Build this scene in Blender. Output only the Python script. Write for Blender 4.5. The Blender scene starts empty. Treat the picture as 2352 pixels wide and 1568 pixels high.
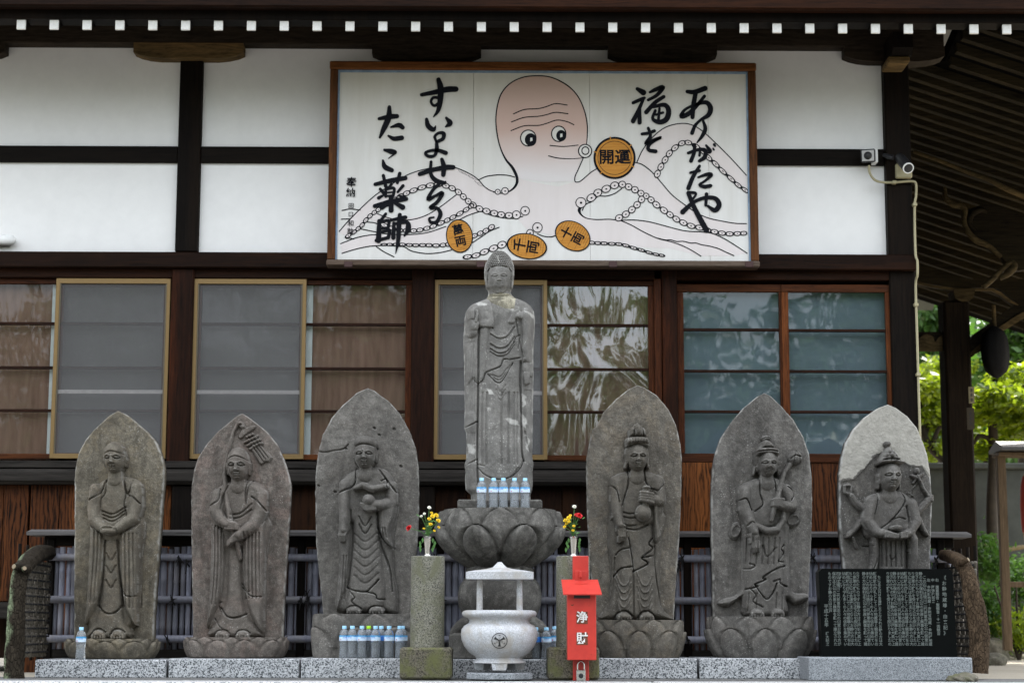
import bpy, bmesh, math, random
import numpy as np
from mathutils import Vector, Matrix

random.seed(7)
rng = np.random.default_rng(7)
SC = bpy.context.scene
COL = SC.collection

# ---------------------------------------------------------------- camera
# the measured photograph is 2352 x 1568 "view pixels"; focal length 66 mm on 36 mm
FPX = 66.0 / 36.0 * 2352.0
PITCH, YAW, ROLL = math.radians(8.70), math.radians(0.46), 0.0021
CAM = Vector((0.0, 0.0, 0.32))
_f = Vector((math.sin(YAW) * math.cos(PITCH), math.cos(YAW) * math.cos(PITCH), math.sin(PITCH)))
_r0 = Vector((math.cos(YAW), -math.sin(YAW), 0.0))
_u0 = _r0.cross(_f)
_r = _r0 * math.cos(ROLL) + _u0 * math.sin(ROLL)
_u = _u0 * math.cos(ROLL) - _r0 * math.sin(ROLL)
cd = bpy.data.cameras.new('camera')
cam = bpy.data.objects.new('camera', cd)
COL.objects.link(cam)
m = Matrix((_r, _u, -_f)).transposed().to_4x4()
m.translation = CAM
cam.matrix_world = m
cd.lens = 66.0
cd.sensor_width = 36.0
cd.clip_start = 0.1
cd.clip_end = 600.0
cd.dof.use_dof = True
cd.dof.focus_distance = 12.9
cd.dof.aperture_fstop = 2.8
SC.camera = cam

# ---------------------------------------------------------------- light
SUN_EL, SUN_AZ = math.radians(48.0), math.radians(28.0)      # azimuth from +Y (behind the hall) towards +X
w = bpy.data.worlds.new('World')
SC.world = w
w.use_nodes = True
nt = w.node_tree
bg = nt.nodes['Background']
sky = nt.nodes.new('ShaderNodeTexSky')
sky.sky_type = 'NISHITA'
sky.sun_disc = False
sky.sun_elevation = SUN_EL
sky.sun_rotation = SUN_AZ
sky.air_density = 1.3
sky.dust_density = 3.0
sky.ozone_density = 0.7
# thin bright haze over the whole sky: the photograph's sky shows white between the leaves
hz = nt.nodes.new('ShaderNodeMix'); hz.data_type = 'RGBA'
hz.inputs[0].default_value = 0.6
# overcast haze after the CIE overcast sky: zenith brighter than the horizon
tcw = nt.nodes.new('ShaderNodeTexCoord'); sxw = nt.nodes.new('ShaderNodeSeparateXYZ'); nt.links.new(tcw.outputs['Generated'], sxw.inputs[0])
mxw = nt.nodes.new('ShaderNodeMath'); mxw.operation = 'MAXIMUM'; mxw.inputs[1].default_value = 0.0; nt.links.new(sxw.outputs[2], mxw.inputs[0])
maw = nt.nodes.new('ShaderNodeMath'); maw.operation = 'MULTIPLY_ADD'; maw.inputs[1].default_value = 1.1; maw.inputs[2].default_value = 0.55; nt.links.new(mxw.outputs[0], maw.inputs[0])
vmw = nt.nodes.new('ShaderNodeVectorMath'); vmw.operation = 'SCALE'; vmw.inputs[0].default_value = (8.3, 8.5, 8.8); nt.links.new(maw.outputs[0], vmw.inputs['Scale'])
nt.links.new(vmw.outputs[0], hz.inputs[7])
nt.links.new(sky.outputs[0], hz.inputs[6])
nt.links.new(hz.outputs[2], bg.inputs[0])
bg.inputs[1].default_value = 0.15
sd = bpy.data.lights.new('sun', 'SUN')
sd.energy = 3.5
sd.angle = math.radians(0.53)
sd.color = (1.0, 0.95, 0.86)
sun = bpy.data.objects.new('sun', sd)
COL.objects.link(sun)
_sd = Vector((math.sin(SUN_AZ) * math.cos(SUN_EL), math.cos(SUN_AZ) * math.cos(SUN_EL), math.sin(SUN_EL)))
sun.rotation_euler = _sd.to_track_quat('Z', 'Y').to_euler()
sun.location = _sd * 40
vs = SC.view_settings
vs.view_transform = 'Standard'
vs.look = 'None'
vs.gamma = 1.0
vs.exposure = 1.5
SC.cycles.use_denoising = True
SC.cycles.max_bounces = 8
SC.cycles.transparent_max_bounces = 16
SC.cycles.caustics_reflective = False
SC.cycles.caustics_refractive = False
SC.cycles.sample_clamp_indirect = 6.0

# ---------------------------------------------------------------- measuring
def P(x, y, Y):
    """view pixel -> world point on the vertical plane at depth Y"""
    d = _f + _r * ((x - 1176.0) / FPX) - _u * ((y - 784.0) / FPX)
    t = Y / d.y
    return CAM + d * t

def kpx(Y):
    """metres per view pixel at depth Y"""
    return (P(1277, 1200, Y) - P(1177, 1200, Y)).length / 100.0

# ---------------------------------------------------------------- objects
LOC = {}

def setp(o, label=None, cat=None, group=None, kind=None):
    if label: o['label'] = label
    if cat: o['category'] = cat
    if group: o['group'] = group
    if kind: o['kind'] = kind
    return o

def thing(name, label, cat, loc=(0, 0, 0), group=None):
    o = bpy.data.objects.new(name, None)
    COL.objects.link(o)
    o.location = loc
    o.empty_display_size = 0.1
    LOC[o.name] = Vector(loc)
    return setp(o, label, cat, group)

def link(name, me, mat, parent=None, loc=None):
    """loc: world place of the mesh's own origin"""
    o = bpy.data.objects.new(name, me)
    COL.objects.link(o)
    if mat and not me.materials:
        me.materials.append(mat)
    if parent is not None:
        o.parent = parent
        pl = LOC[parent.name]
        if loc is None:
            LOC[o.name] = pl.copy()
        else:
            o.location = Vector(loc) - pl
            LOC[o.name] = Vector(loc)
    else:
        o.location = loc if loc is not None else (0, 0, 0)
        LOC[o.name] = Vector(o.location)
    return o

def copy_tree(o, parent=None):
    c = o.copy()
    COL.objects.link(c)
    c.parent = parent
    LOC[c.name] = LOC[o.name].copy()
    for ch in list(o.children):
        copy_tree(ch, c)
    return c

class MB:
    def __init__(s):
        s.v = []; s.f = []
    def add(s, vs_, fs_):
        n = len(s.v)
        s.v += [tuple(p) for p in vs_]
        s.f += [tuple(i + n for i in f) for f in fs_]
        return s
    def box(s, x0, x1, y0, y1, z0, z1, c=0.0):
        if c <= 0:
            v = [(x, y, z) for x in (x0, x1) for y in (y0, y1) for z in (z0, z1)]
            f = [(0, 1, 3, 2), (4, 6, 7, 5), (0, 4, 5, 1), (2, 3, 7, 6), (0, 2, 6, 4), (1, 5, 7, 3)]
            return s.add(v, f)
        c = min(c, (x1 - x0) * .45, (y1 - y0) * .45, (z1 - z0) * .45)
        bm = bmesh.new()
        bmesh.ops.create_cube(bm, size=1.0)
        for p in bm.verts:
            p.co = Vector((x0 + (p.co.x + .5) * (x1 - x0), y0 + (p.co.y + .5) * (y1 - y0), z0 + (p.co.z + .5) * (z1 - z0)))
        bmesh.ops.bevel(bm, geom=bm.edges[:], offset=c, segments=1, affect='EDGES')
        bm.verts.index_update()
        s.add([p.co[:] for p in bm.verts], [[q.index for q in f.verts] for f in bm.faces])
        bm.free()
        return s
    def prism(s, pts, a, b, axis='y'):
        """2-D outline extruded from a to b along an axis; pts are (x,z) for 'y', (y,z) for 'x', (x,y) for 'z'"""
        n = len(pts)
        def mk(p, t):
            return (p[0], t, p[1]) if axis == 'y' else ((t, p[0], p[1]) if axis == 'x' else (p[0], p[1], t))
        v = [mk(p, a) for p in pts] + [mk(p, b) for p in pts]
        f = [tuple(range(n)), tuple(range(2 * n - 1, n - 1, -1))]
        f += [(i, i + n, (i + 1) % n + n, (i + 1) % n) for i in range(n)]
        return s.add(v, f)
    def lathe(s, cx, cy, prof, n=32, sx=1.0, sy=1.0, ph=0.0, cap=True):
        """prof: (radius, z) from bottom to top"""
        v = []; f = []
        for r, z in prof:
            for i in range(n):
                a = ph + 2 * math.pi * i / n
                v.append((cx + math.cos(a) * r * sx, cy + math.sin(a) * r * sy, z))
        for j in range(len(prof) - 1):
            for i in range(n):
                k = (i + 1) % n
                f.append((j * n + i, j * n + k, (j + 1) * n + k, (j + 1) * n + i))
        if cap:
            f.append(tuple(range(n - 1, -1, -1)))
            f.append(tuple((len(prof) - 1) * n + i for i in range(n)))
        return s.add(v, f)
    def tube(s, pts, rad, n=8, cap=True):
        pts = [Vector(p) for p in pts]
        if not hasattr(rad, '__len__'):
            rad = [rad] * len(pts)
        v = []; f = []
        t0 = (pts[1] - pts[0]).normalized()
        up = Vector((0, 0, 1)) if abs(t0.z) < .9 else Vector((1, 0, 0))
        a = t0.cross(up).normalized()
        for j, p in enumerate(pts):
            t = (pts[min(j + 1, len(pts) - 1)] - pts[max(j - 1, 0)]).normalized()
            a = (a - t * a.dot(t)).normalized()
            b = t.cross(a)
            for i in range(n):
                th = 2 * math.pi * i / n
                v.append(p + (a * math.cos(th) + b * math.sin(th)) * rad[j])
        for j in range(len(pts) - 1):
            for i in range(n):
                k = (i + 1) % n
                f.append((j * n + i, j * n + k, (j + 1) * n + k, (j + 1) * n + i))
        if cap:
            f.append(tuple(range(n - 1, -1, -1)))
            f.append(tuple((len(pts) - 1) * n + i for i in range(n)))
        return s.add(v, f)
    def mesh(s, name, off=Vector((0, 0, 0)), smooth=False, angle=None):
        me = bpy.data.meshes.new(name)
        me.from_pydata([(p[0] - off.x, p[1] - off.y, p[2] - off.z) for p in s.v], [], s.f)
        me.update()
        bm = bmesh.new(); bm.from_mesh(me)
        bmesh.ops.recalc_face_normals(bm, faces=bm.faces[:])
        bm.to_mesh(me); bm.free()
        if smooth:
            me.polygons.foreach_set('use_smooth', [True] * len(me.polygons))
            if angle:
                me.set_sharp_from_angle(angle=math.radians(angle))
        return me
    def part(s, name, mat, parent, smooth=False, angle=40, label=None):
        o = link(name, s.mesh(name, LOC[parent.name], smooth, angle), mat, parent)
        return setp(o, label)
    def top(s, name, mat, label=None, cat=None, group=None, kind=None, loc=(0, 0, 0), smooth=False, angle=40):
        o = link(name, s.mesh(name, Vector(loc), smooth, angle), mat, None, loc)
        return setp(o, label, cat, group, kind)

def crom(pts, n=8):
    """Catmull-Rom through tuples"""
    p = [np.array(q, float) for q in pts]
    if len(p) < 3:
        return [p[0] + (p[-1] - p[0]) * t for t in np.linspace(0, 1, n + 1)]
    p = [2 * p[0] - p[1]] + p + [2 * p[-1] - p[-2]]
    out = []
    for i in range(1, len(p) - 2):
        for t in np.linspace(0, 1, n, endpoint=False):
            a, b, c, d = p[i - 1], p[i], p[i + 1], p[i + 2]
            out.append(.5 * (2 * b + (c - a) * t + (2 * a - 5 * b + 4 * c - d) * t * t + (3 * b - a - 3 * c + d) * t ** 3))
    out.append(p[-2])
    return out

# ---------------------------------------------------------------- materials
class N:
    """tiny node-tree helper"""
    def __init__(s, name):
        s.m = bpy.data.materials.new(name)
        s.m.use_nodes = True
        s.t = s.m.node_tree
        s.b = s.t.nodes['Principled BSDF']
        s.out = s.t.nodes['Material Output']
        tc = s.t.nodes.new('ShaderNodeTexCoord')
        s.co = tc.outputs['Object']
        oi = s.t.nodes.new('ShaderNodeObjectInfo')
        s.rnd = oi.outputs['Random']
    def n(s, typ, **kw):
        nd = s.t.nodes.new(typ)
        for k, v in kw.items():
            setattr(nd, k, v)
        return nd
    def put(s, sock, v):
        if isinstance(v, bpy.types.NodeSocket):
            s.t.links.new(v, sock)
        else:
            if isinstance(v, tuple) and len(v) == 3 and sock.type == 'RGBA':
                v = (*v, 1)
            sock.default_value = v
    def map(s, scale=(1, 1, 1), rand=True, co=None, rot=(0, 0, 0)):
        mp = s.n('ShaderNodeMapping')
        s.put(mp.inputs['Vector'], co or s.co)
        mp.inputs['Scale'].default_value = scale
        mp.inputs['Rotation'].default_value = rot
        if rand:
            mu = s.n('ShaderNodeMath', operation='MULTIPLY')
            s.put(mu.inputs[0], s.rnd); mu.inputs[1].default_value = 37.0
            cb = s.n('ShaderNodeCombineXYZ')
            for i in range(3): s.put(cb.inputs[i], mu.outputs[0])
            s.put(mp.inputs['Location'], cb.outputs[0])
        return mp.outputs[0]
    def noise(s, vec, scale, detail=4, rough=.6, dist=0.0):
        nd = s.n('ShaderNodeTexNoise')
        s.put(nd.inputs['Vector'], vec)
        nd.inputs['Scale'].default_value = scale
        nd.inputs['Detail'].default_value = detail
        nd.inputs['Roughness'].default_value = rough
        nd.inputs['Distortion'].default_value = dist
        return nd.outputs['Fac']
    def ramp(s, fac, stops):
        nd = s.n('ShaderNodeValToRGB')
        s.put(nd.inputs[0], fac)
        e = nd.color_ramp.elements
        while len(e) < len(stops): e.new(0.5)
        for i, (p, c) in enumerate(stops):
            e[i].position = p
            e[i].color = (*c, 1) if isinstance(c, tuple) else (c, c, c, 1)
        return nd.outputs[0]
    def mix(s, fac, a, b, typ='MIX'):
        nd = s.n('ShaderNodeMix', data_type='RGBA', blend_type=typ)
        s.put(nd.inputs[0], fac); s.put(nd.inputs[6], a); s.put(nd.inputs[7], b)
        return nd.outputs[2]
    def math(s, op, a, b=0.0, c=None):
        nd = s.n('ShaderNodeMath', operation=op)
        s.put(nd.inputs[0], a); s.put(nd.inputs[1], b)
        if c is not None: s.put(nd.inputs[2], c)
        return nd.outputs[0]
    def bump(s, h, strength=.4, dist=.01, normal=None):
        nd = s.n('ShaderNodeBump')
        nd.inputs['Strength'].default_value = strength
        nd.inputs['Distance'].default_value = dist
        s.put(nd.inputs['Height'], h)
        if normal: s.put(nd.inputs['Normal'], normal)
        return nd.outputs[0]
    def fin(s, color=None, rough=.7, normal=None, metal=None, spec=None):
        if color is not None: s.put(s.b.inputs['Base Color'], color)
        s.put(s.b.inputs['Roughness'], rough)
        if normal is not None: s.put(s.b.inputs['Normal'], normal)
        if metal is not None: s.put(s.b.inputs['Metallic'], metal)
        if spec is not None: s.put(s.b.inputs['Specular IOR Level'], spec)
        return s.m

def plain(name, col, rough=.6, metal=0.0, var=.12, scale=18.0, bump=.1, spec=None):
    q = N(name)
    v = q.noise(q.map(), scale, 5, .65)
    c = q.mix(q.ramp(v, [(.25, 0.0), (.75, 1.0)]), tuple(x * (1 - var) for x in col), tuple(min(1, x * (1 + var)) for x in col))
    return q.fin(c, rough, q.bump(v, bump, .004), metal, spec)

def wood(name, dark, light, axis='x', stretch=9.0, scale=22.0, rough=.62, hot=None, wave=.12, contrast=(.36, .7)):
    """grain runs along one axis"""
    q = N(name)
    sc = {'x': (1 / stretch, 1, 1), 'y': (1, 1 / stretch, 1), 'z': (1, 1, 1 / stretch)}[axis]
    v = q.map(sc)
    warp = q.noise(v, 5.0, 2, .5)
    n1 = q.noise(v, scale, 6, .7, 1.2)
    n2 = q.noise(v, scale * 4, 4, .7)
    wv = q.n('ShaderNodeTexWave', wave_type='BANDS', bands_direction={'x': 'Z', 'y': 'Z', 'z': 'X'}[axis])
    q.put(wv.inputs['Vector'], v)
    wv.inputs['Scale'].default_value = scale * .45
    wv.inputs['Distortion'].default_value = 14.0
    wv.inputs['Detail'].default_value = 3.0
    wv.inputs['Detail Scale'].default_value = 1.3
    g = q.math('MULTIPLY_ADD', wv.outputs['Fac'], wave, q.math('MULTIPLY', n1, 1 - wave))
    g2 = q.math('MULTIPLY_ADD', n2, .3, q.math('MULTIPLY', g, .8))
    c = q.mix(q.ramp(g2, [(contrast[0], 0.0), (contrast[1], 1.0)]), dark, light)
    if hot:
        h = q.ramp(q.noise(q.map(tuple(x * .6 for x in sc)), 3.2, 3, .6), [(.48, 0.0), (.68, 1.0)])
        h2 = q.math('MULTIPLY', h, q.ramp(g2, [(.35, 0.1), (.65, 1.0)]))
        c = q.mix(h2, c, hot)
    b = q.bump(g2, .45, .004)
    return q.fin(c, rough, b, 0.0, .06)

def stone(name, a, b, light, tint=(.2, .17, .12), tintamt=.5, stain=.6, seed=0.0, speck=.25, patch=None, mot=1.0):
    """weathered carved stone: broad stains, pores, pale specks; mesh attributes wear (chipped pale edges) and patch (mortar, lichen, clean zones)"""
    q = N(name)
    mp = q.n('ShaderNodeVectorMath', operation='ADD'); q.put(mp.inputs[0], q.co); mp.inputs[1].default_value = (seed, seed * 1.7, seed * .3); v = mp.outputs[0]
    big = q.noise(v, 3.4, 6, .68, .8)
    streak = q.noise(q.map((1, 1, .25), rand=False, co=v), 9.0, 6, .7, .5)
    mid = q.noise(v, 24.0, 6, .75)
    fine = q.noise(v, 190.0, 3, .7)
    dk = tuple(x * .40 for x in a)
    c = q.mix(q.ramp(big, [(.36, 0.0), (.62, 1.0)]), a, b)
    c = q.mix(q.math('MULTIPLY', q.ramp(q.noise(v, 5.1, 5, .65, 1.0), [(.47, 0.0), (.62, 1.0)]), tintamt), c, tint)
    c = q.mix(q.math('MULTIPLY', q.ramp(streak, [(.48, 0.0), (.66, 1.0)]), stain * mot), c, dk)
    c = q.mix(q.math('MULTIPLY', q.ramp(mid, [(.34, 1.0), (.56, 0.0)]), .6 * mot), c, dk)
    c = q.mix(q.math('MULTIPLY', q.ramp(mid, [(.56, 0.0), (.75, 1.0)]), .45 * mot), c, tuple(min(1, x * 1.7) for x in b))
    c = q.mix(q.math('MULTIPLY', q.ramp(fine, [(.36, 1.0), (.56, 0.0)]), .5 * (.4 + .6 * mot)), c, tuple(x * .5 for x in a))
    c = q.mix(q.math('MULTIPLY', q.ramp(fine, [(.60, 0.0), (.72, 1.0)]), .35), c, light)
    sp = q.n('ShaderNodeTexVoronoi'); q.put(sp.inputs['Vector'], v); sp.inputs['Scale'].default_value = 62.0
    spk = q.math('MULTIPLY', q.ramp(sp.outputs['Distance'], [(.12, 1.0), (.24, 0.0)]), q.ramp(q.noise(v, 6.0, 3), [(.5, 0.0), (.66, min(1.0, speck * 2.4))]))
    c = q.mix(spk, c, light)
    at = q.n('ShaderNodeAttribute', attribute_name='patch')
    if patch:
        pc = q.mix(q.ramp(mid, [(.3, 0.0), (.65, 1.0)]), tuple(x * .72 for x in patch), patch)
        c = q.mix(q.ramp(q.math('MULTIPLY_ADD', mid, .7, q.math('SUBTRACT', at.outputs['Fac'], .35)), [(.35, 0.0), (.6, .92)]), c, pc)
    aw = q.n('ShaderNodeAttribute', attribute_name='wear')
    c = q.mix(q.math('MULTIPLY', aw.outputs['Fac'], .75), c, light)
    h = q.math('MULTIPLY_ADD', mid, .8, q.math('MULTIPLY', fine, .5))
    h = q.math('MULTIPLY_ADD', sp.outputs['Distance'], .2, h)
    return q.fin(c, .9, q.bump(h, .7 * (.45 + .55 * mot), .006), 0.0, .2)

def granite(name, a, b, dark, scale=170.0, rough=.55, moss=None):
    q = N(name)
    v = q.map(rand=False)
    vo = q.n('ShaderNodeTexVoronoi'); q.put(vo.inputs['Vector'], v); vo.inputs['Scale'].default_value = scale
    sep = q.n('ShaderNodeSeparateColor'); q.put(sep.inputs[0], vo.outputs['Color'])
    c = q.ramp(sep.outputs[0], [(0.0, dark), (.26, dark), (.34, a), (.7, b), (1.0, tuple(min(1, x * 1.25) for x in b))])
    big = q.noise(v, 5.0, 4, .6)
    c = q.mix(q.ramp(big, [(.35, .0), (.75, .35)]), c, tuple(x * .6 for x in a))
    if moss:
        c = q.mix(q.ramp(q.noise(v, 7.0, 5, .7, .5), [(.45, 0.0), (.62, .85)]), c, moss)
    return q.fin(c, rough, q.bump(q.noise(v, scale * .8, 3), .25, .003), 0.0, .4)
# ---------------------------------------------------------------- shared materials
M = {}
M['plaster'] = plain('white_plaster', (.85, .84, .82), .85, 0, .035, 9.0, .12)
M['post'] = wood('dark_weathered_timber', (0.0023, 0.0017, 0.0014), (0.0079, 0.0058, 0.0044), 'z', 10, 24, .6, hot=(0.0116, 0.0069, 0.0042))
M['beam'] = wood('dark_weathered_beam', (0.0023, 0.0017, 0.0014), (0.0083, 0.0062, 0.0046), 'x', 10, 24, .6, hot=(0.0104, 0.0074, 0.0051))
M['postred'] = wood('reddish_window_post', (0.0047, 0.0024, 0.0016), (0.0217, 0.0079, 0.0040), 'z', 9, 26, .5, hot=(0.0788, 0.0197, 0.0055))
M['beamred'] = wood('reddish_lintel', (0.0041, 0.0022, 0.0015), (0.0171, 0.0072, 0.0038), 'x', 9, 26, .5, hot=(0.0412, 0.0137, 0.0051))
M['arm'] = wood('pale_bracket_timber', (.035, .024, .012), (.16, .105, .045), 'x', 5, 20, .65, hot=(.22, .13, .05))
M['armd'] = wood('dark_bracket_timber', (0.0120, 0.0090, 0.0066), (0.0420, 0.0312, 0.0216), 'x', 5, 20, .65)
M['sash'] = wood('red_brown_sash', (0.0150, 0.0054, 0.0030), (0.0780, 0.0240, 0.0090), 'z', 9, 34, .42, hot=(0.1620, 0.0510, 0.0150))
M['sashh'] = wood('red_brown_sash_rail', (0.0132, 0.0054, 0.0030), (0.0600, 0.0204, 0.0084), 'x', 9, 34, .42, hot=(0.1200, 0.0390, 0.0120))
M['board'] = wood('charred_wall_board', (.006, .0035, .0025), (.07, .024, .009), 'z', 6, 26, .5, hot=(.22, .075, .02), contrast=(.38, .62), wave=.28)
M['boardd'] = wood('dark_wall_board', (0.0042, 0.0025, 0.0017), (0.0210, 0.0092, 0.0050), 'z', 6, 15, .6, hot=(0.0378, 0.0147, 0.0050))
M['sill'] = wood('grey_weathered_sill', (0.0084, 0.0076, 0.0067), (0.0357, 0.0315, 0.0277), 'x', 12, 20, .7)
M['bar'] = wood('dark_glazing_bar', (.006, .004, .003), (.03, .012, .007), 'x', 9, 30, .5)
M['alu'] = plain('bronze_aluminium', (.19, .12, .045), .4, .5, .06, 30, .03)
M['aludark'] = plain('dark_frame_lining', (.10, .08, .05), .4, .4, .06, 30, .03)
M['whitetip'] = plain('chipped_white_paint', (.84, .83, .79), .8, 0, .12, 60, .2)
M['brownpanel'] = wood('pinkish_inner_board', (.20, .115, .085), (.32, .19, .14), 'z', 7, 9, .7)
M['bluepanel'] = plain('sky_tinted_inner_panel', (.155, .185, .205), .8, 0, .12, 2.2, .05)  # inner panel with the mirrored sky's blue-grey put into its colour
M['greypanel'] = plain('grey_inner_board', (.20, .185, .18), .8, 0, .1, 3.0, .05)
M['white'] = plain('white_paint', (.78, .78, .76), .5, 0, .05, 20, .05)
M['black'] = plain('black_paint', (.012, .012, .013), .5, 0, .2, 20, .05)
M['darkmetal'] = plain('dark_metal', (.03, .03, .033), .4, .5, .1, 20, .05)

def glass_mat(name, wav, scale, tintc=(.9, .92, .92), base=.09):
    q = N(name)
    v = q.map((1, 1, .55))
    n = q.noise(v, scale, 2, .45, 1.2)
    nb = q.bump(n, 1.0, wav)
    gl = q.n('ShaderNodeBsdfGlossy'); gl.inputs['Roughness'].default_value = .015
    q.put(gl.inputs['Normal'], nb)
    tr = q.n('ShaderNodeBsdfTransparent'); tr.inputs['Color'].default_value = (*tintc, 1)
    fr = q.n('ShaderNodeFresnel'); fr.inputs['IOR'].default_value = 1.5
    fac = q.math('MULTIPLY_ADD', fr.outputs[0], .55, base)
    mx = q.n('ShaderNodeMixShader')
    q.put(mx.inputs[0], fac)
    q.t.links.new(tr.outputs[0], mx.inputs[1]); q.t.links.new(gl.outputs[0], mx.inputs[2])
    q.t.links.new(mx.outputs[0], q.out.inputs[0])
    return q.m
M['glass'] = glass_mat('old_window_glass', .0035, 2.2, base=.0)
M['glasswavy'] = glass_mat('wavy_window_glass', .022, 2.1, base=.075)
M['glassblue'] = glass_mat('plain_window_glass', .0012, 2.0, (.90, .94, .95), .015)

def screen_mat():
    q = N('insect_screen_mesh')
    df = q.n('ShaderNodeBsdfDiffuse'); df.inputs['Color'].default_value = (.19, .185, .185, 1)
    tr = q.n('ShaderNodeBsdfTransparent')
    mx = q.n('ShaderNodeMixShader')
    v = q.map((1, 1, 1), rand=False)
    fac = q.math('MULTIPLY_ADD', q.noise(v, 60, 2), .1, .20)
    q.put(mx.inputs[0], fac)
    q.t.links.new(tr.outputs[0], mx.inputs[1]); q.t.links.new(df.outputs[0], mx.inputs[2])
    q.t.links.new(mx.outputs[0], q.out.inputs[0])
    return q.m
M['screen'] = screen_mat()

# ---------------------------------------------------------------- ground
def ground_mat(name, a, b, c):
    q = N(name)
    v = q.map(rand=False)
    n = q.noise(v, .8, 6, .65); n2 = q.noise(v, 40, 5, .7)
    cc = q.mix(q.ramp(n, [(.3, 0.0), (.7, 1.0)]), a, b)
    cc = q.mix(q.ramp(n2, [(.4, 0.0), (.7, .5)]), cc, c)
    return q.fin(cc, .9, q.bump(n2, .5, .01))
M['earth'] = ground_mat('pale_packed_earth', (.34, .30, .23), (.44, .39, .31), (.22, .19, .14))
M['yard'] = ground_mat('dimmed_yard_ground', (.075, .072, .066), (.11, .105, .095), (.05, .048, .045))  # unseen yard: tree shade and weak bounce put into the dark colour
M['kerb'] = granite('kerb_granite', (.42, .42, .41), (.55, .55, .54), (.2, .2, .2), 120)
b = MB(); b.add([(-60, 11.62, 0), (60, 11.62, 0), (60, 120, 0), (-60, 120, 0)], [(0, 1, 2, 3)])
b.top('terrace_ground', M['earth'], 'pale packed earth of the temple terrace', None, None, 'structure')
b = MB(); b.add([(-200, -200, -1.35), (200, -200, -1.35), (200, 11.5, -1.35), (-200, 11.5, -1.35)], [(0, 1, 2, 3)])
b.top('lower_yard_ground', M['yard'], 'paved lower yard in front of the terrace', None, None, 'structure')
M['paving'] = granite('dark_worn_paving', (.10, .098, .092), (.14, .137, .13), (.06, .06, .058), 60, .85)
pv = thing('terrace_paving', 'dark worn paving in front of the plinths', None, (0, 11.62, 0)); pv['kind'] = 'structure'
for i in range(-8, 9):
    for j in range(2):
        MB().box(i * .62 - .305 + .2 * j, i * .62 + .305 + .2 * j, 11.625 + .45 * j, 12.07 + .45 * j, -.02, .004 + .001 * ((i + j) % 2)).part('paving_slab', M['paving'], pv)
kerb = thing('terrace_kerb', 'pale granite kerb edging the terrace along the bottom of the picture', None, (0, 11.5, -1.35))
kerb['kind'] = 'structure'
for i in range(-6, 7):
    MB().box(i * 1.9 - .945, i * 1.9 + .945, 11.30, 11.62, -1.345, .006 + .002 * (i % 2), .008).part('kerb_stone', M['kerb'], kerb)

# ---------------------------------------------------------------- the hall
YW = 14.0
hall = thing('temple_hall', 'white plastered timber temple hall with sliding windows behind the statues', 'building', tuple(P(1176, 1500, YW)))

def hb(name, x0, x1, y0, y1, Yf, Yb, mat, parent=hall, c=.006, xr=None, label=None):
    """timber or panel whose front face covers view pixels x0..x1, y0..y1 at depth Yf (x read at mid height)"""
    ym = (y0 + y1) / 2; xm = (x0 + x1) / 2
    a = P(x0, ym, Yf).x; d = P(x1, ym, Yf).x
    t = P(xm, y0, Yf).z; bt = P(xm, y1, Yf).z
    return MB().box(a, d, Yf, Yb, bt, t, c).part(name, mat, parent, label=label)

def hwx(name, X0, X1, y0, y1, Yf, Yb, mat, parent=hall, c=.006, xm=1176):
    return MB().box(X0, X1, Yf, Yb, P(xm, y1, Yf).z, P(xm, y0, Yf).z, c).part(name, mat, parent)

XL = -4.3
XC0, XC1 = P(2045, 700, 13.92).x, P(2104, 700, 13.92).x      # corner post
up_posts = [(P(434 - 26, 350, 13.95).x, P(434 + 26, 350, 13.95).x), (P(980 - 26, 350, 13.95).x, P(980 + 26, 350, 13.95).x),
            (P(1521 - 26, 350, 13.95).x, P(1521 + 26, 350, 13.95).x)]
for a, d in up_posts:
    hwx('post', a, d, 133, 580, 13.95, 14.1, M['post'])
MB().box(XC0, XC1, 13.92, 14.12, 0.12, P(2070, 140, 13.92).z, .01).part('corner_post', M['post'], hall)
# plaster cells
cols = [XL] + [v for p_ in up_posts for v in p_] + [XC0]
for i in range(0, len(cols), 2):
    for (ya, yb_) in ((100, 341), (373, 583)):
        hwx('plaster_panel', cols[i] + .001, cols[i + 1] - .001, ya, yb_, YW, YW + .06, M['plaster'], c=.002)
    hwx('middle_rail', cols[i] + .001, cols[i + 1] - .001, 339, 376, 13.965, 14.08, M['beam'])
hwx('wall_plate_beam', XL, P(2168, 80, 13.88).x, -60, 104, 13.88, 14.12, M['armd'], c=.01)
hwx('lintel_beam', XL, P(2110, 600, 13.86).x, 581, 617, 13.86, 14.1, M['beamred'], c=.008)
hwx('upper_window_rail', XL, XC0, 619, 641, 13.93, 14.1, M['beamred'])

# boat-shaped bracket arms under the wall plate
for i, (x0, x1) in enumerate(((-236, 13), (308, 560), (855, 1105), (1397, 1646), (1938, 2168))):
    a = P(x0, 105, 13.9).x; d = P(x1, 105, 13.9).x
    t = P(1176, 104, 13.9).z; bt = P(1176, 139, 13.9).z; hh = t - bt
    pts = [(a, t - .001), (a, t - hh * .62), (a + .05, t - hh * .8), (a + .12, t - hh * .93), (a + .2, bt), (d - .2, bt), (d - .12, t - hh * .93), (d - .05, t - hh * .8), (d, t - hh * .62), (d, t - .001)]
    MB().prism(pts, 13.875 + .001 * i, 14.05).part('bracket_arm', M['arm'] if i == 1 else M['armd'], hall)
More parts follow.
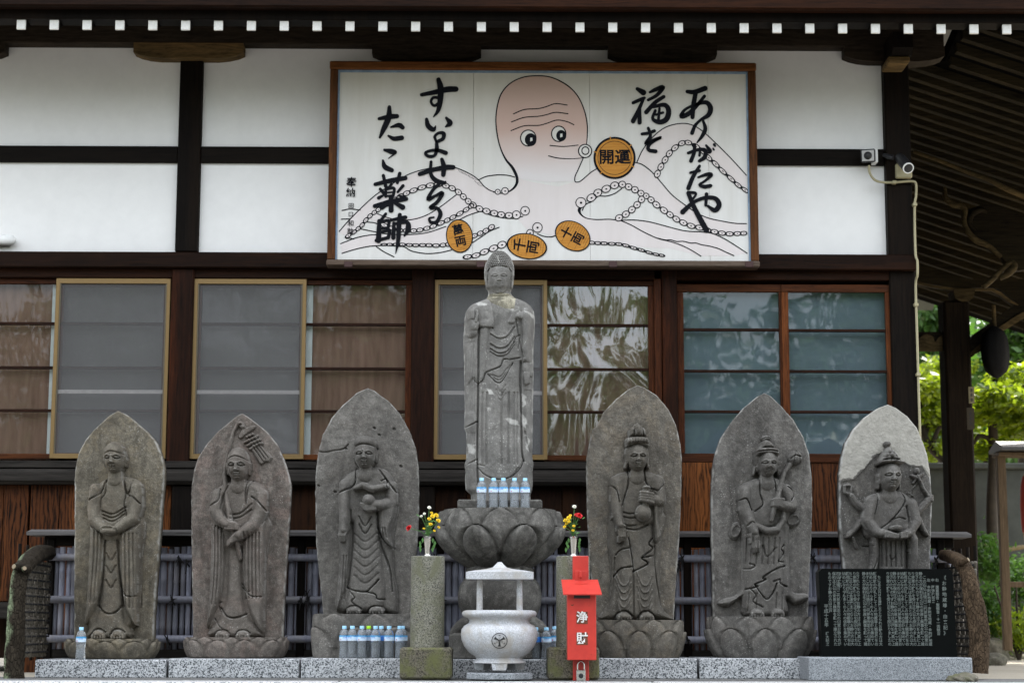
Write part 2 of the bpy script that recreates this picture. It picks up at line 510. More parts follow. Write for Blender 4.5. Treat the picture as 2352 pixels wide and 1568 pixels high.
# nose of the tie beam on the corner bracket
p0 = P(2035, 105, 13.7)
n_ = MB().prism([(13.55, p0.z + .06), (13.55, p0.z - .06), (13.60, p0.z - .11), (13.9, p0.z - .11), (13.9, p0.z + .06)], P(2048, 110, 13.6).x, P(2094, 110, 13.6).x, 'x')
n_.part('beam_nose', M['post'], hall)
MB().box(P(2040, 126, 13.6).x, P(2090, 126, 13.6).x, 13.60, 13.87, p0.z - .16, p0.z - .112, .01).part('beam_nose_cap', M['arm'], hall)

# eaves: rafters with white painted ends, fascia, boarded soffit and roof
slope = math.tan(math.radians(27))
YT = 12.9
zt0, zt1 = P(1176, 72.5, YT).z, P(1176, 51.5, YT).z
wt = 20.5 * kpx(YT)
rl = 1.05
bmr = MB()
hcut = zt1 - zt0
bmr.add([(sx * wt / 2, yy, zz + dz) for sx in (-1, 1) for (yy, zz) in ((0.004, 0), (rl, rl * slope)) for dz in (0, hcut)],
        [(0, 1, 3, 2), (4, 6, 7, 5), (0, 4, 5, 1), (2, 3, 7, 6), (0, 2, 6, 4), (1, 5, 7, 3)])
raf_me = bmr.mesh('rafter')
tip_me = MB().box(-wt / 2 - .001, wt / 2 + .001, 0, .02, -.001, hcut + .001, .002).mesh('rafter_tip')
for i in range(-3, 37):
    x = 48.5 + 75.55 * i - 0.0028 * i * i
    pt = P(x, 62, YT)
    pt.z = P(x, 72.5 - .0, YT).z + .0
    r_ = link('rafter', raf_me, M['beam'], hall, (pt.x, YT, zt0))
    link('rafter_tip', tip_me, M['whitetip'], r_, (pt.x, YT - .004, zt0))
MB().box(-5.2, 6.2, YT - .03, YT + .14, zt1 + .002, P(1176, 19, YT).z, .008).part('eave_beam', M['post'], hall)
MB().box(-5.2, 6.2, YT - .14, YT - .04, P(1176, 18, YT - .14).z, P(1176, -30, YT - .14).z, .01).part('eave_board', M['beamred'], hall)
zr = zt1 + .06
roof = MB()
def roofpt(Y): return zr + (Y - YT) * slope
roof.add([(-5.2, YT + .14, roofpt(YT + .14)), (6.2, YT + .14, roofpt(YT + .14)), (6.2, 15.2, roofpt(15.2)), (-5.2, 15.2, roofpt(15.2))], [(0, 1, 2, 3)])
roof.part('soffit', M['beam'], hall)
zf = P(1176, -30, YT - .14).z + .002
MB().prism([(12.72, zf + .0), (12.72, zf + .16), (19.5, zf + .16 + 6.8 * slope), (26.3, zf + .16), (26.3, zf), (19.5, zf + 6.8 * slope)], -5.2, 6.2, 'x').part('roof', plain('grey_roof_tile', (.09, .09, .095), .6), hall)
# hall body behind the facade so that it shades like a building
MB().box(XL, XC1 - .01, 14.2, 25.0, .1, 4.6).part('hall_body', M['boardd'], hall)

# ---- windows
zk = lambda y, Y=13.95: P(1176, y, Y).z
WB = []   # collected names
def wood_window(x0, x1, yt, yb_, bars, panelmat, glassmat, stile_l=True, stile_r=True, Yg=13.99, top=12, bot=12, sw=14, strip=None, Yp=14.05):
    """x0..x1: full sash width in view px read at y=850"""
    A = P(x0, 850, Yg).x; B = P(x1, 850, Yg).x; zt = P(1176, yt, Yg).z; zb = P(1176, yb_, Yg).z
    sw *= kpx(Yg); tp = top * kpx(Yg); bp = bot * kpx(Yg)
    t = MB().box(A, B, Yg - .02, Yg + .02, zt - tp, zt, .003).part('window_sash', M['sashh'], hall)
    MB().box(A, B, Yg - .019, Yg + .02, zb, zb + bp, .003).part('bottom_rail', M['sashh'], t)
    a = A; b_ = B
    if stile_l:
        MB().box(A, A + sw, Yg - .021, Yg + .021, zb + bp, zt - tp, .003).part('stile', M['sash'], t); a = A + sw
    if stile_r:
        MB().box(B - sw, B, Yg - .021, Yg + .021, zb + bp, zt - tp, .003).part('stile', M['sash'], t); b_ = B - sw
    ys = [zt - tp] + [P(1176, y, Yg).z for y in bars] + [zb + bp]
    for z in ys[1:-1]:
        MB().box(a, b_, Yg - .016, Yg + .016, z - .0105, z + .0105, .003).part('glazing_bar', M['bar'], t)
    for i in range(len(ys) - 1):
        MB().box(a, b_, Yg - .002, Yg + .002, ys[i + 1] + (.0105 if i < len(ys) - 2 else 0), ys[i] - (.0105 if i else 0)).part('pane', glassmat, t)
    MB().box(A, B, Yp, Yp + .02, zb, zt).part('inner_board', panelmat, hall)
    if strip:
        sa = P(strip[0], 850, Yp - .02).x; sb = P(strip[1], 850, Yp - .02).x
        MB().box(sa, sb, Yp - .02, Yp - .012, zb, zt).part('curtain_edge', M['white'], hall)

def screen(x0, x1, yt, yb_, rail=902, Ys=13.945):
    A = P(x0, 850, Ys).x; B = P(x1, 850, Ys).x; zt = P(1176, yt, Ys).z; zb = P(1176, yb_, Ys).z
    k = kpx(Ys); s = 9 * k
    t = MB().box(A, B, Ys - .012, Ys + .012, zt - 12.5 * k, zt, .003).part('insect_screen', M['alu'], hall)
    MB().box(A, B, Ys - .0125, Ys + .012, zb, zb + 12 * k, .003).part('screen_rail', M['alu'], t)
    for (p, q) in ((A, A + s), (B - s, B)):
        MB().box(p, q, Ys - .014, Ys + .014, zb + .001, zt - .001, .003).part('screen_stile', M['alu'], t)
    for (p, q) in ((A + s, A + s + 3 * k), (B - s - 3 * k, B - s)):
        MB().box(p, q, Ys - .008, Ys + .008, zb + 12 * k, zt - 12.5 * k).part('screen_lining', M['aludark'], t)
    MB().box(A + s, B - s, Ys + .001, Ys + .003, zb + 12 * k, zt - 12.5 * k).part('screen_mesh', M['screen'], t)
    zr_ = P(1176, rail, Ys).z
    MB().box(A + s, B - s, Ys + .006, Ys + .014, zr_ - .015, zr_ + .015, .002).part('middle_screen_rail', plain('pale_screen_rail', (.42, .40, .38), .6), t)

BARS = (747, 848, 946)
# bay 1
wood_window(-140, 136, 645, 1057, BARS, M['brownpanel'], M['glass'], True, False, strip=(114, 124))
wood_window(124, 386, 650, 1054, BARS, M['greypanel'], M['glass'], True, True, Yg=14.02, Yp=14.07)
screen(122, 387, 643, 1056)
# bay 2
wood_window(690, 945, 645, 1057, BARS, M['brownpanel'], M['glass'], False, True, strip=(699, 716))
wood_window(446, 700, 650, 1054, BARS, M['greypanel'], M['glass'], True, True, Yg=14.02, Yp=14.07)
screen(441, 701, 643, 1056)
# bay 3
wood_window(1250, 1503, 645, 1057, BARS, M['brownpanel'], M['glasswavy'], False, True)
wood_window(1002, 1254, 650, 1054, BARS, M['greypanel'], M['glass'], True, True, Yg=14.02, Yp=14.07)
screen(997, 1257, 643, 1056)
# bay 4
wood_window(1556, 1806, 652, 1060, (756, 851, 944), M['bluepanel'], M['glassblue'], True, True, top=18, bot=20, sw=15)
wood_window(1797, 2052, 652, 1060, (757, 851, 944), M['bluepanel'], M['glassblue'], True, True, Yg=13.975, top=18, bot=20, sw=16)
hb('board_panel', 1560, 2050, 1062, 1560, 13.97, 14.02, M['board'], c=0)

# posts between the bays
for (x0, x1) in ((388, 440), (944, 997)):
    hb('window_post', x0, x1, 616, 1062, 13.90, 14.08, M['postred'], c=.01)
hb('window_post', 1523, 1557, 616, 1062, 13.90, 14.08, M['postred'], c=.01)
hb('window_post', 1504, 1521, 616, 1062, 13.93, 14.08, M['sash'], c=.004)
# sills and wall below
hb('window_sill', -200, 1555, 1059, 1075, 13.87, 14.08, M['sill'], c=.004)
hb('sill_beam', -200, 1557, 1077, 1112, 13.85, 14.08, M['sill'], c=.025)
for (x0, x1) in ((388, 440), (944, 997), (1512, 1557)):
    hb('lower_post', x0, x1, 1113, 1560, 13.90, 14.08, M['post'], c=.01)
xs = [-200, -90, 4, 62, 130, 216, 300, 388]
for i in range(len(xs) - 1):
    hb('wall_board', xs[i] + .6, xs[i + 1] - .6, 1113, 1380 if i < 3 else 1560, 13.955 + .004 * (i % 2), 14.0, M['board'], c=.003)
hb('base_rail', -200, 62, 1382, 1420, 13.90, 14.0, M['sill'], c=.008)
xs = list(range(440, 945, 72)); xs[-1] = 944
for seg in ((440, 944), (997, 1512)):
    n = 7
    for i in range(n):
        a = seg[0] + (seg[1] - seg[0]) * i / n; d = seg[0] + (seg[1] - seg[0]) * (i + 1) / n
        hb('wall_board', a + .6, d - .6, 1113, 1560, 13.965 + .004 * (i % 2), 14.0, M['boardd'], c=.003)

# ---------------------------------------------------------------- wall fittings
fl = thing('wall_lamp', 'white tubular wall lamp on the lower left plaster panel', 'lamp', tuple(P(0, 566, 13.95)))
a, c_ = P(-120, 552, 13.95), P(22, 552, 13.95)
MB().tube([a, P(0, 552, 13.95), P(20, 552, 13.95), P(31, 552, 13.95), P(36.5, 552, 13.95)], [.040, .040, .040, .034, .015], 16).part('tube_cover', M['white'], fl, True)
MB().box(a.x, c_.x, 13.97, 13.999, a.z - .043, a.z + .043, .01).part('back_plate', plain('grey_back_plate', (.35, .35, .34), .6), fl)

sl = thing('sensor_lamp', 'small square grey security light at the corner post end of the rail', 'lamp', tuple(P(1996, 378, 13.9)))
cx = P(1994, 358, 13.86)
M['lens'] = plain('pale_lens', (.5, .5, .5), .2, .3, .2, 90, .2)
bx_ = MB(); bx_.box(-.055, .055, -.04, .035, -.05, .05, .008)
o = link('lamp_head', bx_.mesh('lamp_head'), M['darkmetal'], sl, cx); o.rotation_euler = (math.radians(12), 0, math.radians(-14))
fp = link('lens', MB().box(-.045, .045, -.046, -.041, -.042, .042, .004).mesh('lens'), M['lens'], o, cx); fp.location = (0, 0, 0)
lp_ = MB(); lp_.lathe(0, 0, [(.026, 0), (.03, .004), (.012, .012)], 20)
lo = link('bulb', lp_.mesh('bulb', smooth=True), M['black'], o, cx); lo.rotation_euler = (math.radians(90), 0, 0); lo.location = (0, -.046, 0)
MB().box(cx.x + .04, cx.x + .075, 13.86, 13.96, cx.z - .05, cx.z + .06, .004).part('bracket', M['white'], sl)

sc_ = thing('security_camera', 'dark bullet security camera on a beige box on the corner post', 'camera', tuple(P(2076, 410, 13.85)))
p1 = P(2076, 390, 13.88)
M['beige'] = plain('beige_plastic', (.36, .32, .19), .5)
MB().box(p1.x - .06, p1.x + .062, 13.87, 13.918, p1.z - .065, p1.z + .05, .008).part('junction_box', M['beige'], sc_)
ca, cb_ = P(2066, 362, 13.86), P(2086, 386, 13.68)
v_ = (cb_ - ca)
MB().tube([ca, ca + v_ * .3, ca + v_ * .97, cb_], [.036, .042, .042, .038], 20).part('camera_body', M['darkmetal'], sc_, True)
MB().tube([cb_ - v_ * .02, cb_ + v_ * .03], [.042, .042], 20).part('lens_ring', M['white'], sc_, True)
MB().tube([cb_ + v_ * .031, cb_ + v_ * .036], [.034, .03], 20).part('lens_glass', M['black'], sc_, True)
MB().tube([P(2030, 356, 13.93), P(2040, 360, 13.9), P(2052, 362, 13.88)], [.016, .02, .02], 10).part('mount_arm', M['darkmetal'], sc_, True)

cd_ = thing('conduit_pipe', 'thin beige conduit running from the lights down the corner post', 'pipe', tuple(P(2108, 1000, 13.86)))
pts = [P(x, y, Y) for x, y, Y in ((1996, 380, 13.88), (1998, 398, 13.88), (2010, 414, 13.9), (2030, 419, 13.9), (2056, 419, 13.895), (2080, 417, 13.895), (2098, 417, 13.89), (2104, 424, 13.89), (2104, 450, 13.89), (2101, 468, 13.89), (2101, 520, 13.89), (2103, 585, 13.84), (2107, 600, 13.83), (2107, 632, 13.83), (2103, 655, 13.88), (2106, 760, 13.89), (2110, 900, 13.89), (2113, 1000, 13.89), (2118, 1220, 13.89))]
sm = [Vector(q) for q in crom([tuple(p) for p in pts], 4)]
MB().tube(sm, .0095, 8).part('pipe', M['beige'], cd_, True)
for (x, y) in ((2054, 419), (2101, 470), (2104, 600), (2104, 700), (2109, 860)):
    p = P(x, y, 13.885)
    MB().box(p.x - .016, p.x + .016, 13.868, 13.912, p.z - .012, p.z + .012, .003).part('clip', M['beige'], cd_)
# ---------------------------------------------------------------- carved reliefs
def vnoise(x, y, scale, seed, octaves=4):
    """smooth value noise on arrays, -1..1"""
    r = np.random.default_rng(seed)
    tab = r.random((64, 64)).astype(np.float32)
    out = np.zeros_like(x, dtype=np.float32); amp = 1.0; tot = 0
    for o in range(octaves):
        u = x / scale; v = y / scale
        i = np.floor(u).astype(int); j = np.floor(v).astype(int)
        fu = u - i; fv = v - j
        fu = fu * fu * (3 - 2 * fu); fv = fv * fv * (3 - 2 * fv)
        a = tab[i % 64, j % 64]; b = tab[(i + 1) % 64, j % 64]; c = tab[i % 64, (j + 1) % 64]; d = tab[(i + 1) % 64, (j + 1) % 64]
        out += amp * ((a * (1 - fu) + b * fu) * (1 - fv) + (c * (1 - fu) + d * fu) * fv)
        tot += amp; amp *= .55; scale *= .5
    return out / tot * 2 - 1

class Relief:
    """height field over the front of a stone; all numbers in zoom pixels of a close view of that stone"""
    def __init__(s, x0, y0, sc, left, right, Y, step=2.45, seed=1, edge=12.0, jit=2.6, boost=1.95):
        s.boost = boost
        s.m = (x0, y0, sc); s.Y = Y; s.k = kpx(Y) / 1.08844 / sc
        top, bot = left[0][1], left[-1][1]
        s.ny = int((bot - top) / step) + 1
        zs = np.linspace(top, bot, s.ny)
        # denser rows near the tip
        t = np.linspace(0, 1, s.ny); zs = top + (bot - top) * (t * .75 + .25 * t * t)
        ly = np.array([p[1] for p in left], float); lx = np.array([p[0] for p in left], float)
        ry = np.array([p[1] for p in right], float); rx = np.array([p[0] for p in right], float)
        xl = np.interp(zs, ly, lx); xr = np.interp(zs, ry, rx)
        def sm(a, n=3):
            b = a.copy()
            for _ in range(n): b[1:-1] = (b[:-2] + 2 * b[1:-1] + b[2:]) / 4
            return b
        xl, xr = sm(xl), sm(xr)
        xl += vnoise(zs, zs * 0, 26.0, seed + 5) * jit; xr += vnoise(zs, zs * 0 + 9, 26.0, seed + 6) * jit
        bad = xr < xl; mid = (xl + xr) / 2; xl = np.where(bad, mid, xl); xr = np.where(bad, mid, xr)
        wmax = (xr - xl).max()
        s.nx = int(wmax / step) + 1
        u = np.linspace(0, 1, s.nx)
        s.X = (xl[:, None] + (xr - xl)[:, None] * u[None, :]).astype(np.float32)
        s.Z = np.repeat(zs[:, None], s.nx, 1).astype(np.float32)
        s.U = np.repeat(u[None, :], s.ny, 0).astype(np.float32)
        s.W = (xr - xl)[:, None].astype(np.float32)
        s.patch = np.zeros_like(s.X); s.H = np.zeros_like(s.X); s.ID = np.zeros_like(s.X, dtype=np.int32)
        s.seed = seed; s.cur = 1; s.edge = edge
        s.left, s.right = left, right
    def _merge(s, h, inside, k, id_, mode):
        if mode == 'add':
            s.H = s.H + np.where(inside, h, 0)
            return
        hh = np.where(inside, h, -1e3)
        if k > 0:
            d = np.clip(.5 + .5 * (hh - s.H) / k, 0, 1)
            H = s.H * (1 - d) + hh * d + k * d * (1 - d)
        else:
            H = np.maximum(s.H, hh)
        s.ID = np.where(hh > s.H, s.cur if id_ is None else id_, s.ID)
        s.H = np.where(inside, np.maximum(H, s.H), s.H)
    def ell(s, cx, cy, rx, ry, h, base=0.0, rot=0.0, k=5.0, id=None, mode='max', pw=.5):
        c, sn = math.cos(math.radians(rot)), math.sin(math.radians(rot))
        dx, dy = s.X - cx, s.Z - cy
        a = (dx * c + dy * sn) / rx; b = (-dx * sn + dy * c) / ry
        q = 1 - a * a - b * b
        s._merge(base + h * np.maximum(q, 0) ** pw, q > 0, k, id, mode); return s
    def cap(s, pts, k=5.0, id=None, mode='max', flat=1.0):
        """chain of (x, y, radius, base height)"""
        best = np.full_like(s.X, -1e3)
        for p, q in zip(pts[:-1], pts[1:]):
            vx, vy = q[0] - p[0], q[1] - p[1]; L2 = vx * vx + vy * vy + 1e-6
            t = np.clip(((s.X - p[0]) * vx + (s.Z - p[1]) * vy) / L2, 0, 1)
            r = p[2] + (q[2] - p[2]) * t; b = p[3] + (q[3] - p[3]) * t
            d2 = (s.X - p[0] - vx * t) ** 2 + (s.Z - p[1] - vy * t) ** 2
            w_ = 1 - d2 / (r * r)
            best = np.maximum(best, np.where(w_ > 0, b + r * flat * np.sqrt(np.maximum(w_, 0)), -1e3))
        s._merge(best, best > -999, k, id, mode); return s
    def pdist(s, pts, closed):
        n = len(pts); d2 = np.full_like(s.X, 1e9); ins = np.zeros_like(s.X, dtype=bool)
        for i in range(n if closed else n - 1):
            ax, ay = pts[i][0], pts[i][1]; bx, by = pts[(i + 1) % n][0], pts[(i + 1) % n][1]
            vx, vy = bx - ax, by - ay; L2 = vx * vx + vy * vy + 1e-6
            t = np.clip(((s.X - ax) * vx + (s.Z - ay) * vy) / L2, 0, 1)
            d2 = np.minimum(d2, (s.X - ax - vx * t) ** 2 + (s.Z - ay - vy * t) ** 2)
            if closed:
                cond = (ay > s.Z) != (by > s.Z)
                xi = ax + (s.Z - ay) / (by - ay + 1e-9) * vx
                ins ^= cond & (s.X < xi)
        return np.sqrt(d2), ins
    def poly(s, pts, h, R, base=0.0, k=5.0, id=None, mode='max', smooth=True, bow=0.0):
        if smooth:
            pts = [tuple(p) for p in crom(list(pts) + [pts[0]], 4)][:-1]
        d, ins = s.pdist(pts, True)
        t = np.clip(d / R, 0, 1)
        hh = base + h * np.sqrt(np.maximum(1 - (1 - t) ** 2, 0))
        if bow:
            hh = hh + bow * np.clip(d / (R * 3), 0, 1)
        s._merge(hh, ins, k, id, mode); return s
    def line(s, pts, w, depth, smooth=True):
        """negative depth carves a groove, positive raises a ridge"""
        if smooth and len(pts) > 2:
            pts = [tuple(p) for p in crom(pts, 5)]
        d, _ = s.pdist(pts, False)
        if depth < 0: depth *= 1.35; w *= .85
        s.H = s.H + depth * np.exp(-(d / w) ** 2); return s
    def step(s, pts, w, depth):
        """a fold edge: sharp drop below/right of the line, soft on the other side"""
        if len(pts) > 2: pts = [tuple(p) for p in crom(pts, 5)]
        d, _ = s.pdist(pts, False)
        s.H = s.H - depth * np.exp(-(d / (w * .55)) ** 2)
        up = [(p[0], p[1] - w * 1.4) for p in pts]
        d, _ = s.pdist(up, False)
        s.H = s.H + depth * .6 * np.exp(-(d / (w * 1.5)) ** 2); return s
    def blur(s, n=1):
        for _ in range(n):
            H = s.H.copy()
            H[1:-1] = (s.H[:-2] + 2 * s.H[1:-1] + s.H[2:]) / 4
            s.H = H.copy()
            H[:, 1:-1] = (s.H[:, :-2] + 2 * s.H[:, 1:-1] + s.H[:, 2:]) / 4
            s.H = H
        return s
    def face(s, cx, ey, w, top, chin, base, h, ears=True, k=4.0, smile=0.0, turn=0.0):
        """head with brow, lids, nose, mouth; ey = eye line"""
        hh = chin - top; cy = (top + chin) / 2; F_ = 1.7
        s.ell(cx, cy - hh * .08, w, hh * .44, h, base, k=k)
        s.ell(cx, cy + hh * .07, w * .93, hh * .42, h * .97, base, k=8)
        if ears:
            for sg in (-1, 1):
                s.cap([(cx + sg * w * .99, ey - hh * .06, w * .12, base + h * .05), (cx + sg * w * .97, ey + hh * .10, w * .10, base + h * .08), (cx + sg * w * .92, ey + hh * .23, w * .09, base + h * .02)], k=6)
        c = cx + turn
        e = w * .42
        for sg in (-1, 1):
            x = c + sg * e
            s.line([(x - w * .27, ey - hh * .045 + sg * 0), (x, ey - hh * .085), (x + w * .27, ey - hh * .045)], w * .075, h * .05 * F_)
            s.ell(x, ey + hh * .0, w * .31, hh * .075, -h * .075 * F_, mode='add', pw=1)
            s.ell(x, ey + hh * .005, w * .25, hh * .045, h * .10 * F_, mode='add', pw=.8)
            s.line([(x - w * .24, ey + hh * .012), (x, ey + hh * .035), (x + w * .24, ey + hh * .012)], w * .055, -h * .10 * F_)
            s.ell(x + sg * w * .12, ey + hh * .17, w * .3, hh * .1, h * .07, mode='add', pw=1)
        s.cap([(c, ey - hh * .06, w * .085, 0), (c, ey + hh * .14, w * .14, 0)], mode='add', flat=h * .014 * F_)
        s.ell(c, ey + hh * .15, w * .2, hh * .045, h * .13 * F_, mode='add', pw=.8)
        s.line([(c - w * .2, ey + hh * .195), (c, ey + hh * .205), (c + w * .2, ey + hh * .195)], w * .05, -h * .05 * F_)
        my = ey + hh * .265
        s.ell(c, my - hh * .014, w * .25, hh * .028, h * .05 * F_, mode='add', pw=.8)
        s.ell(c, my + hh * .026, w * .2, hh * .026, h * .06 * F_, mode='add', pw=.8)
        s.line([(c - w * .24, my - smile), (c, my + hh * .005), (c + w * .24, my - smile)], w * .045, -h * .075 * F_)
        s.line([(c - w * .2, my + hh * .065), (c + w * .2, my + hh * .065)], w * .07, -h * .05, False)
        s.ell(c, my + hh * .11, w * .28, hh * .05, h * .07, mode='add', pw=1)
        return s
    def hand(s, pts, palm, base, fl=None):
        """palm ellipse + separate finger chains"""
        s.ell(palm[0], palm[1], palm[2], palm[3], palm[4], base, rot=palm[5] if len(palm) > 5 else 0, k=4)
        for c in pts:
            s.cap(c, k=1.2, flat=.9)
        return s
    def objects(s, th, names, mats, back=110.0, round_back=False, dep=0.0):
        """turn the field into meshes: one per id, sharing the stone's outline; slab (id 0) carries sides and back"""
        ny, nx = s.H.shape
        s.H = s.H * s.boost
        n = vnoise(s.X, s.Z, 46.0, s.seed, 5) * 3.2 + vnoise(s.X, s.Z, 8.0, s.seed + 3, 2) * .9
        H = s.H + n
        if round_back:
            q = np.sqrt(np.clip(1 - (2 * s.U - 1) ** 2, 0, 1))
            H = s.H * np.clip(q * 1.6, 0, 1) + n * q + q * np.minimum(s.W * .5, dep) * .9
        else:
            d = np.minimum(s.U, 1 - s.U) * s.W
            tp = s.Z - s.Z[0, 0]
            e = np.clip(d / s.edge, 0, 1)
            H = H - 9.0 * (1 - e) ** 2
        dd = np.minimum(s.U, 1 - s.U) * s.W + np.minimum(s.Z - s.Z[0, 0], 40) * .0
        wn = vnoise(s.X, s.Z, 30.0, s.seed + 9, 4)
        wear = np.clip(1 - dd / (7 + 9 * wn), 0, 1) * np.clip(.55 + 1.3 * wn, 0, 1)
        # worn high points of the carving
        lap = np.zeros_like(s.H); lap[1:-1, 1:-1] = s.H[1:-1, 1:-1] - (s.H[:-2, 1:-1] + s.H[2:, 1:-1] + s.H[1:-1, :-2] + s.H[1:-1, 2:]) / 4
        wear = np.clip(wear + np.clip(lap - .5, 0, 1) * .35 * (wn > 0), 0, 1)
        x0, y0, sc = s.m
        off = LOC[th.name]
        # world
        dxv = (s.X / sc + x0) / 1.08844; dzv = (s.Z / sc + y0) / 1.08844
        a = P(0, 0, s.Y); ex = P(1, 0, s.Y)
        F = np.array(_f); R_ = np.array(_r); U_ = np.array(_u)
        d3 = F[None, None, :] + R_[None, None, :] * ((dxv - 1176) / FPX)[..., None] - U_[None, None, :] * ((dzv - 784) / FPX)[..., None]
        t = s.Y / d3[..., 1]
        Wd = np.array(CAM)[None, None, :] + d3 * t[..., None]
        Wd[..., 1] = s.Y - H * s.k
        Wd -= np.array(off)[None, None, :]
        ids = s.ID
        idx = np.arange(ny * nx).reshape(ny, nx)
        quads = np.stack([idx[:-1, :-1], idx[1:, :-1], idx[1:, 1:], idx[:-1, 1:]], -1).reshape(-1, 4)
        qi = np.maximum.reduce([ids[:-1, :-1], ids[1:, :-1], ids[1:, 1:], ids[:-1, 1:]]).reshape(-1)
        V = Wd.reshape(-1, 3); WE = wear.reshape(-1).astype(np.float32); PA = s.patch.reshape(-1).astype(np.float32)
        res = []
        for i, (nm, mt) in enumerate(zip(names, mats)):
            qs = quads[qi == i]
            vv = V
            if i == 0:
                nb = len(V)
                Lb = Wd[:, 0, :].copy(); Rb = Wd[:, -1, :].copy()
                extra = []
                if round_back:
                    nb_c = 14
                    cols_ = []
                    for j in range(1, nb_c):
                        u = j / nb_c
                        c_ = Wd[:, -1, :] * (1 - u) + Wd[:, 0, :] * u
                        c_[:, 1] = s.Y - off[1] + np.sqrt(max(0, 1 - (2 * u - 1) ** 2)) * np.minimum(s.W[:, 0] * .5, dep) * s.k * .75
                        cols_.append(c_)
                    allc = cols_
                else:
                    yb = s.Y - off[1] + back * s.k
                    Rb2 = Rb.copy(); Rb2[:, 1] = yb; Lb2 = Lb.copy(); Lb2[:, 1] = yb
                    cxm = (Rb2 + Lb2) / 2
                    Rm = Rb * .5 + Rb2 * .5; Lm = Lb * .5 + Lb2 * .5
                    allc = [Rm, Rb2 * .985 + cxm * .015, Lb2 * .985 + cxm * .015, Lm]
                vv = np.concatenate([V] + allc, 0)
                ring = [idx[:, -1]] + [nb + ny * j + np.arange(ny) for j in range(len(allc))] + [idx[:, 0]]
                ex_q = [qs]
                for a_, b_ in zip(ring[:-1], ring[1:]):
                    ex_q.append(np.stack([a_[:-1], a_[1:], b_[1:], b_[:-1]], -1))
                # bottom and top lids
                qs = np.concatenate(ex_q, 0)
            if len(qs) == 0:
                continue
            used, inv = np.unique(qs, return_inverse=True)
            me = bpy.data.meshes.new(nm)
            vv = np.ascontiguousarray(vv[used], dtype=np.float32); fq = inv.reshape(-1, 4).astype(np.int32)
            me.vertices.add(len(vv)); me.vertices.foreach_set('co', vv.ravel())
            me.loops.add(fq.size); me.loops.foreach_set('vertex_index', fq.ravel())
            me.polygons.add(len(fq)); me.polygons.foreach_set('loop_start', np.arange(0, fq.size, 4, dtype=np.int32))
            me.polygons.foreach_set('use_smooth', np.ones(len(fq), dtype=bool))
            me.update(calc_edges=True)
            for an, av in (('wear', WE), ('patch', PA)):
                full = np.zeros(int(used.max()) + 1, np.float32); mm = min(len(full), len(av)); full[:mm] = av[:mm]
                at = me.attributes.new(an, 'FLOAT', 'POINT'); at.data.foreach_set('value', np.ascontiguousarray(full[used]))
            res.append(link(nm, me, mt, th))
        return res

def lotus(th, name, mat, x0, x1, y0, y1, Y, depth, n=9, rows=1, up=True, bot=.82, bulge=.06, amp=.018, ring=.0, seed=1, flat=3.2):
    """lotus pedestal: superelliptic plan, petals carved as overlapping arches; x0..x1 and y0..y1 in view px"""
    c = P((x0 + x1) / 2, (y0 + y1) / 2, Y); rx = (P(x1, y0, Y).x - P(x0, y0, Y).x) / 2
    zt = P((x0 + x1) / 2, y0, Y).z; zb = P((x0 + x1) / 2, y1, Y).z
    nu, nv = 240, 56
    th_ = np.linspace(0, 2 * np.pi, nu, endpoint=False)
    v = np.linspace(0, 1, nv)
    T, V_ = np.meshgrid(th_, v)
    ct, st = np.cos(T), np.sin(T)
    pl = (np.abs(ct) ** flat + np.abs(st) ** flat) ** (-1 / flat)
    prof = bot + (1 - bot) * V_ ** .7 + bulge * np.sin(np.pi * V_)
    ang = np.arctan2(st * 1.0, ct)
    def petals(off, v0, v1, a):
        ph = ((ang / (2 * np.pi) * n + off) % 1.0) * 2 - 1
        tt = np.clip((V_ - v0) / (v1 - v0), 0, 1.3)
        wdt = np.sqrt(np.clip(1 - np.clip(tt, 0, 1) ** 2.2, 0, 1)) * .97
        inside = (np.abs(ph) < wdt) & (V_ >= v0) & (V_ < v1)
        q = 1 - np.abs(ph) / np.maximum(wdt, 1e-3)
        ee = (np.abs(ph) - wdt) * rx / n * 3.0
        G[:] = np.where((V_ >= v0) & (V_ < v1 + .02), np.maximum(G, a * .55 * np.exp(-(ee / .012) ** 2)), G)
        return np.where(inside, a * (np.clip(q * 2.0, 0, 1) ** .6 * .6 + .4 * q), 0)
    D = np.zeros_like(V_); G = np.zeros_like(V_)
    if rows == 2:
        D = np.maximum(D, petals(.5, .25, .985, amp * .55)) - G; G[:] = 0
        D2 = petals(.0, .0, .70, amp * 1.15); D = np.where(D2 > 0, np.maximum(D, D2), D) - G
    else:
        D = np.maximum(D, petals(.5, .0, .99, amp * .6)) - G; G[:] = 0
        D2 = petals(.0, .0, .86, amp); D = np.where(D2 > 0, np.maximum(D, D2), D) - G
    D = D + vnoise(T * 40, V_ * 40, 18.0, seed, 4) * .004
    top = V_ > .93
    rr = prof * (1 + 0 * D)
    X = c.x + ct * pl * rr * rx + ct * D; Yv = c.y + st * pl * rr * depth + st * D
    Z = zb + (zt - zb) * V_ + vnoise(T * 20, V_ * 3, 9.0, seed + 2, 3) * .003
    off = LOC[th.name]
    vv = np.stack([X - off.x, Yv - off.y, Z - off.z], -1).reshape(-1, 3)
    idx = np.arange(nu * nv).reshape(nv, nu)
    nx_ = np.roll(idx, -1, 1)
    q = np.stack([idx[:-1], nx_[:-1], nx_[1:], idx[1:]], -1).reshape(-1, 4)
    faces = [tuple(f) for f in q.tolist()] + [tuple(idx[-1].tolist()), tuple(idx[0][::-1].tolist())]
    me = bpy.data.meshes.new(name)
    me.from_pydata([tuple(p) for p in vv.tolist()], [], faces)
    me.polygons.foreach_set('use_smooth', [True] * len(me.polygons)); me.set_sharp_from_angle(angle=math.radians(50))
    return link(name, me, mat, th)

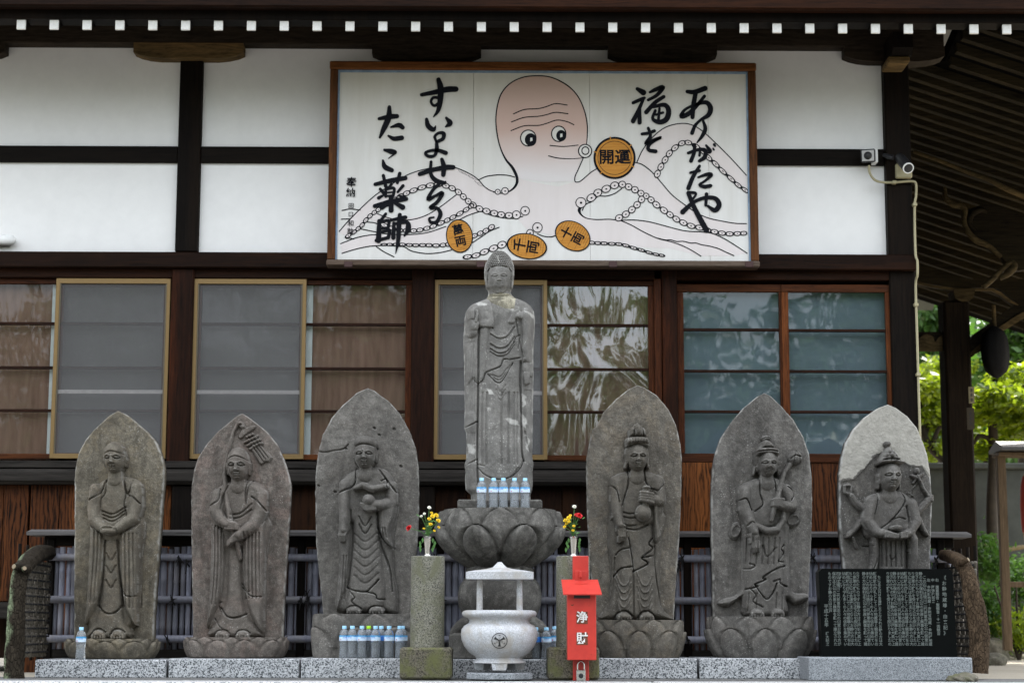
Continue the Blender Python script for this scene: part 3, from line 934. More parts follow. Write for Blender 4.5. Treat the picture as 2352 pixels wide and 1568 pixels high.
LT = (.42, .41, .38)
S_ = {  # paler than the figures: partly lit look put into colour, partly figures' soot
 1: stone('stele_stone_olive', (0.1037, 0.0905, 0.0693), (0.2027, 0.1797, 0.1385), LT, tint=(0.2364, 0.1917, 0.1238), tintamt=.5, seed=1.3, stain=.7),
 2: stone('stele_stone_pinkish', (0.1091, 0.0933, 0.0798), (0.2026, 0.1754, 0.1531), LT, tint=(0.2118, 0.1514, 0.1272), tintamt=.55, seed=5.1, stain=.7),
 3: stone('stele_stone_grey', (0.1123, 0.1043, 0.0938), (0.1877, 0.1753, 0.1579), LT, tint=(0.1341, 0.1173, 0.1025), tintamt=.4, seed=9.7, stain=.5),
 4: stone('stele_stone_brown_grey', (0.1045, 0.0937, 0.0780), (0.1816, 0.1625, 0.1341), LT, tint=(0.2033, 0.1598, 0.1087), tintamt=.45, seed=13.2, stain=.5),
 5: stone('stele_stone_dark_grey', (0.1021, 0.0955, 0.0869), (0.1887, 0.1774, 0.1613), LT, tint=(0.1146, 0.1021, 0.0894), tintamt=.5, seed=17.9, stain=.7),
 6: stone('stele_stone_slate', (0.0914, 0.0855, 0.0779), (0.1618, 0.1522, 0.1387), (.5, .5, .48), tint=(0.1356, 0.1217, 0.1041), tintamt=.35, seed=21.4, stain=.45, patch=(0.3708, 0.3546, 0.3132)),
 7: stone('buddha_stone', (0.1587, 0.1523, 0.1409), (0.2466, 0.2371, 0.2196), (.55, .54, .50), tint=(0.1199, 0.1145, 0.1045), tintamt=.5, seed=27.3, stain=.7, speck=.6, mot=.55, patch=(.46, .45, .42)),
 8: stone('pedestal_stone', (0.0921, 0.0873, 0.0785), (0.1896, 0.1798, 0.1623), LT, tint=(0.0537, 0.0502, 0.0441), tintamt=.8, seed=31.3, stain=.7),
}

FS_ = {
 1: stone('figure_stone_olive', (0.1020, 0.0891, 0.0702), (0.1560, 0.1385, 0.1077), LT, tint=(0.1897, 0.1471, 0.1014), tintamt=.35, seed=2.3, stain=.6, mot=.7, speck=.3),
 2: stone('figure_stone_pinkish', (0.1119, 0.0972, 0.0831), (0.1610, 0.1418, 0.1235), LT, tint=(0.1747, 0.1289, 0.1078), tintamt=.35, seed=6.1, stain=.6, mot=.7),
 3: stone('figure_stone_grey', (0.1001, 0.0935, 0.0842), (0.1383, 0.1294, 0.1169), LT, tint=(0.1060, 0.0939, 0.0825), tintamt=.3, seed=10.7, stain=.4, mot=.7),
 4: stone('figure_stone_brown_grey', (0.0901, 0.0813, 0.0682), (0.1275, 0.1150, 0.0964), LT, tint=(0.1155, 0.0972, 0.0711), tintamt=.3, seed=14.2, stain=.4, mot=.7),
 5: stone('figure_stone_dark_grey', (0.0906, 0.0847, 0.0766), (0.1388, 0.1304, 0.1185), LT, tint=(0.0929, 0.0835, 0.0734), tintamt=.3, seed=18.9, stain=.5, mot=.7),
 6: stone('figure_stone_slate', (0.0861, 0.0808, 0.0738), (0.1248, 0.1176, 0.1078), LT, tint=(0.1026, 0.0930, 0.0802), tintamt=.3, seed=22.4, stain=.35, mot=.7),
}
YS = 12.75
def vp(z, m):   # zoom px -> view px
    return ((z[0] / m[2] + m[0]) / 1.08844, (z[1] / m[2] + m[1]) / 1.08844)

# ===== stele 1: monk figure holding a bowl
m1 = (0, 1000, 2.218)
t1 = thing('stone_stele', 'leftmost arched stone stele, carved monk with both hands round a small bowl', 'statue', tuple(P(270, 1505, YS)), 'row of carved stone steles')
L = [(652, 58), (600, 90), (520, 165), (470, 225), (435, 290), (418, 370), (413, 450), (412, 800), (410, 1000), (409, 1325)]
Rr = [(652, 58), (700, 80), (740, 110), (820, 180), (870, 240), (895, 310), (908, 380), (905, 470), (895, 600), (880, 800), (865, 1000), (852, 1200), (847, 1325)]
r = Relief(*m1, L, Rr, YS, seed=11)
r.poly([(610, 428), (700, 425), (775, 448), (800, 500), (798, 640), (780, 760), (740, 800), (560, 800), (520, 740), (508, 620), (515, 520), (560, 460)], 46, 40)
r.poly([(520, 640), (795, 640), (790, 900), (775, 1180), (720, 1270), (500, 1270), (500, 1000), (515, 800)], 34, 34)
r.poly([(565, 770), (690, 770), (705, 1000), (712, 1190), (735, 1318), (495, 1318), (530, 1220), (560, 1130), (572, 950)], 46, 40)
r.poly([(510, 690), (580, 720), (602, 800), (592, 950), (560, 1130), (484, 1246), (492, 1100), (505, 850)], 60, 30)
r.poly([(672, 740), (770, 690), (798, 700), (792, 850), (778, 1100), (772, 1250), (715, 1185), (690, 1080), (675, 930)], 62, 30)
r.cap([(545, 500, 36, 26), (538, 600, 38, 30), (545, 670, 36, 40), (605, 722, 26, 62)], k=12)
r.cap([(768, 490, 36, 26), (772, 590, 38, 30), (755, 660, 36, 40), (680, 715, 26, 62)], k=12)
r.poly([(575, 640), (730, 640), (735, 740), (650, 780), (570, 740)], 50, 40)
r.cap([(653, 395, 36, 38), (653, 440, 40, 40)], k=14, flat=.35)
r.face(653, 330, 59, 240, 418, 34, 62)
r.line([(598, 312), (650, 298), (710, 312)], 5, -5)
r.cur = 1
for x in (592, 604, 616):
    r.cap([(x - 20, 700 + (x - 592) * .6, 9, 72), (x + 22, 716 + (x - 592) * .7, 8, 82)], k=1)
for x in (592, 604, 616):
    r.cap([(700 - (x - 592) * .3, 700 + (x - 592) * .6, 9, 72), (660, 716 + (x - 592) * .7, 8, 82)], k=1)
r.cur = 2
r.ell(631, 730, 46, 24, 22, 78, k=2); r.ell(631, 716, 42, 15, 10, 88, k=2); r.ell(631, 716, 30, 9, -8, mode='add')
r.cur = 1
for i, y in enumerate((620, 640, 660)):
    r.line([(585 + 4 * i, y), (645, y + 16), (715 - 5 * i, y - 24)], 5, -6)
r.line([(607, 440), (575, 520), (515, 560)], 5, -9); r.line([(607, 440), (600, 520), (575, 560), (570, 640)], 5, -7)
r.line([(700, 430), (720, 520), (760, 545), (795, 580)], 5, -9); r.line([(695, 430), (715, 520), (705, 580), (720, 650)], 5, -7)
r.line([(748, 450), (740, 500), (730, 520)], 6, -8)
for x in (520, 540, 560, 578):
    r.line([(x + 8, 730), (x + 4, 850), (x - 8, 1000), (x - 18, 1120)], 5, -5)
for x in (690, 712, 735, 757, 778):
    r.line([(x, 745), (x + 2, 850), (x + 4, 1000), (x + 4, 1150)], 5, -5)
r.line([(600, 780), (590, 950), (560, 1140)], 6, -8); r.line([(668, 780), (680, 950), (700, 1140)], 6, -8)
for y in (850, 920, 1000):
    r.line([(605, y), (632, y + 40), (660, y)], 6, -5)
r.line([(560, 1140), (600, 1178), (640, 1182), (670, 1165), (690, 1140)], 5, -9)
r.line([(690, 1040), (720, 1085), (770, 1088)], 5, -7)
r.cur = 1
for cx in (567, 674):
    r.ell(cx, 1296, 42, 28, 40, 30, k=6)
    for i in range(5):
        r.cap([(cx - 30 + 15 * i, 1302, 7, 60), (cx - 31 + 15.5 * i, 1314, 7, 62)], k=1)
    r.line([(cx - 45, 1300), (cx - 25, 1272), (cx + 5, 1268), (cx + 35, 1285)], 5, -8)
r.objects(t1, ['stele_slab', 'carved_figure', 'carved_bowl'], [S_[1], FS_[1], FS_[1]])
a, b2 = vp((386, 1320), m1), vp((862, 1424), m1)
lotus(t1, 'lotus_base', S_[1], a[0], b2[0], a[1], b2[1] + 2, YS + .02, .26, n=10, amp=.02, bot=.86, bulge=.05, seed=3)

# ===== stele 2: monk with a ringed staff
m2 = (440, 1000, 2.2177)
t2 = thing('stone_stele', 'second stele from the left, carved monk gripping a long ringed staff', 'statue', tuple(P(552, 1505, YS)), 'row of carved stone steles')
L = [(365, 72), (330, 92), (240, 165), (170, 240), (120, 320), (95, 410), (84, 480), (84, 700), (88, 1000), (92, 1200), (93, 1325)]
Rr = [(365, 72), (400, 92), (500, 170), (560, 245), (600, 330), (628, 420), (637, 480), (630, 640), (615, 850), (600, 1100), (592, 1325)]
r = Relief(*m2, L, Rr, YS, seed=23)
r.poly([(290, 455), (420, 448), (490, 480), (515, 540), (515, 680), (500, 760), (450, 830), (250, 830), (205, 740), (198, 640), (205, 530), (245, 480)], 46, 40)
r.poly([(205, 660), (515, 650), (505, 900), (495, 1290), (440, 1250), (260, 1250), (180, 1260), (195, 1000), (200, 800)], 34, 34)
r.poly([(285, 790), (375, 790), (390, 1000), (410, 1170), (490, 1312), (190, 1312), (240, 1200), (275, 1100), (285, 950)], 46, 40)
r.poly([(200, 680), (280, 720), (290, 820), (285, 1000), (250, 1140), (178, 1262), (190, 1080), (200, 850)], 60, 30)
r.poly([(375, 780), (470, 690), (512, 680), (506, 900), (500, 1100), (494, 1292), (430, 1210), (395, 1100), (375, 950)], 62, 30)
r.cap([(242, 530, 36, 26), (235, 620, 40, 32), (262, 670, 36, 46), (305, 695, 26, 64)], k=12)
r.cap([(485, 530, 34, 26), (480, 620, 40, 32), (445, 700, 38, 46), (365, 755, 28, 66)], k=12)
r.poly([(280, 620), (440, 620), (430, 760), (350, 800), (285, 760)], 46, 40)
r.cap([(355, 440, 38, 38), (355, 480, 42, 40)], k=14, flat=.35)
r.face(356, 370, 62, 272, 460, 34, 64)
r.line([(296, 342), (352, 324), (415, 345)], 4, -6)
r.cur = 2
r.cap([(352, 112, 8, 4), (318, 180, 9, 6), (290, 290, 11, 10), (275, 420, 12, 22), (295, 560, 13, 46), (318, 670, 13, 66), (352, 800, 14, 52), (372, 880, 12, 42)], k=2)
r.cap([(358, 130, 14, 4), (374, 150, 12, 5)], k=2); r.ell(360, 138, 9, 8, -8, mode='add')
r.poly([(345, 205), (372, 160), (438, 140), (440, 158), (400, 185), (360, 215)], 9, 8)
for i in range(4):
    for j in range(3):
        r.ell(395 + 17 * j + 13 * i, 205 - 7 * j + 17 * i, 10, 9, 9, 8, k=1)
for i in range(3):
    r.cap([(382 + 15 * i, 235 + 18 * i, 8, 6), (452 + 13 * i, 200 + 20 * i, 8, 6)], k=2)
r.poly([(418, 275), (470, 245), (538, 318), (520, 345), (498, 342), (478, 360), (462, 352)], 12, 10, smooth=False)
for i in range(3):
    r.line([(435 + 13 * i, 268 - 8 * i), (485 + 14 * i, 340 - 10 * i)], 3, -5, False)
r.cur = 1
for i in range(4):
    r.cap([(296, 684 + 11 * i, 9, 74), (330, 690 + 10 * i, 9, 84), (364, 700 + 7 * i, 8, 80)], k=1)
r.cap([(300, 678, 10, 76), (345, 690, 9, 82)], k=1)
for i in range(4):
    r.cap([(372 - 3 * i, 735 + 12 * i, 10, 76), (340 - 3 * i, 762 + 10 * i, 9, 86), (310, 790 + 7 * i, 8, 78)], k=1)
for i, y in enumerate((610, 632)):
    r.line([(320, y + 30), (370, y + 20), (430, y - 30 + 10 * i)], 5, -6)
r.line([(258, 500), (250, 560), (205, 590)], 5, -9); r.line([(300, 480), (275, 540), (262, 610)], 5, -7)
r.line([(405, 450), (395, 520), (400, 580), (408, 500), (430, 450)], 4, -7); r.line([(430, 540), (470, 570), (512, 620)], 5, -9)
for x in (215, 232, 250, 268):
    r.line([(x, 700), (x, 850), (x - 6, 1000), (x - 18, 1130)], 5, -5)
for x in (395, 415, 435, 455, 475):
    r.line([(x, 740), (x, 850), (x + 2, 1000), (x + 4, 1100)], 5, -5)
r.line([(380, 1040), (430, 1085), (485, 1090)], 4, -8); r.line([(378, 1020), (410, 1060), (425, 1058)], 4, -6)
r.line([(258, 1150), (300, 1200), (350, 1204), (400, 1185)], 5, -9); r.line([(225, 1210), (260, 1260), (300, 1278)], 4, -5)
r.line([(258, 1170), (244, 1130), (262, 1118)], 4, -6)
for cx in (270, 384):
    r.ell(cx, 1296, 42, 24, 36, 32, k=6)
    for i in range(5):
        r.cap([(cx - 28 + 14 * i, 1300, 7, 60), (cx - 30 + 15 * i, 1312, 7, 60)], k=1)
    r.line([(cx - 42, 1298), (cx - 25, 1276), (cx + 15, 1274), (cx + 38, 1290)], 4, -7)
r.objects(t2, ['stele_slab', 'carved_figure', 'carved_staff'], [S_[2], FS_[2], FS_[2]])
a, b2 = vp((63, 1312), m2), vp((608, 1418), m2)
lotus(t2, 'lotus_base', S_[2], a[0], b2[0], a[1], b2[1] + 2, YS + .02, .27, n=12, amp=.017, bot=.9, bulge=.03, seed=5)

# ===== stele 3: monk with jewel
m3 = (760, 940, 2.0443)
t3 = thing('stone_stele', 'third stele from the left, carved monk holding a round jewel, above water bottles', 'statue', tuple(P(840, 1500, YS)), 'row of carved stone steles')
L = [(325, 60), (270, 85), (200, 145), (140, 215), (95, 300), (70, 400), (58, 520), (57, 650), (62, 850), (75, 1000), (90, 1120), (100, 1230)]
Rr = [(325, 60), (360, 75), (430, 125), (490, 190), (540, 280), (572, 370), (585, 470), (588, 600), (585, 750), (575, 900), (560, 1050), (545, 1230)]
r = Relief(*m3, L, Rr, YS, seed=37)
r.poly([(270, 475), (390, 470), (450, 510), (475, 580), (478, 650), (460, 720), (380, 760), (240, 760), (190, 700), (186, 600), (205, 520)], 44, 38)
r.poly([(195, 620), (470, 620), (465, 800), (462, 950), (480, 1205), (360, 1190), (170, 1200), (180, 1000), (190, 800)], 30, 34)
r.poly([(250, 680), (395, 680), (405, 850), (420, 1000), (430, 1100), (400, 1200), (225, 1205), (225, 1080), (240, 900)], 48, 42)
r.poly([(380, 660), (470, 650), (478, 700), (450, 800), (460, 880), (425, 860), (385, 790)], 60, 26)
r.poly([(186, 740), (240, 740), (245, 900), (215, 1100), (168, 1200), (176, 1050)], 46, 24)
r.cap([(215, 560, 32, 26), (212, 650, 32, 32), (215, 740, 28, 42), (210, 790, 24, 52)], k=12)
r.cap([(450, 570, 32, 26), (452, 650, 32, 32), (400, 665, 28, 56), (355, 665, 24, 70)], k=12)
r.cap([(318, 475, 32, 38), (318, 510, 36, 40)], k=14, flat=.35)
r.face(318, 408, 57, 335, 482, 36, 62)
r.ell(318, 350, 58, 38, 50, 40, k=3); r.line([(262, 372), (318, 362), (375, 372)], 4, -7)
r.ell(314, 392, 6, 6, 8, mode='add')
r.cap([(270, 580, 12, 62), (310, 565, 16, 66), (360, 585, 18, 66), (428, 570, 14, 60)], k=6)
r.cur = 2
r.ell(340, 645, 32, 32, 34, 76, k=2)
r.cur = 1
for i in range(4):
    r.cap([(372, 658 + 10 * i, 10, 78), (335, 668 + 8 * i, 9, 92), (304 + 4 * i, 662 + 8 * i, 8, 84)], k=1)
r.hand([[(195 + 11 * i, 790, 8, 60), (192 + 9 * i, 820, 7, 66), (198 + 6 * i, 845, 7, 60)] for i in range(4)], (212, 780, 30, 34, 24), 42)
r.cap([(200, 850, 6, 30), (200, 890, 5, 24)], k=2); r.cap([(226, 850, 8, 30), (224, 900, 7, 20)], k=2)
for y in (730, 770):
    r.line([(288, y - 10), (318, y + 38), (350, y - 8)], 4, -6)
for i in range(6):
    y = 820 + 42 * i
    r.line([(262, y - 12), (320, y + 30), (385, y - 20)], 6, -2.6)
r.line([(270, 480), (262, 560), (190, 600)], 5, -10); r.line([(385, 480), (430, 540), (475, 600)], 5, -9); r.line([(400, 540), (425, 530), (430, 575)], 4, -8)
r.line([(225, 1080), (260, 1095), (320, 1102), (350, 1080), (388, 1040)], 4, -11)
r.line([(322, 1102), (370, 1115), (380, 1138), (415, 1140)], 4, -10); r.line([(240, 1100), (265, 1130), (250, 1150), (280, 1178)], 4, -7)
r.line([(245, 690), (255, 850), (240, 1000), (225, 1080)], 5, -7); r.line([(380, 700), (395, 850), (440, 980), (455, 1100)], 5, -8)
r.line([(380, 780), (420, 850), (462, 880)], 4, -8)
for x in (195, 210, 224):
    r.line([(x, 920), (x - 6, 1040), (x - 14, 1140)], 4, -4)
for i in range(3):
    r.line([(395 + 12 * i, 780), (400 + 14 * i, 830)], 4, -5, False)
for cx in (262, 376):
    r.ell(cx, 1196, 42, 24, 38, 30, k=6)
    for i in range(5):
        r.cap([(cx - 28 + 14 * i, 1198, 7, 58), (cx - 30 + 15 * i, 1208, 7, 58)], k=1)
    r.line([(cx - 44, 1200), (cx - 25, 1178), (cx + 15, 1175), (cx + 38, 1190)], 4, -8)
for (x, y) in ((215, 370), (385, 300), (460, 270), (360, 265), (495, 460), (160, 590), (75, 560)):
    r.ell(x, y, 10, 7, -7, mode='add', rot=30)
r.line([(75, 385), (110, 388), (150, 380), (200, 372), (225, 350)], 4, -5)
r.objects(t3, ['stele_slab', 'carved_figure', 'carved_jewel'], [S_[3], FS_[3], FS_[3]])
a, b2 = vp((60, 1215), m3), vp((545, 1435), m3)
lotus(t3, 'lotus_base', S_[3], a[0], b2[0] + 22, a[1], b2[1] + 3, YS + .02, .27, n=9, rows=2, amp=.02, bot=.95, bulge=.02, seed=7, flat=7.0)

# ===== stele 4: crowned figure with vase
m4 = (1440, 940, 2.0443)
t4 = thing('stone_stele', 'arched stele right of the red donation box, crowned figure holding a round vase', 'statue', tuple(P(1460, 1500, YS)), 'row of carved stone steles')
L = [(315, 45), (270, 65), (200, 120), (140, 185), (115, 235), (100, 262), (85, 268), (70, 330), (55, 420), (53, 520), (58, 700), (65, 900), (85, 1100), (100, 1255)]
Rr = [(315, 45), (350, 58), (410, 95), (470, 165), (510, 245), (532, 330), (541, 420), (538, 600), (530, 800), (515, 1000), (505, 1150), (500, 1255)]
r = Relief(*m4, L, Rr, YS, seed=41)
r.poly([(255, 490), (350, 485), (415, 510), (442, 565), (450, 660), (420, 740), (370, 780), (240, 790), (180, 740), (165, 640), (172, 550), (200, 505)], 46, 38)
r.poly([(170, 700), (440, 690), (435, 850), (430, 1000), (440, 1180), (500, 1245), (330, 1235), (120, 1245), (165, 1150), (175, 1000), (160, 850)], 30, 34)
r.poly([(215, 760), (375, 745), (405, 850), (415, 1000), (410, 1150), (395, 1240), (210, 1240), (195, 1100), (195, 930), (205, 850)], 48, 44)
r.cap([(205, 545, 36, 26), (200, 640, 34, 32), (205, 710, 30, 44), (218, 765, 24, 58)], k=12)
r.cap([(410, 545, 36, 26), (420, 640, 34, 34), (390, 640, 28, 52), (355, 632, 24, 70)], k=12)
r.cap([(308, 480, 32, 38), (306, 520, 38, 40)], k=14, flat=.35)
r.poly([(250, 470), (245, 380), (300, 330), (365, 380), (362, 470), (330, 440), (285, 440)], 40, 20, base=16)
r.face(307, 420, 52, 352, 496, 38, 62)
for sg in (-1, 1):
    r.cap([(306 + sg * 50, 430, 9, 40), (306 + sg * 56, 470, 9, 34)], k=2)
r.poly([(248, 372), (248, 328), (306, 318), (362, 328), (364, 372), (306, 365)], 66, 16, base=22)
for i in range(8):
    r.ell(256 + 14 * i, 345, 7, 13, 8, mode='add')
r.line([(250, 360), (306, 354), (362, 360)], 4, -7)
r.poly([(262, 322), (262, 280), (285, 262), (306, 246), (330, 264), (350, 282), (350, 322)], 60, 20, base=14)
r.ell(310, 290, 17, 28, 16, mode='add'); r.line([(290, 270), (288, 315)], 4, -8); r.line([(332, 270), (334, 315)], 4, -8)
for e_ in ((303, 282), (318, 282)): r.ell(e_[0], e_[1], 4, 3, -4, mode='add')
r.cur = 2
r.ell(334, 706, 40, 44, 34, 62, k=3); r.cap([(348, 670, 17, 60), (349, 600, 15, 68), (350, 585, 19, 66)], k=4)
r.ell(350, 577, 21, 8, 16, 76, k=2)
r.cur = 1
for i in range(4):
    r.cap([(380, 612 + 14 * i, 10, 74), (350, 608 + 13 * i, 9, 92), (322, 602 + 13 * i, 8, 80)], k=1)
r.ell(372, 635, 26, 28, 24, 60, k=4)
r.hand([[(212 + 9 * i, 795, 7, 66), (212 + 9 * i, 825, 7, 68), (212 + 8 * i, 850 - 3 * i, 6, 62)] for i in range(4)], (220, 785, 26, 36, 26), 48)
r.cap([(238, 770, 8, 66), (243, 800, 7, 62)], k=1)
r.line([(262, 490), (260, 560), (240, 630), (228, 670)], 4, -10); r.line([(342, 490), (350, 545), (372, 575), (400, 590)], 4, -10)
r.line([(170, 565), (200, 590), (215, 650)], 4, -9); r.line([(405, 595), (440, 560)], 4, -9)
r.poly([(170, 735), (180, 702), (222, 690), (234, 718), (210, 732), (185, 742)], 62, 12)
for y in (700, 722, 760):
    r.line([(235, y), (270, y + 8), (300, y + 4)], 4, -6)
r.line([(240, 780), (300, 788), (360, 765)], 5, -9)
r.poly([(375, 650), (415, 655), (420, 760), (430, 820), (400, 860), (385, 780)], 56, 18)
r.line([(385, 830), (365, 860), (385, 885), (330, 930), (360, 960), (285, 1000)], 4, -10); r.line([(330, 930), (390, 920)], 4, -9)
r.line([(262, 830), (280, 930), (288, 1000)], 4, -8); r.line([(265, 880), (225, 890), (200, 915)], 4, -7); r.line([(280, 975), (225, 985), (190, 1025)], 4, -10)
for cx in (238, 345):
    for i in range(5):
        y = 1030 + 36 * i
        r.line([(cx - 40 + 2 * i, y - 30), (cx - 15, y + 32), (cx + 12, y + 36), (cx + 36, y - 10)], 4, 4.5)
r.line([(287, 1000), (290, 1240)], 5, -6); r.line([(195, 930), (185, 1100), (150, 1200)], 5, -6); r.line([(395, 870), (400, 1000), (430, 1170)], 5, -7)
for cx in (240, 355):
    r.ell(cx, 1228, 40, 24, 38, 30, k=6)
    for i in range(5):
        r.cap([(cx - 28 + 14 * i, 1230, 7, 58), (cx - 30 + 15 * i, 1240, 7, 58)], k=1)
    r.line([(cx - 45, 1232), (cx - 25, 1206), (cx + 10, 1200), (cx + 42, 1225)], 5, -10)
r.objects(t4, ['stele_slab', 'carved_figure', 'carved_vase'], [S_[4], FS_[4], FS_[4]])
a, b2 = vp((85, 1245), m4), vp((540, 1432), m4)
lotus(t4, 'lotus_base', S_[4], a[0] - 6, b2[0], a[1], b2[1] + 3, YS + .02, .27, n=10, rows=2, amp=.024, bot=.82, bulge=.05, seed=9)

# ===== stele 5: crowned figure with lotus bud
m5 = (1740, 940, 2.0443)
t5 = thing('stone_stele', 'second stele from the right, crowned figure holding a lotus bud on a long stem', 'statue', tuple(P(1752, 1500, YS)), 'row of carved stone steles')
L = [(350, 85), (310, 105), (240, 165), (180, 235), (130, 310), (100, 390), (85, 480), (80, 600), (80, 800), (85, 1000), (90, 1240)]
Rr = [(350, 85), (380, 100), (440, 155), (500, 225), (550, 310), (580, 400), (592, 500), (595, 620), (592, 800), (585, 950), (578, 1100), (573, 1240)]
r = Relief(*m5, L, Rr, YS, seed=53)
r.poly([(300, 525), (400, 520), (450, 550), (480, 600), (500, 660), (470, 720), (430, 780), (270, 790), (220, 720), (212, 620), (225, 560)], 46, 38)
r.ell(200, 790, 32, 46, 20, 4, rot=20); r.ell(200, 790, 18, 30, -10, mode='add', rot=20)
r.ell(490, 735, 44, 36, 20, 4, rot=-25); r.ell(492, 735, 28, 20, -10, mode='add', rot=-25)
r.poly([(225, 760), (455, 740), (470, 900), (480, 1000), (490, 1100), (560, 1110), (570, 1140), (500, 1168), (460, 1140), (450, 1225), (240, 1225), (235, 1130), (160, 1178), (108, 1160), (140, 1135), (210, 1110), (230, 1000)], 28, 26)
r.poly([(255, 790), (430, 775), (445, 900), (450, 1100), (455, 1222), (245, 1222), (240, 1000)], 48, 44)
r.cap([(240, 590, 34, 26), (240, 680, 32, 34), (262, 745, 26, 48), (282, 800, 22, 60)], k=12)
r.cap([(450, 590, 34, 26), (480, 670, 30, 34), (440, 670, 26, 50), (405, 660, 24, 68)], k=12)
r.cap([(352, 515, 32, 38), (352, 550, 38, 40)], k=14, flat=.35)
r.poly([(293, 470), (290, 400), (350, 380), (408, 400), (408, 470), (380, 440), (320, 440)], 40, 20, base=16)
r.face(352, 455, 50, 385, 525, 38, 60, smile=3)
for sg in (-1, 1):
    r.cap([(352 + sg * 56, 470, 7, 30), (352 + sg * 62, 505, 6, 18)], k=2)
r.poly([(292, 418), (294, 382), (350, 374), (404, 382), (404, 418), (350, 410)], 66, 14, base=22)
r.line([(294, 400), (350, 392), (404, 400)], 4, -7)
r.poly([(312, 380), (325, 345), (350, 332), (378, 348), (390, 380)], 52, 18, base=14)
r.ell(354, 322, 24, 15, 26, 16, k=2); r.line([(334, 325), (354, 318), (376, 325)], 3, -6)
r.cur = 2
r.cap([(370, 740, 9, 60), (395, 640, 12, 72), (425, 545, 12, 36), (445, 495, 12, 16), (480, 450, 12, 10)], k=2)
r.ell(503, 420, 36, 38, 26, 8, rot=20, k=3); r.line([(478, 425), (500, 408), (530, 415)], 4, -7); r.line([(492, 450), (496, 412), (510, 385)], 4, -6); r.line([(525, 445), (520, 412), (510, 385)], 4, -6)
r.cur = 1
for i in range(4):
    r.cap([(425, 640 + 12 * i, 10, 70), (398, 640 + 10 * i, 9, 88), (376, 640 + 9 * i, 8, 80)], k=1)
r.ell(415, 662, 24, 28, 22, 60, k=4)
r.hand([[(274 + 10 * i, 850, 7, 66), (274 + 10 * i, 880, 7, 68), (280 + 8 * i, 902 - 2 * i, 6, 62)] for i in range(4)], (284, 828, 28, 36, 24), 50)
r.cap([(262, 815, 8, 68), (266, 855, 7, 64)], k=1)
r.line([(318, 525), (316, 600), (330, 660), (290, 695)], 4, -9); r.line([(388, 525), (395, 570), (400, 600)], 4, -9)
r.line([(212, 640), (245, 635), (272, 690)], 4, -10); r.line([(455, 570), (490, 600), (470, 640)], 4, -9)
r.line([(250, 768), (270, 750), (290, 762)], 4, -8)
r.cap([(285, 765, 16, 50), (350, 795, 18, 56), (400, 790, 17, 56), (430, 740, 14, 50), (435, 690, 10, 46)], k=4)
r.line([(330, 870), (350, 925), (395, 880)], 5, -6)
r.line([(440, 865), (425, 885), (440, 905), (410, 945), (435, 950)], 4, -10)
r.line([(445, 970), (390, 990), (330, 1030), (345, 1040), (290, 1065), (305, 1075), (245, 1090)], 4, -12)
r.line([(265, 960), (290, 970), (270, 985), (240, 985)], 4, -8); r.line([(290, 1065), (320, 1110), (352, 1140), (385, 1100), (400, 1060)], 4, -10)
r.line([(385, 1050), (415, 1040), (420, 1060), (455, 1075)], 4, -9); r.line([(270, 1090), (295, 1120), (280, 1150), (330, 1180)], 4, -7)
for x in (260, 300, 400, 430):
    r.line([(x, 1110), (x - 4, 1200)], 4, -4, False)
for x in (255, 275, 300, 330, 360, 390, 415):
    r.line([(x, 830), (x - 6, 960)], 5, -4, False)
for cx in (300, 404):
    r.ell(cx, 1208, 36, 22, 38, 30, k=6)
    for i in range(5):
        r.cap([(cx - 26 + 13 * i, 1212, 7, 56), (cx - 28 + 14 * i, 1224, 7, 56)], k=1)
r.objects(t5, ['stele_slab', 'carved_figure', 'carved_lotus_bud'], [S_[5], FS_[5], FS_[5]])
a, b2 = vp((66, 1228), m5), vp((588, 1432), m5)
lotus(t5, 'lotus_base', S_[5], a[0], b2[0], a[1], b2[1] + 3, YS + .02, .27, n=10, rows=2, amp=.024, bot=.78, bulge=.07, seed=11)

# ===== stele 6: many-armed figure behind the black tablet
m6 = (2000, 980, 2.157)
t6 = thing('stone_stele', 'rightmost stele with a pale top, many-armed crowned figure behind the black tablet', 'statue', tuple(P(2034, 1505, YS)), 'row of carved stone steles')
L = [(475, 66), (420, 85), (350, 135), (290, 200), (250, 270), (228, 350), (216, 440), (214, 600), (218, 750), (235, 900), (250, 1050), (262, 1300), (264, 1400)]
Rr = [(475, 66), (520, 85), (580, 130), (630, 190), (665, 270), (690, 350), (704, 450), (712, 560), (711, 700), (705, 900), (700, 1100), (690, 1300), (688, 1400)]
r = Relief(*m6, L, Rr, YS, seed=61, step=2.6)
d_ = 560 - (r.X - 230) * .0
r.poly([(225, 480), (290, 470), (350, 410), (400, 350), (470, 300), (540, 370), (600, 400), (660, 395), (700, 450), (720, 700), (720, 1450), (200, 1450), (200, 700)], -4.5, 22, mode='add', smooth=False)
r.poly([(420, 540), (520, 535), (575, 560), (605, 610), (620, 700), (600, 780), (560, 800), (380, 800), (330, 740), (325, 640), (350, 570)], 48, 38)
r.poly([(400, 720), (560, 720), (570, 850), (570, 1000), (580, 1400), (380, 1400), (400, 1000)], 42, 40)
r.cap([(370, 600, 34, 26), (348, 700, 34, 34), (390, 760, 28, 52), (455, 775, 20, 72)], k=12)
r.cap([(585, 610, 34, 26), (605, 700, 32, 34), (565, 765, 26, 52), (510, 778, 20, 72)], k=12)
r.cap([(560, 740, 26, 40), (590, 800, 24, 46), (595, 880, 22, 40), (590, 960, 20, 30)], k=6)
r.cap([(390, 780, 20, 34), (395, 880, 18, 30), (385, 960, 20, 26)], k=6)
r.cap([(468, 530, 34, 38), (468, 565, 40, 40)], k=14, flat=.35)
r.face(468, 458, 56, 385, 545, 38, 62)
r.line([(418, 400), (468, 392), (522, 400)], 4, -8)
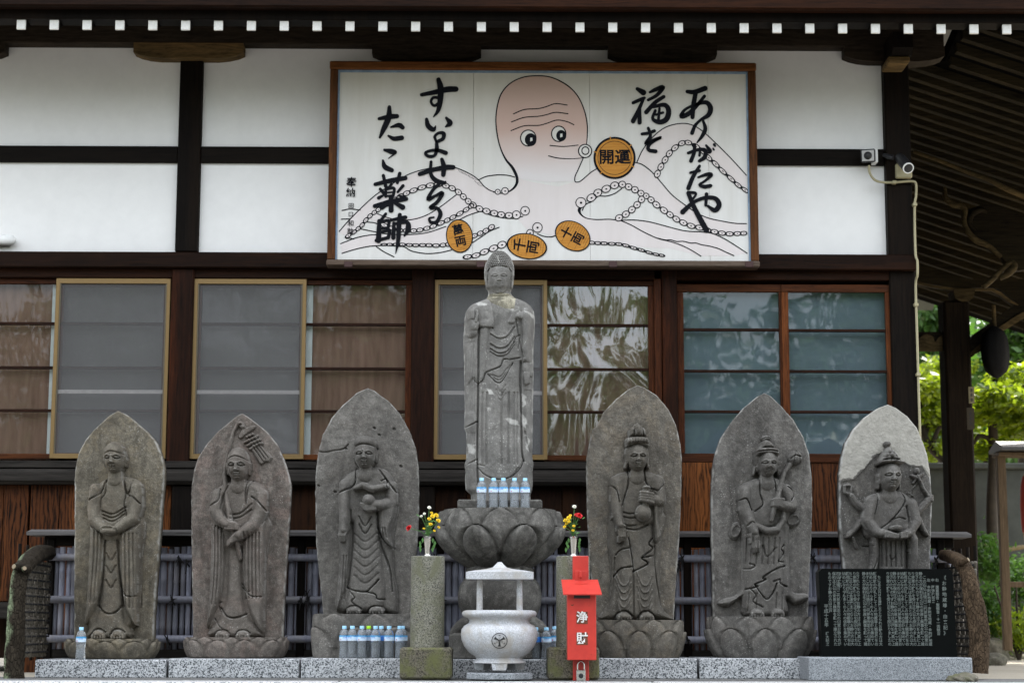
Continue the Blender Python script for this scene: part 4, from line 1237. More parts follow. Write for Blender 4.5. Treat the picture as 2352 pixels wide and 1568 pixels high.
r.poly([(404, 398), (406, 380), (468, 372), (530, 380), (530, 398), (468, 392)], 74, 10, base=18)
r.poly([(415, 380), (430, 345), (445, 318), (462, 300), (480, 315), (505, 345), (522, 380)], 60, 26, base=14)
for (x, y) in ((440, 345), (468, 350), (498, 345), (428, 368), (455, 370), (483, 370), (512, 366), (452, 325), (486, 328)):
    r.ell(x, y, 11, 12, 9, mode='add')
r.ell(464, 284, 17, 16, 20, 20, k=2)
for sg in (-1, 1):
    r.cap([(468 + sg * 52, 480, 8, 34), (468 + sg * 56, 520, 7, 26)], k=2)
r.cap([(345, 640, 22, 20), (300, 600, 18, 18), (272, 560, 14, 16)], k=6)
r.cap([(620, 650, 22, 20), (660, 610, 18, 22), (690, 575, 15, 24)], k=6)
r.cap([(320, 700, 20, 16), (285, 745, 16, 16), (258, 772, 14, 18)], k=6)
r.cap([(630, 690, 20, 16), (645, 720, 16, 16), (665, 755, 14, 18)], k=6)
for i in range(4):
    r.cap([(680 + 4 * i, 560 + 9 * i, 7, 28), (702, 562 + 9 * i, 6, 28)], k=1)
    r.cap([(262 - 3 * i, 765 + 5 * i, 6, 24), (242, 765 + 6 * i, 5, 24)], k=1)
    r.cap([(658 + 5 * i, 748 + 4 * i, 6, 24), (668 + 5 * i, 768 + 2 * i, 5, 22)], k=1)
r.cur = 2
r.poly([(232, 545), (230, 500), (262, 488), (286, 510), (276, 552), (252, 560)], 18, 10, smooth=False); r.poly([(240, 540), (242, 508), (268, 508), (266, 545)], -10, 6, mode='add', smooth=False)
r.cur = 3
r.cap([(685, 565, 7, 26), (660, 520, 7, 16), (630, 450, 7, 10)], k=2)
r.ell(628, 425, 13, 18, 14, 6); r.cap([(600, 450, 8, 6), (628, 462, 9, 8), (658, 440, 8, 6)], k=2); r.cap([(628, 462, 7, 6), (610, 490, 6, 2)], k=2)
r.cur = 4
r.cap([(278, 785, 8, 16), (302, 835, 8, 8)], k=2)
r.cur = 5
r.ell(487, 738, 30, 16, 16, 82, k=2); r.ell(487, 733, 26, 8, 10, 88, k=2)
r.line([(610, 560), (585, 545), (590, 580), (600, 530), (640, 480)], 5, 7)
r.cur = 1
for i in range(4):
    r.cap([(430, 762 + 8 * i, 8, 82), (468, 772 + 6 * i, 7, 92), (492, 776 + 5 * i, 6, 88)], k=1)
    r.cap([(540, 762 + 8 * i, 8, 82), (512, 768 + 7 * i, 7, 90)], k=1)
r.line([(405, 550), (400, 600), (385, 660)], 4, -10); r.line([(535, 545), (545, 600), (480, 690), (410, 745)], 4, -9); r.line([(555, 620), (570, 700), (560, 740)], 5, -8)
r.line([(480, 690), (520, 680), (550, 690)], 4, -6)
for x in (425, 450, 475, 500, 530):
    r.line([(x, 810), (x + 2, 940)], 5, -6, False)
r.line([(470, 880), (480, 905), (500, 890)], 4, -6); r.line([(340, 830), (380, 830)], 4, -6); r.line([(410, 880), (380, 960)], 4, -7)
wob = vnoise(r.X, r.Z, 40.0, 8, 4) * 16
sx, sz = r.X.copy(), r.Z.copy(); r.X = sx + wob; r.Z = sz + wob
_, ins = r.pdist([(100, 480), (290, 470), (350, 400), (400, 345), (470, 285), (545, 365), (600, 395), (660, 395), (706, 470), (760, 560), (760, 1500), (100, 1500)], True)
r.X, r.Z = sx, sz
r.patch = np.where(~ins & (r.ID == 0), 1.0, 0.0)
r.objects(t6, ['stele_slab', 'carved_figure', 'carved_casket', 'carved_wheel_staff', 'carved_rod', 'carved_bowl'], [S_[6]] + [FS_[6]] * 5)
a, b2 = vp((240, 1390), m6), vp((720, 1440), m6)
lotus(t6, 'lotus_base', S_[6], a[0], b2[0], a[1], b2[1] + 4, YS + .02, .26, n=10, amp=.02, seed=13)

# ===== the tall Buddha
mB = (1120, 600, 2.45)
YB = 12.72
tb = thing('buddha_statue', 'tall standing stone Buddha with curled hair on the lotus pedestal', 'statue', tuple(P(1146, 1160, YB)))
L = [(314, 66), (284, 71), (263, 90), (245, 118), (230, 145), (223, 175), (222, 220), (228, 270), (232, 300), (245, 312), (248, 325), (244, 345), (235, 362), (200, 378), (160, 392), (128, 415), (108, 445), (100, 490), (99, 540), (94, 600), (94, 660), (98, 760), (100, 900), (102, 1050), (98, 1150), (110, 1180), (112, 1250), (112, 1340), (100, 1380), (108, 1420), (104, 1470), (108, 1530), (140, 1560), (140, 1620), (145, 1650)]
Rr = [(314, 66), (343, 71), (366, 88), (385, 112), (400, 145), (406, 180), (405, 225), (400, 270), (397, 295), (388, 308), (382, 322), (390, 338), (410, 358), (440, 368), (480, 388), (510, 410), (526, 440), (532, 490), (530, 560), (525, 640), (522, 720), (524, 840), (522, 950), (520, 1100), (518, 1200), (516, 1330), (524, 1370), (518, 1420), (520, 1480), (515, 1530), (505, 1560), (505, 1620), (500, 1650)]
r = Relief(*mB, L, Rr, YB, seed=71, step=2.4, jit=1.0, boost=1.15)
dpp = 130.0
r.cur = 1
r.poly([(105, 430), (180, 390), (320, 380), (450, 375), (528, 440), (530, 700), (520, 1200), (515, 1640), (130, 1640), (105, 1200), (98, 700)], 14, 50, k=2)
# head
r.ell(314, 215, 98, 155, 22, k=2)
r.poly([(250, 200), (262, 184), (314, 178), (368, 184), (380, 200), (384, 260), (362, 318), (314, 342), (268, 318), (246, 260)], 12, 26, base=16, k=4)
r.face(314, 240, 66, 172, 342, 14, 26, ears=False)
for sg in (-1, 1):
    r.cap([(314 + sg * 83, 205, 10, 18), (314 + sg * 84, 255, 10, 22), (314 + sg * 78, 300, 10, 12)], k=2)
hair = []
for row in range(11):
    y = 82 + row * 11.5
    half = 92 * math.sqrt(max(0, 1 - ((y - 190) / 124.0) ** 2)) if y < 190 else 92
    n_ = int(half / 6) + 1
    for i in range(-n_, n_ + 1):
        x = 314 + i * 11.8 + (5.9 if row % 2 else 0)
        hl = 178 + 26 * (abs(x - 314) / 70.0) ** 3          # hairline
        if abs(x - 314) < half and y < hl - 2: r.ell(x, y, 6.2, 6.0, 9, mode='add', pw=.6)
for row in range(6):
    for sg in (-1, 1):
        r.ell(314 + sg * 72, 192 + row * 11, 6, 6, 6, mode='add')
r.line([(244, 206), (262, 186), (314, 178), (368, 186), (386, 206)], 4, -7)
for y in (352, 366, 380):
    r.line([(250, y - 4), (314, y + 6), (385, y - 6)], 4, -6)
# torso and robe
r.poly([(180, 400), (250, 385), (275, 470), (275, 555), (195, 548), (175, 480)], 12, 12, base=10, mode='add')
r.poly([(380, 380), (440, 375), (505, 400), (525, 470), (470, 510), (420, 500), (405, 530), (365, 525), (385, 470)], 12, 12, mode='add')
r.ell(450, 485, 34, 28, 18, mode='add', pw=.8)
r.cap([(150, 440, 46, 16), (140, 520, 44, 22), (145, 580, 38, 18)], k=12)
r.hand([[(130 + 14 * i, 500, 8, 66), (128 + 14 * i, 460, 7, 68), (130 + 12 * i, 430 + 6 * i, 6, 60)] for i in range(3)], (152, 540, 38, 44, 34), 36)
r.cap([(172, 520, 9, 64), (180, 480, 8, 62), (178, 460, 7, 58)], k=1)
r.poly([(110, 590), (200, 560), (250, 560), (235, 800), (215, 880), (185, 892), (160, 860), (110, 900), (98, 760)], 20, 20, mode='max', base=4)
r.cap([(490, 470, 44, 14), (498, 600, 42, 20), (492, 690, 36, 26), (492, 740, 28, 30)], k=12)
r.poly([(455, 735), (480, 725), (525, 735), (522, 760), (490, 750), (462, 760)], 50, 14)
r.hand([[(468 + 9 * i, 830, 7, 46), (470 + 8 * i, 865, 6, 46), (476 + 6 * i, 895 - 4 * i, 6, 40)] for i in range(4)], (488, 800, 32, 48, 28), 22)
r.cap([(510, 770, 10, 44), (518, 805, 9, 46), (508, 838, 8, 42)], k=1)
for i, (y, w_) in enumerate(((600, 75), (660, 70), (690, 60), (708, 55))):
    r.line([(262, y - 5), (310, y + 22), (360, y + 10), (405, y - 50)], 4, -8); r.line([(262, y - 13), (310, y + 13), (360, y), (400, y - 56)], 5, 5)
r.line([(195, 550), (250, 558), (275, 560)], 4, -11); r.line([(415, 510), (440, 640), (455, 700)], 5, -9)
r.line([(440, 735), (380, 748), (340, 748), (320, 790), (270, 812), (230, 830), (215, 870), (185, 892), (165, 872)], 4, -13)
r.line([(400, 650), (410, 620), (440, 600), (430, 680)], 4, -7)
for i in range(3):
    r.line([(245 + 14 * i, 838 + 2 * i), (318, 890 - 18 * i), (395 - 16 * i, 770 + 14 * i)], 4, -11 if i == 0 else -6)
for i in range(3):
    r.line([(295, 905 + 26 * i), (320, 945 + 26 * i), (350, 905 + 26 * i)], 6, -4)
r.line([(190, 560), (188, 800), (186, 1000), (182, 1200), (182, 1400), (190, 1560)], 7, -20); r.line([(445, 760), (442, 900), (446, 1100), (450, 1300), (462, 1360)], 7, -19)
for x in (215, 240, 330, 372, 405, 425):
    r.line([(x, 950), (x - 4, 1150), (x - 2, 1380)], 8, -6.5)
for i_ in range(5):
    r.line([(120 + 10 * i_, 640), (116 + 11 * i_, 760), (122 + 11 * i_, 900), (118 + 11 * i_, 1060)], 5, -5)
    r.line([(468 + 9 * i_, 930), (464 + 10 * i_, 1060), (468 + 9 * i_, 1200)], 5, -6)
    r.line([(124 + 10 * i_, 1190), (118 + 12 * i_, 1290), (124 + 10 * i_, 1370)], 5, -5)
r.line([(105, 1152), (140, 1140), (182, 1120)], 4, -14); r.line([(105, 1385), (140, 1368), (180, 1350)], 4, -10); r.line([(470, 1180), (490, 1270), (515, 1330)], 5, -8)
r.line([(183, 1400), (220, 1440), (270, 1466), (330, 1474), (390, 1455), (440, 1405), (460, 1355)], 4, -14); r.line([(182, 1382), (225, 1392)], 4, -10); r.line([(400, 1445), (430, 1400)], 4, -9)
for (x, y, a_, b_) in ((475, 980, 14, 26), (465, 1110, 18, 22), (490, 1240, 16, 24), (145, 1280, 18, 22), (210, 415, 40, 10), (480, 455, 40, 8)):
    r.ell(x, y, a_, b_, -3, mode='add')
r.ID[:] = 0
wob = vnoise(r.X, r.Z, 22.0, 5, 4) * 14
def zone(rr, pts, val, soft=14.0):
    sx, sz = rr.X.copy(), rr.Z.copy()
    rr.X = sx + wob; rr.Z = sz + wob * .6
    dd, ins = rr.pdist(pts, True)
    rr.X, rr.Z = sx, sz
    rr.patch = np.maximum(rr.patch, val * np.clip(np.where(ins, .5 + dd / soft, .5 - dd / soft), 0, 1))
zone(r, [(246, 330), (300, 345), (385, 318), (412, 372), (404, 442), (350, 440), (262, 402), (240, 372)], .0)
zone(r, [(305, 118), (316, 118), (313, 165), (307, 166)], 1.0, 4.0)
for pl_ in ([(160, 392), (185, 395), (248, 412), (240, 428), (180, 424)], [(388, 350), (412, 372), (400, 452), (376, 452)], [(455, 455), (528, 465), (525, 500), (500, 478)],
            [(450, 950), (480, 965), (478, 1020), (455, 1040)], [(440, 1060), (486, 1100), (480, 1170), (450, 1140)], [(470, 1180), (498, 1230), (494, 1310), (478, 1280)], [(120, 1250), (170, 1260), (165, 1320), (125, 1310)],
            [(230, 920), (262, 930), (285, 965), (250, 960)], [(340, 1100), (420, 1110), (440, 1150), (380, 1140)], [(225, 1030), (262, 1040), (250, 1070)], [(420, 1200), (440, 1220), (425, 1260)]):
    zone(r, pl_, .8, 24.0)
nk = [(246, 330), (300, 345), (385, 318), (412, 372), (404, 442), (350, 440), (262, 402), (240, 372)]
_, nki = r.pdist(nk, True)
r.ID = np.where(nki & (r.Z > 338), 1, r.ID)
M['mortar'] = stone('yellowed_neck_mortar', (.16, .145, .105), (.40, .37, .28), (.6, .58, .5), tint=(.14, .13, .11), tintamt=.8, seed=2.2, stain=.6)
r.objects(tb, ['carved_body', 'neck_mortar'], [S_[7], M['mortar']], round_back=True, dep=dpp)
# ---------------------------------------------------------------- central pedestal
def lat(th, name, mat, cx, prof, Y, n=40, sx=1.0, sy=1.0, ph=0.0, smooth=True, angle=40):
    """profile in view px: (half width, y) listed top to bottom"""
    k = kpx(Y); c = P(cx, 1400, Y)
    pr = [(r_ * k, P(cx, y, Y).z) for r_, y in reversed(prof)]
    return MB().lathe(P(cx, prof[0][1], Y).x, Y, pr, n, sx, sy, ph).part(name, mat, th, smooth, angle)

YP = 12.7
ped = thing('lotus_pedestal', 'big round stone lotus pedestal carrying the tall Buddha', 'pedestal', tuple(P(1148, 1510, YP)))
k = kpx(YP)
MB().box(P(1052, 1160, YP).x, P(1244, 1160, YP).x, YP - .2, YP + .26, P(1148, 1172, YP).z, P(1148, 1151, YP).z, .01).part('upper_slab', S_[8], ped)
lotus(ped, 'lotus_bowl', S_[8], 1020, 1276, 1172, 1306, YP, 128 * k, n=8, rows=2, amp=.052, bot=.40, bulge=.28, seed=15, flat=2.0)
lat(ped, 'neck_ring', S_[8], 1148, [(72, 1300), (78, 1306), (78, 1316), (70, 1322)], YP)
lat(ped, 'round_body', S_[8], 1148, [(66, 1318), (80, 1326), (92, 1345), (96, 1365), (94, 1390), (84, 1415), (66, 1436), (50, 1446)], YP, 48)
for i in range(6):
    a_ = math.radians(60 * i + 30)
    cx_, cy_ = P(1148, 1440, YP).x, YP
    pts = [(cx_ + math.cos(a_) * q * k, cy_ + math.sin(a_) * q * k, P(1148, y, YP).z) for q, y in ((50, 1420), (78, 1428), (100, 1440), (118, 1450), (128, 1455))]
    MB().tube(pts, [.05, .055, .05, .032, .01], 12).part('curled_foot', S_[8], ped, True, 80)
MB().lathe(P(1148, 1480, YP).x, YP, [(128 * k, P(1148, 1512, YP).z), (132 * k, P(1148, 1508, YP).z), (132 * k, P(1148, 1458, YP).z), (126 * k, P(1148, 1452, YP).z)], 6, ph=math.radians(30)).part('hexagonal_base', S_[8], ped, False)

# ---------------------------------------------------------------- granite plinths
M['granite'] = granite('speckled_grey_granite', (.26, .27, .28), (.46, .47, .48), (.045, .05, .055), 150)
M['graniteb'] = granite('fine_blue_granite', (.20, .215, .23), (.30, .315, .33), (.09, .10, .11), 260)
M['granitew'] = granite('fine_white_granite', (.44, .45, .47), (.52, .53, .55), (.33, .34, .35), 300, .5, moss=(.36, .335, .30))
YQ = 12.36
for (x0, x1, yt, lab) in ((80, 381, 1514, 'speckled granite plinth block under the leftmost stele'),
                          (387, 687, 1512, 'speckled granite plinth block under the staff bearing stele'),
                          (691, 1018, 1511, 'speckled granite plinth block under the jewel stele and its bottles'),
                          (1022, 1290, 1513, 'granite plinth block under the lotus pedestal behind the incense burner'),
                          (1294, 1601, 1511, 'speckled granite plinth block under the vase bearing stele'),
                          (1607, 1892, 1511, 'speckled granite plinth block under the lotus bud stele')):
    a = P(x0, 1540, YQ); d = P(x1, 1540, YQ)
    MB().box(a.x, d.x, YQ, YQ + .72, .002, P((x0 + x1) / 2, yt, YQ).z, .006).top('granite_plinth', M['granite'], lab, 'plinth', 'granite plinth blocks', None, (a.x, YQ, 0))
# rear plinth under the last stele
a = P(1898, 1540, 12.5); d = P(2150, 1540, 12.5)
MB().box(a.x, d.x, 12.5, 13.05, .002, P(2030, 1510, 12.5).z, .006).top('granite_plinth', M['granite'], 'granite plinth block hidden behind the black tablet', 'plinth', 'granite plinth blocks', None, (a.x, 12.5, 0))

# ---------------------------------------------------------------- text helper
def glyphs(txt, size, mat, name, parent, centre, thick=.0, vertical=False, rot=0.0, offset=0.0, right=Vector((1, 0, 0)), up=Vector((0, 0, 1)), spacing=1.1, sx=1.0):
    """characters as a thin raised mesh facing the camera; centre is world; one mesh"""
    cu = bpy.data.curves.new(name, 'FONT')
    cu.body = '\n'.join(txt) if vertical else txt
    cu.size = size
    cu.align_x = 'CENTER'; cu.align_y = 'CENTER'
    cu.space_line = spacing
    cu.extrude = thick
    cu.offset = offset
    cu.resolution_u = 2
    o = bpy.data.objects.new(name, cu); COL.objects.link(o)
    dg = bpy.context.evaluated_depsgraph_get()
    me = bpy.data.meshes.new_from_object(o.evaluated_get(dg))
    bpy.data.objects.remove(o); bpy.data.curves.remove(cu)
    nrm = right.cross(up)
    c, s = math.cos(rot), math.sin(rot)
    off = Vector(centre) - LOC[parent.name]
    for v in me.vertices:
        x, y, z = v.co.x * sx, v.co.y, v.co.z
        v.co = off + right * (x * c - y * s) + up * (x * s + y * c) + nrm * z
    me.materials.clear(); me.materials.append(mat)
    me.name = name
    return link(name, me, mat, parent)

# ---------------------------------------------------------------- black tablet
tab = thing('inscribed_tablet', 'polished black stone tablet covered in columns of pale carved characters', 'tablet', tuple(P(2032, 1508, 12.3)))
M['blackstone'] = plain('polished_black_granite', (.003, .0036, .0036), .3, 0, .3, 200, .02, spec=.06)
M['carved'] = plain('pale_carved_letters', (.10, .115, .105), .8, 0, .2, 40)
YTt = 12.28
A = P(1880, 1305, YTt); B = P(2188, 1305, YTt); zb = P(2032, 1509, YTt).z
ch = .022
pts = [(A.x + ch, A.z), (B.x - ch, A.z), (B.x, A.z - ch), (B.x + .012, zb), (A.x + .012, zb), (A.x, A.z - ch)]
MB().prism(pts, YTt, YTt + .12).part('tablet_slab', M['blackstone'], tab)
T_ = {'title': '《お静地蔵尊・由来記》'}
mt = (2200, 1410, 1295 / 190.0); mu = (2040, 1410, 1295 / 190.0)
def tcol(txt, x, y0, y1, m_, mat=None, nm='carved_characters', sz=None):
    a_ = vp((x, y0), m_); b_ = vp((x, y1), m_)
    p, q = P(a_[0], a_[1], YTt - .001), P(b_[0], b_[1], YTt - .001)
    pit = (p.z - q.z) / len(txt)
    return glyphs(txt, (sz or min(pit * 1.02, .030)), mat or M['carved'], nm, tab, ((p + q) / 2), vertical=True, spacing=pit / (sz or min(pit * 1.02, .030)) / 1.0, offset=.0004)
tcol(T_['title'], 1105, 185, 1220, mt)
for (x, y0, y1, s_) in ((985, 240, 1210, '右　蓮臺観音・聖観音・十一面観音'), (905, 240, 660, '中　阿弥陀如来'), (845, 240, 1390, '左　金剛願地蔵・金剛宝地蔵・金剛幢地蔵')):
    tcol(s_, x, y0, y1, mt)
BODY = 'この石仏は徳川二代将軍秀忠公の側室お静の方が保科正之公の安産と無事を願って建立されたものですお静の方は江戸城大奥に上り将軍の寵愛を受け正之公を授かりましたのちに正之公は会津藩主となられお静の方は大願成就の御礼としてこの地蔵尊と観音像をお納めになり今も多くの人々の信仰を集めています'
ci = 0
def body(n):
    global ci
    o = ''.join(BODY[(ci + j) % len(BODY)] for j in range(n)); ci += n
    return o
for x in (745, 680, 615, 550, 490, 420, 360, 300, 235, 180, 120):
    n_ = 20 if x < 700 else 18
    tcol(body(n_), x + 30, 130 if x < 700 else 190, 1390, mt)
for x in (1090, 1015, 950, 890, 830):
    tcol(body(20), x, 130 if x != 1090 else 190, 1390, mu)
for x in (745, 690, 625, 570, 510):
    tcol(body(20), x - 20, 130, 1390, mu)
for x, y1 in ((410, 400), (385, 1390), (320, 1390), (240, 830)):
    tcol(body(max(4, int((y1 - 130) / 63))), x, 130, y1, mu)
tcol('平成十五年', 175, 680, 1070, mu); tcol('護大記之', 195, 1150, 1390, mu)

ab = P(1858, 1535, 12.0); bb = P(2234, 1535, 12.0)
MB().box(ab.x, bb.x, 12.0, 12.47, .003, P(2026, 1509, 12.0).z, .006).top('tablet_base', M['graniteb'], 'smooth blue grey granite block under the black tablet', 'plinth', None, None, (ab.x, 12.0, 0))

# ---------------------------------------------------------------- stone pillars with vases
M['mossy'] = granite('mossy_pillar_stone', (.15, .145, .115), (.21, .203, .165), (.05, .048, .038), 230, .9, moss=(.115, .115, .07))
M['mossyd'] = granite('dark_mossy_base', (.085, .077, .056), (.125, .112, .08), (.035, .03, .022), 180, .9, moss=(.10, .105, .035))
M['steel'] = plain('brushed_steel', (.62, .60, .57), .25, 1.0, .05, 50, .02)
M['stemg'] = plain('flower_stem_green', (.06, .15, .03), .6)
M['leafg'] = plain('flower_leaf_green', (.05, .14, .025), .6, 0, .3)
M['yellow'] = plain('yellow_petals', (.78, .55, .02), .6, 0, .15)
M['redp'] = plain('red_petals', (.55, .012, .015), .6, 0, .2)
M['whitep'] = plain('white_petals', (.78, .76, .66), .6)

def pillar(cx, Y, base, lab):
    t = thing('stone_pillar', lab, 'pillar', tuple(P(cx, 1563, Y)), 'mossy pillars beside the burner')
    lat(t, 'shaft', M['mossy'], cx, [(36, 1277), (38.5, 1279), (38.5, 1380), (38.8, 1488)], Y, 40)
    a_ = P(base[0], 1520, Y - .16).x; b_ = P(base[1], 1520, Y - .16).x
    MB().box(a_, b_, Y - .165, Y + .165, .01, P(cx, 1486, Y - .16).z, .012).part('square_base', M['mossyd'], t)
    return t
YPI = 12.05
pillar(983, YPI, (918, 1038), 'short round mossy pillar left of the burner, carrying flowers')
pillar(1316, YPI, (1258, 1377), 'short round mossy pillar behind the red donation box')

def flower(par, nm, c, r_, mat, d=Vector((0, -.5, .86)), layers=3):
    b_ = MB(); d = d.normalized(); u_ = d.orthogonal().normalized(); w_ = d.cross(u_)
    for L_ in range(layers):
        n_ = 9 - 2 * L_; el = .25 + .42 * L_
        for i in range(n_):
            a_ = 2 * math.pi * (i + .5 * L_) / n_ + random.uniform(-.15, .15)
            rad = u_ * math.cos(a_) + w_ * math.sin(a_)
            tan = -u_ * math.sin(a_) + w_ * math.cos(a_)
            tip = c + (rad * math.cos(el) + d * math.sin(el)) * r_ * random.uniform(.85, 1.05)
            mid_ = c + (rad * math.cos(el) * .55 + d * (math.sin(el) * .55 + .12)) * r_
            hw = r_ * .33
            b_.add([c, mid_ - tan * hw, tip - tan * hw * .6, tip + tan * hw * .6, mid_ + tan * hw], [(0, 1, 2, 3, 4)])
    return b_.part(nm, mat, par, False)

def bouquet(cx, Y, flowers, lab, vl, top=1231, base=1276):
    t = thing('flower_vase', vl, 'vase', tuple(P(cx, base, Y)), 'steel flower vases')
    lat(t, 'vase_body', M['steel'], cx, [(9.5, top), (10.5, top + 1.0), (9, top + 4), (8.6, top + 8), (6.2, 1266), (6.0, 1271)], Y, 28)
    lat(t, 'vase_foot', M['steel'], cx, [(6.0, 1271), (9.0, 1274.5), (10.5, 1276.5), (10.5, 1277)], Y, 28)
    f = thing('flower_bouquet', lab, 'flowers', tuple(P(cx, top, Y)), 'offered bouquets')
    root = P(cx, top + 4, Y)
    for (x, y, r_, m_, dy) in flowers:
        p = P(x, y, Y - dy)
        md = (root + p) / 2 + Vector(((p.x - root.x) * -.15, 0, .012))
        MB().tube([root, md, p], [.0028, .0024, .002], 6).part('stem', M['stemg'], f, True)
        flower(f, {'y': 'yellow_flower', 'r': 'red_carnation', 'w': 'white_flower'}[m_], p, r_ * kpx(Y), {'y': M['yellow'], 'r': M['redp'], 'w': M['whitep']}[m_], Vector((p.x - root.x, -.08, .08)), 4 if m_ == 'r' else 3)
    for i in range(34):
        t_ = random.random()
        h_ = 1228 - 44 * t_; sp = 8 + 15 * t_
        p = P(cx + 4 + random.uniform(-sp, sp), h_, Y + random.uniform(-.05, .03))
        a_ = random.uniform(0, 6.28); d = Vector((math.cos(a_), math.sin(a_) * .7, random.uniform(-.5, .8))).normalized() * random.uniform(.018, .034)
        s_ = d.cross(Vector((random.uniform(-1, 1), random.uniform(-1, 1), 1))).normalized() * random.uniform(.005, .009)
        MB().add([p, p + d * .5 + s_, p + d, p + d * .5 - s_], [(0, 1, 2, 3)]).part('leaf', M['leafg'], f)
    for sg in (-1, 1):
        p = P(cx + sg * 10, top + 3, Y - .02)
        b_ = MB()
        for i in range(4):
            q = p + Vector((sg * random.uniform(0, .02), random.uniform(-.02, .02), -.02 * i))
            b_.add([q, q + Vector((.01, 0, -.015)), q + Vector((0, 0, -.035)), q + Vector((-.008, 0, -.015))], [(0, 1, 2, 3)])
        b_.part('drooping_leaf', M['leafg'], f)
bouquet(982, YPI, [(941, 1213, 8.5, 'r', .05), (986, 1166, 5, 'w', 0), (968, 1186, 4, 'w', 0), (975, 1180, 4, 'w', .01), (993, 1186, 6, 'y', .02), (1001, 1184, 6.5, 'y', 0), (1006, 1196, 6, 'y', .03), (986, 1192, 5, 'y', .03), (989, 1204, 5, 'y', .04), (1007, 1211, 4, 'y', .02), (997, 1219, 3.5, 'y', .03), (974, 1214, 3.5, 'y', .02), (991, 1178, 4, 'y', -.02)],
        'yellow and white flowers with one red carnation leaning out left', 'steel vase on the left pillar')
bouquet(1317, YPI, [(1319, 1164, 5.5, 'w', 0), (1330, 1185, 8, 'r', .03), (1324, 1183, 6, 'r', .02), (1307, 1190, 6, 'y', .02), (1299, 1195, 5.5, 'y', .03), (1310, 1184, 4, 'y', 0), (1302, 1202, 5, 'y', .02), (1297, 1210, 4.5, 'y', .03), (1318, 1208, 4, 'y', .04), (1316, 1218, 4, 'y', .03), (1307, 1198, 4.5, 'y', .04)],
        'yellow and red flowers standing upright above the donation box', 'steel vase on the right pillar behind the red post')

# ---------------------------------------------------------------- incense burner
YI = 11.95
ib = thing('incense_burner', 'pale granite incense burner with a little roof and a round crest', 'incense burner', tuple(P(1147, 1562, YI)))
lat(ib, 'bowl', M['granitew'], 1147, [(74, 1400.5), (82, 1402), (85, 1406), (85, 1411), (82, 1415), (72, 1418), (68, 1424), (70, 1430), (80, 1436), (86, 1444), (87.5, 1455), (86, 1468), (80, 1483), (68, 1498), (56, 1506), (52, 1510)], YI, 64, angle=70)
k = kpx(YI); cxw = P(1147, 1530, YI).x
lat(ib, 'foot_ring', M['granitew'], 1147, [(52, 1510), (54, 1514), (60, 1519), (60, 1521), (48, 1523)], YI, 64, angle=60)
for i in range(3):
    a_ = math.radians(-90 + 120 * i)
    d = Vector((math.cos(a_), math.sin(a_), 0)); s_ = Vector((-math.sin(a_), math.cos(a_), 0))
    z1, z0 = P(1147, 1516, YI).z, P(1147, 1537, YI).z
    b_ = MB(); c0 = Vector((cxw, YI, 0))
    vs_ = []
    for (z, hw, r0, r1) in ((z1, 19 * k, 30 * k, 57 * k), (z0, 15 * k, 34 * k, 56 * k)):
        for (sg, rr) in ((-1, r0), (1, r0), (1, r1), (-1, r1)):
            p = c0 + d * rr + s_ * (sg * hw); vs_.append((p.x, p.y, z))
    b_.add(vs_, [(0, 1, 2, 3), (4, 7, 6, 5), (0, 4, 5, 1), (1, 5, 6, 2), (2, 6, 7, 3), (3, 7, 4, 0)]).part('foot', M['granitew'], ib)
MB().lathe(cxw, YI, [(79 * k, .012), (80 * k, .016), (80 * k, P(1147, 1546, YI).z), (78.5 * k, P(1147, 1543, YI).z)], 8, ph=math.radians(22.5)).part('octagonal_base', M['graniteb'], ib)
for (dx, dy) in ((-45, -.11), (45, -.11), (-45, .11), (45, .11)):
    x_ = cxw + dx * k
    MB().lathe(x_ + (0 if dy < 0 else (.004 if dx > 0 else -.004)), YI + dy * .9, [(7.0 * k, P(1147, 1401, YI).z), (6.8 * k, P(1147, 1328, YI).z)], 20).part('column', M['granitew'], ib, True, 60)
zr0, zr1, zr2, zr3 = [P(1147, y, YI).z for y in (1331, 1315, 1310, 1296)]
b_ = MB(); hw = 76 * k; nn = 9
rows = [(hw, zr0), (hw, zr1), (hw * .72, zr1 + .012), (hw * .42, zr1 + .022), (hw * .22, zr1 + .032), (hw * .13, zr1 + .05), (hw * .055, zr1 + .068), (hw * .004, zr3)]
vs_ = []; fs_ = []
for (h_, z) in rows:
    vs_ += [(cxw - h_, YI - h_, z), (cxw + h_, YI - h_, z), (cxw + h_, YI + h_, z), (cxw - h_, YI + h_, z)]
for j in range(len(rows) - 1):
    for i in range(4):
        fs_.append((4 * j + i, 4 * j + (i + 1) % 4, 4 * j + 4 + (i + 1) % 4, 4 * j + 4 + i))
fs_.append((3, 2, 1, 0)); fs_.append(tuple(len(vs_) - 4 + i for i in range(4)))
b_.add(vs_, fs_).part('little_roof', M['granitew'], ib)
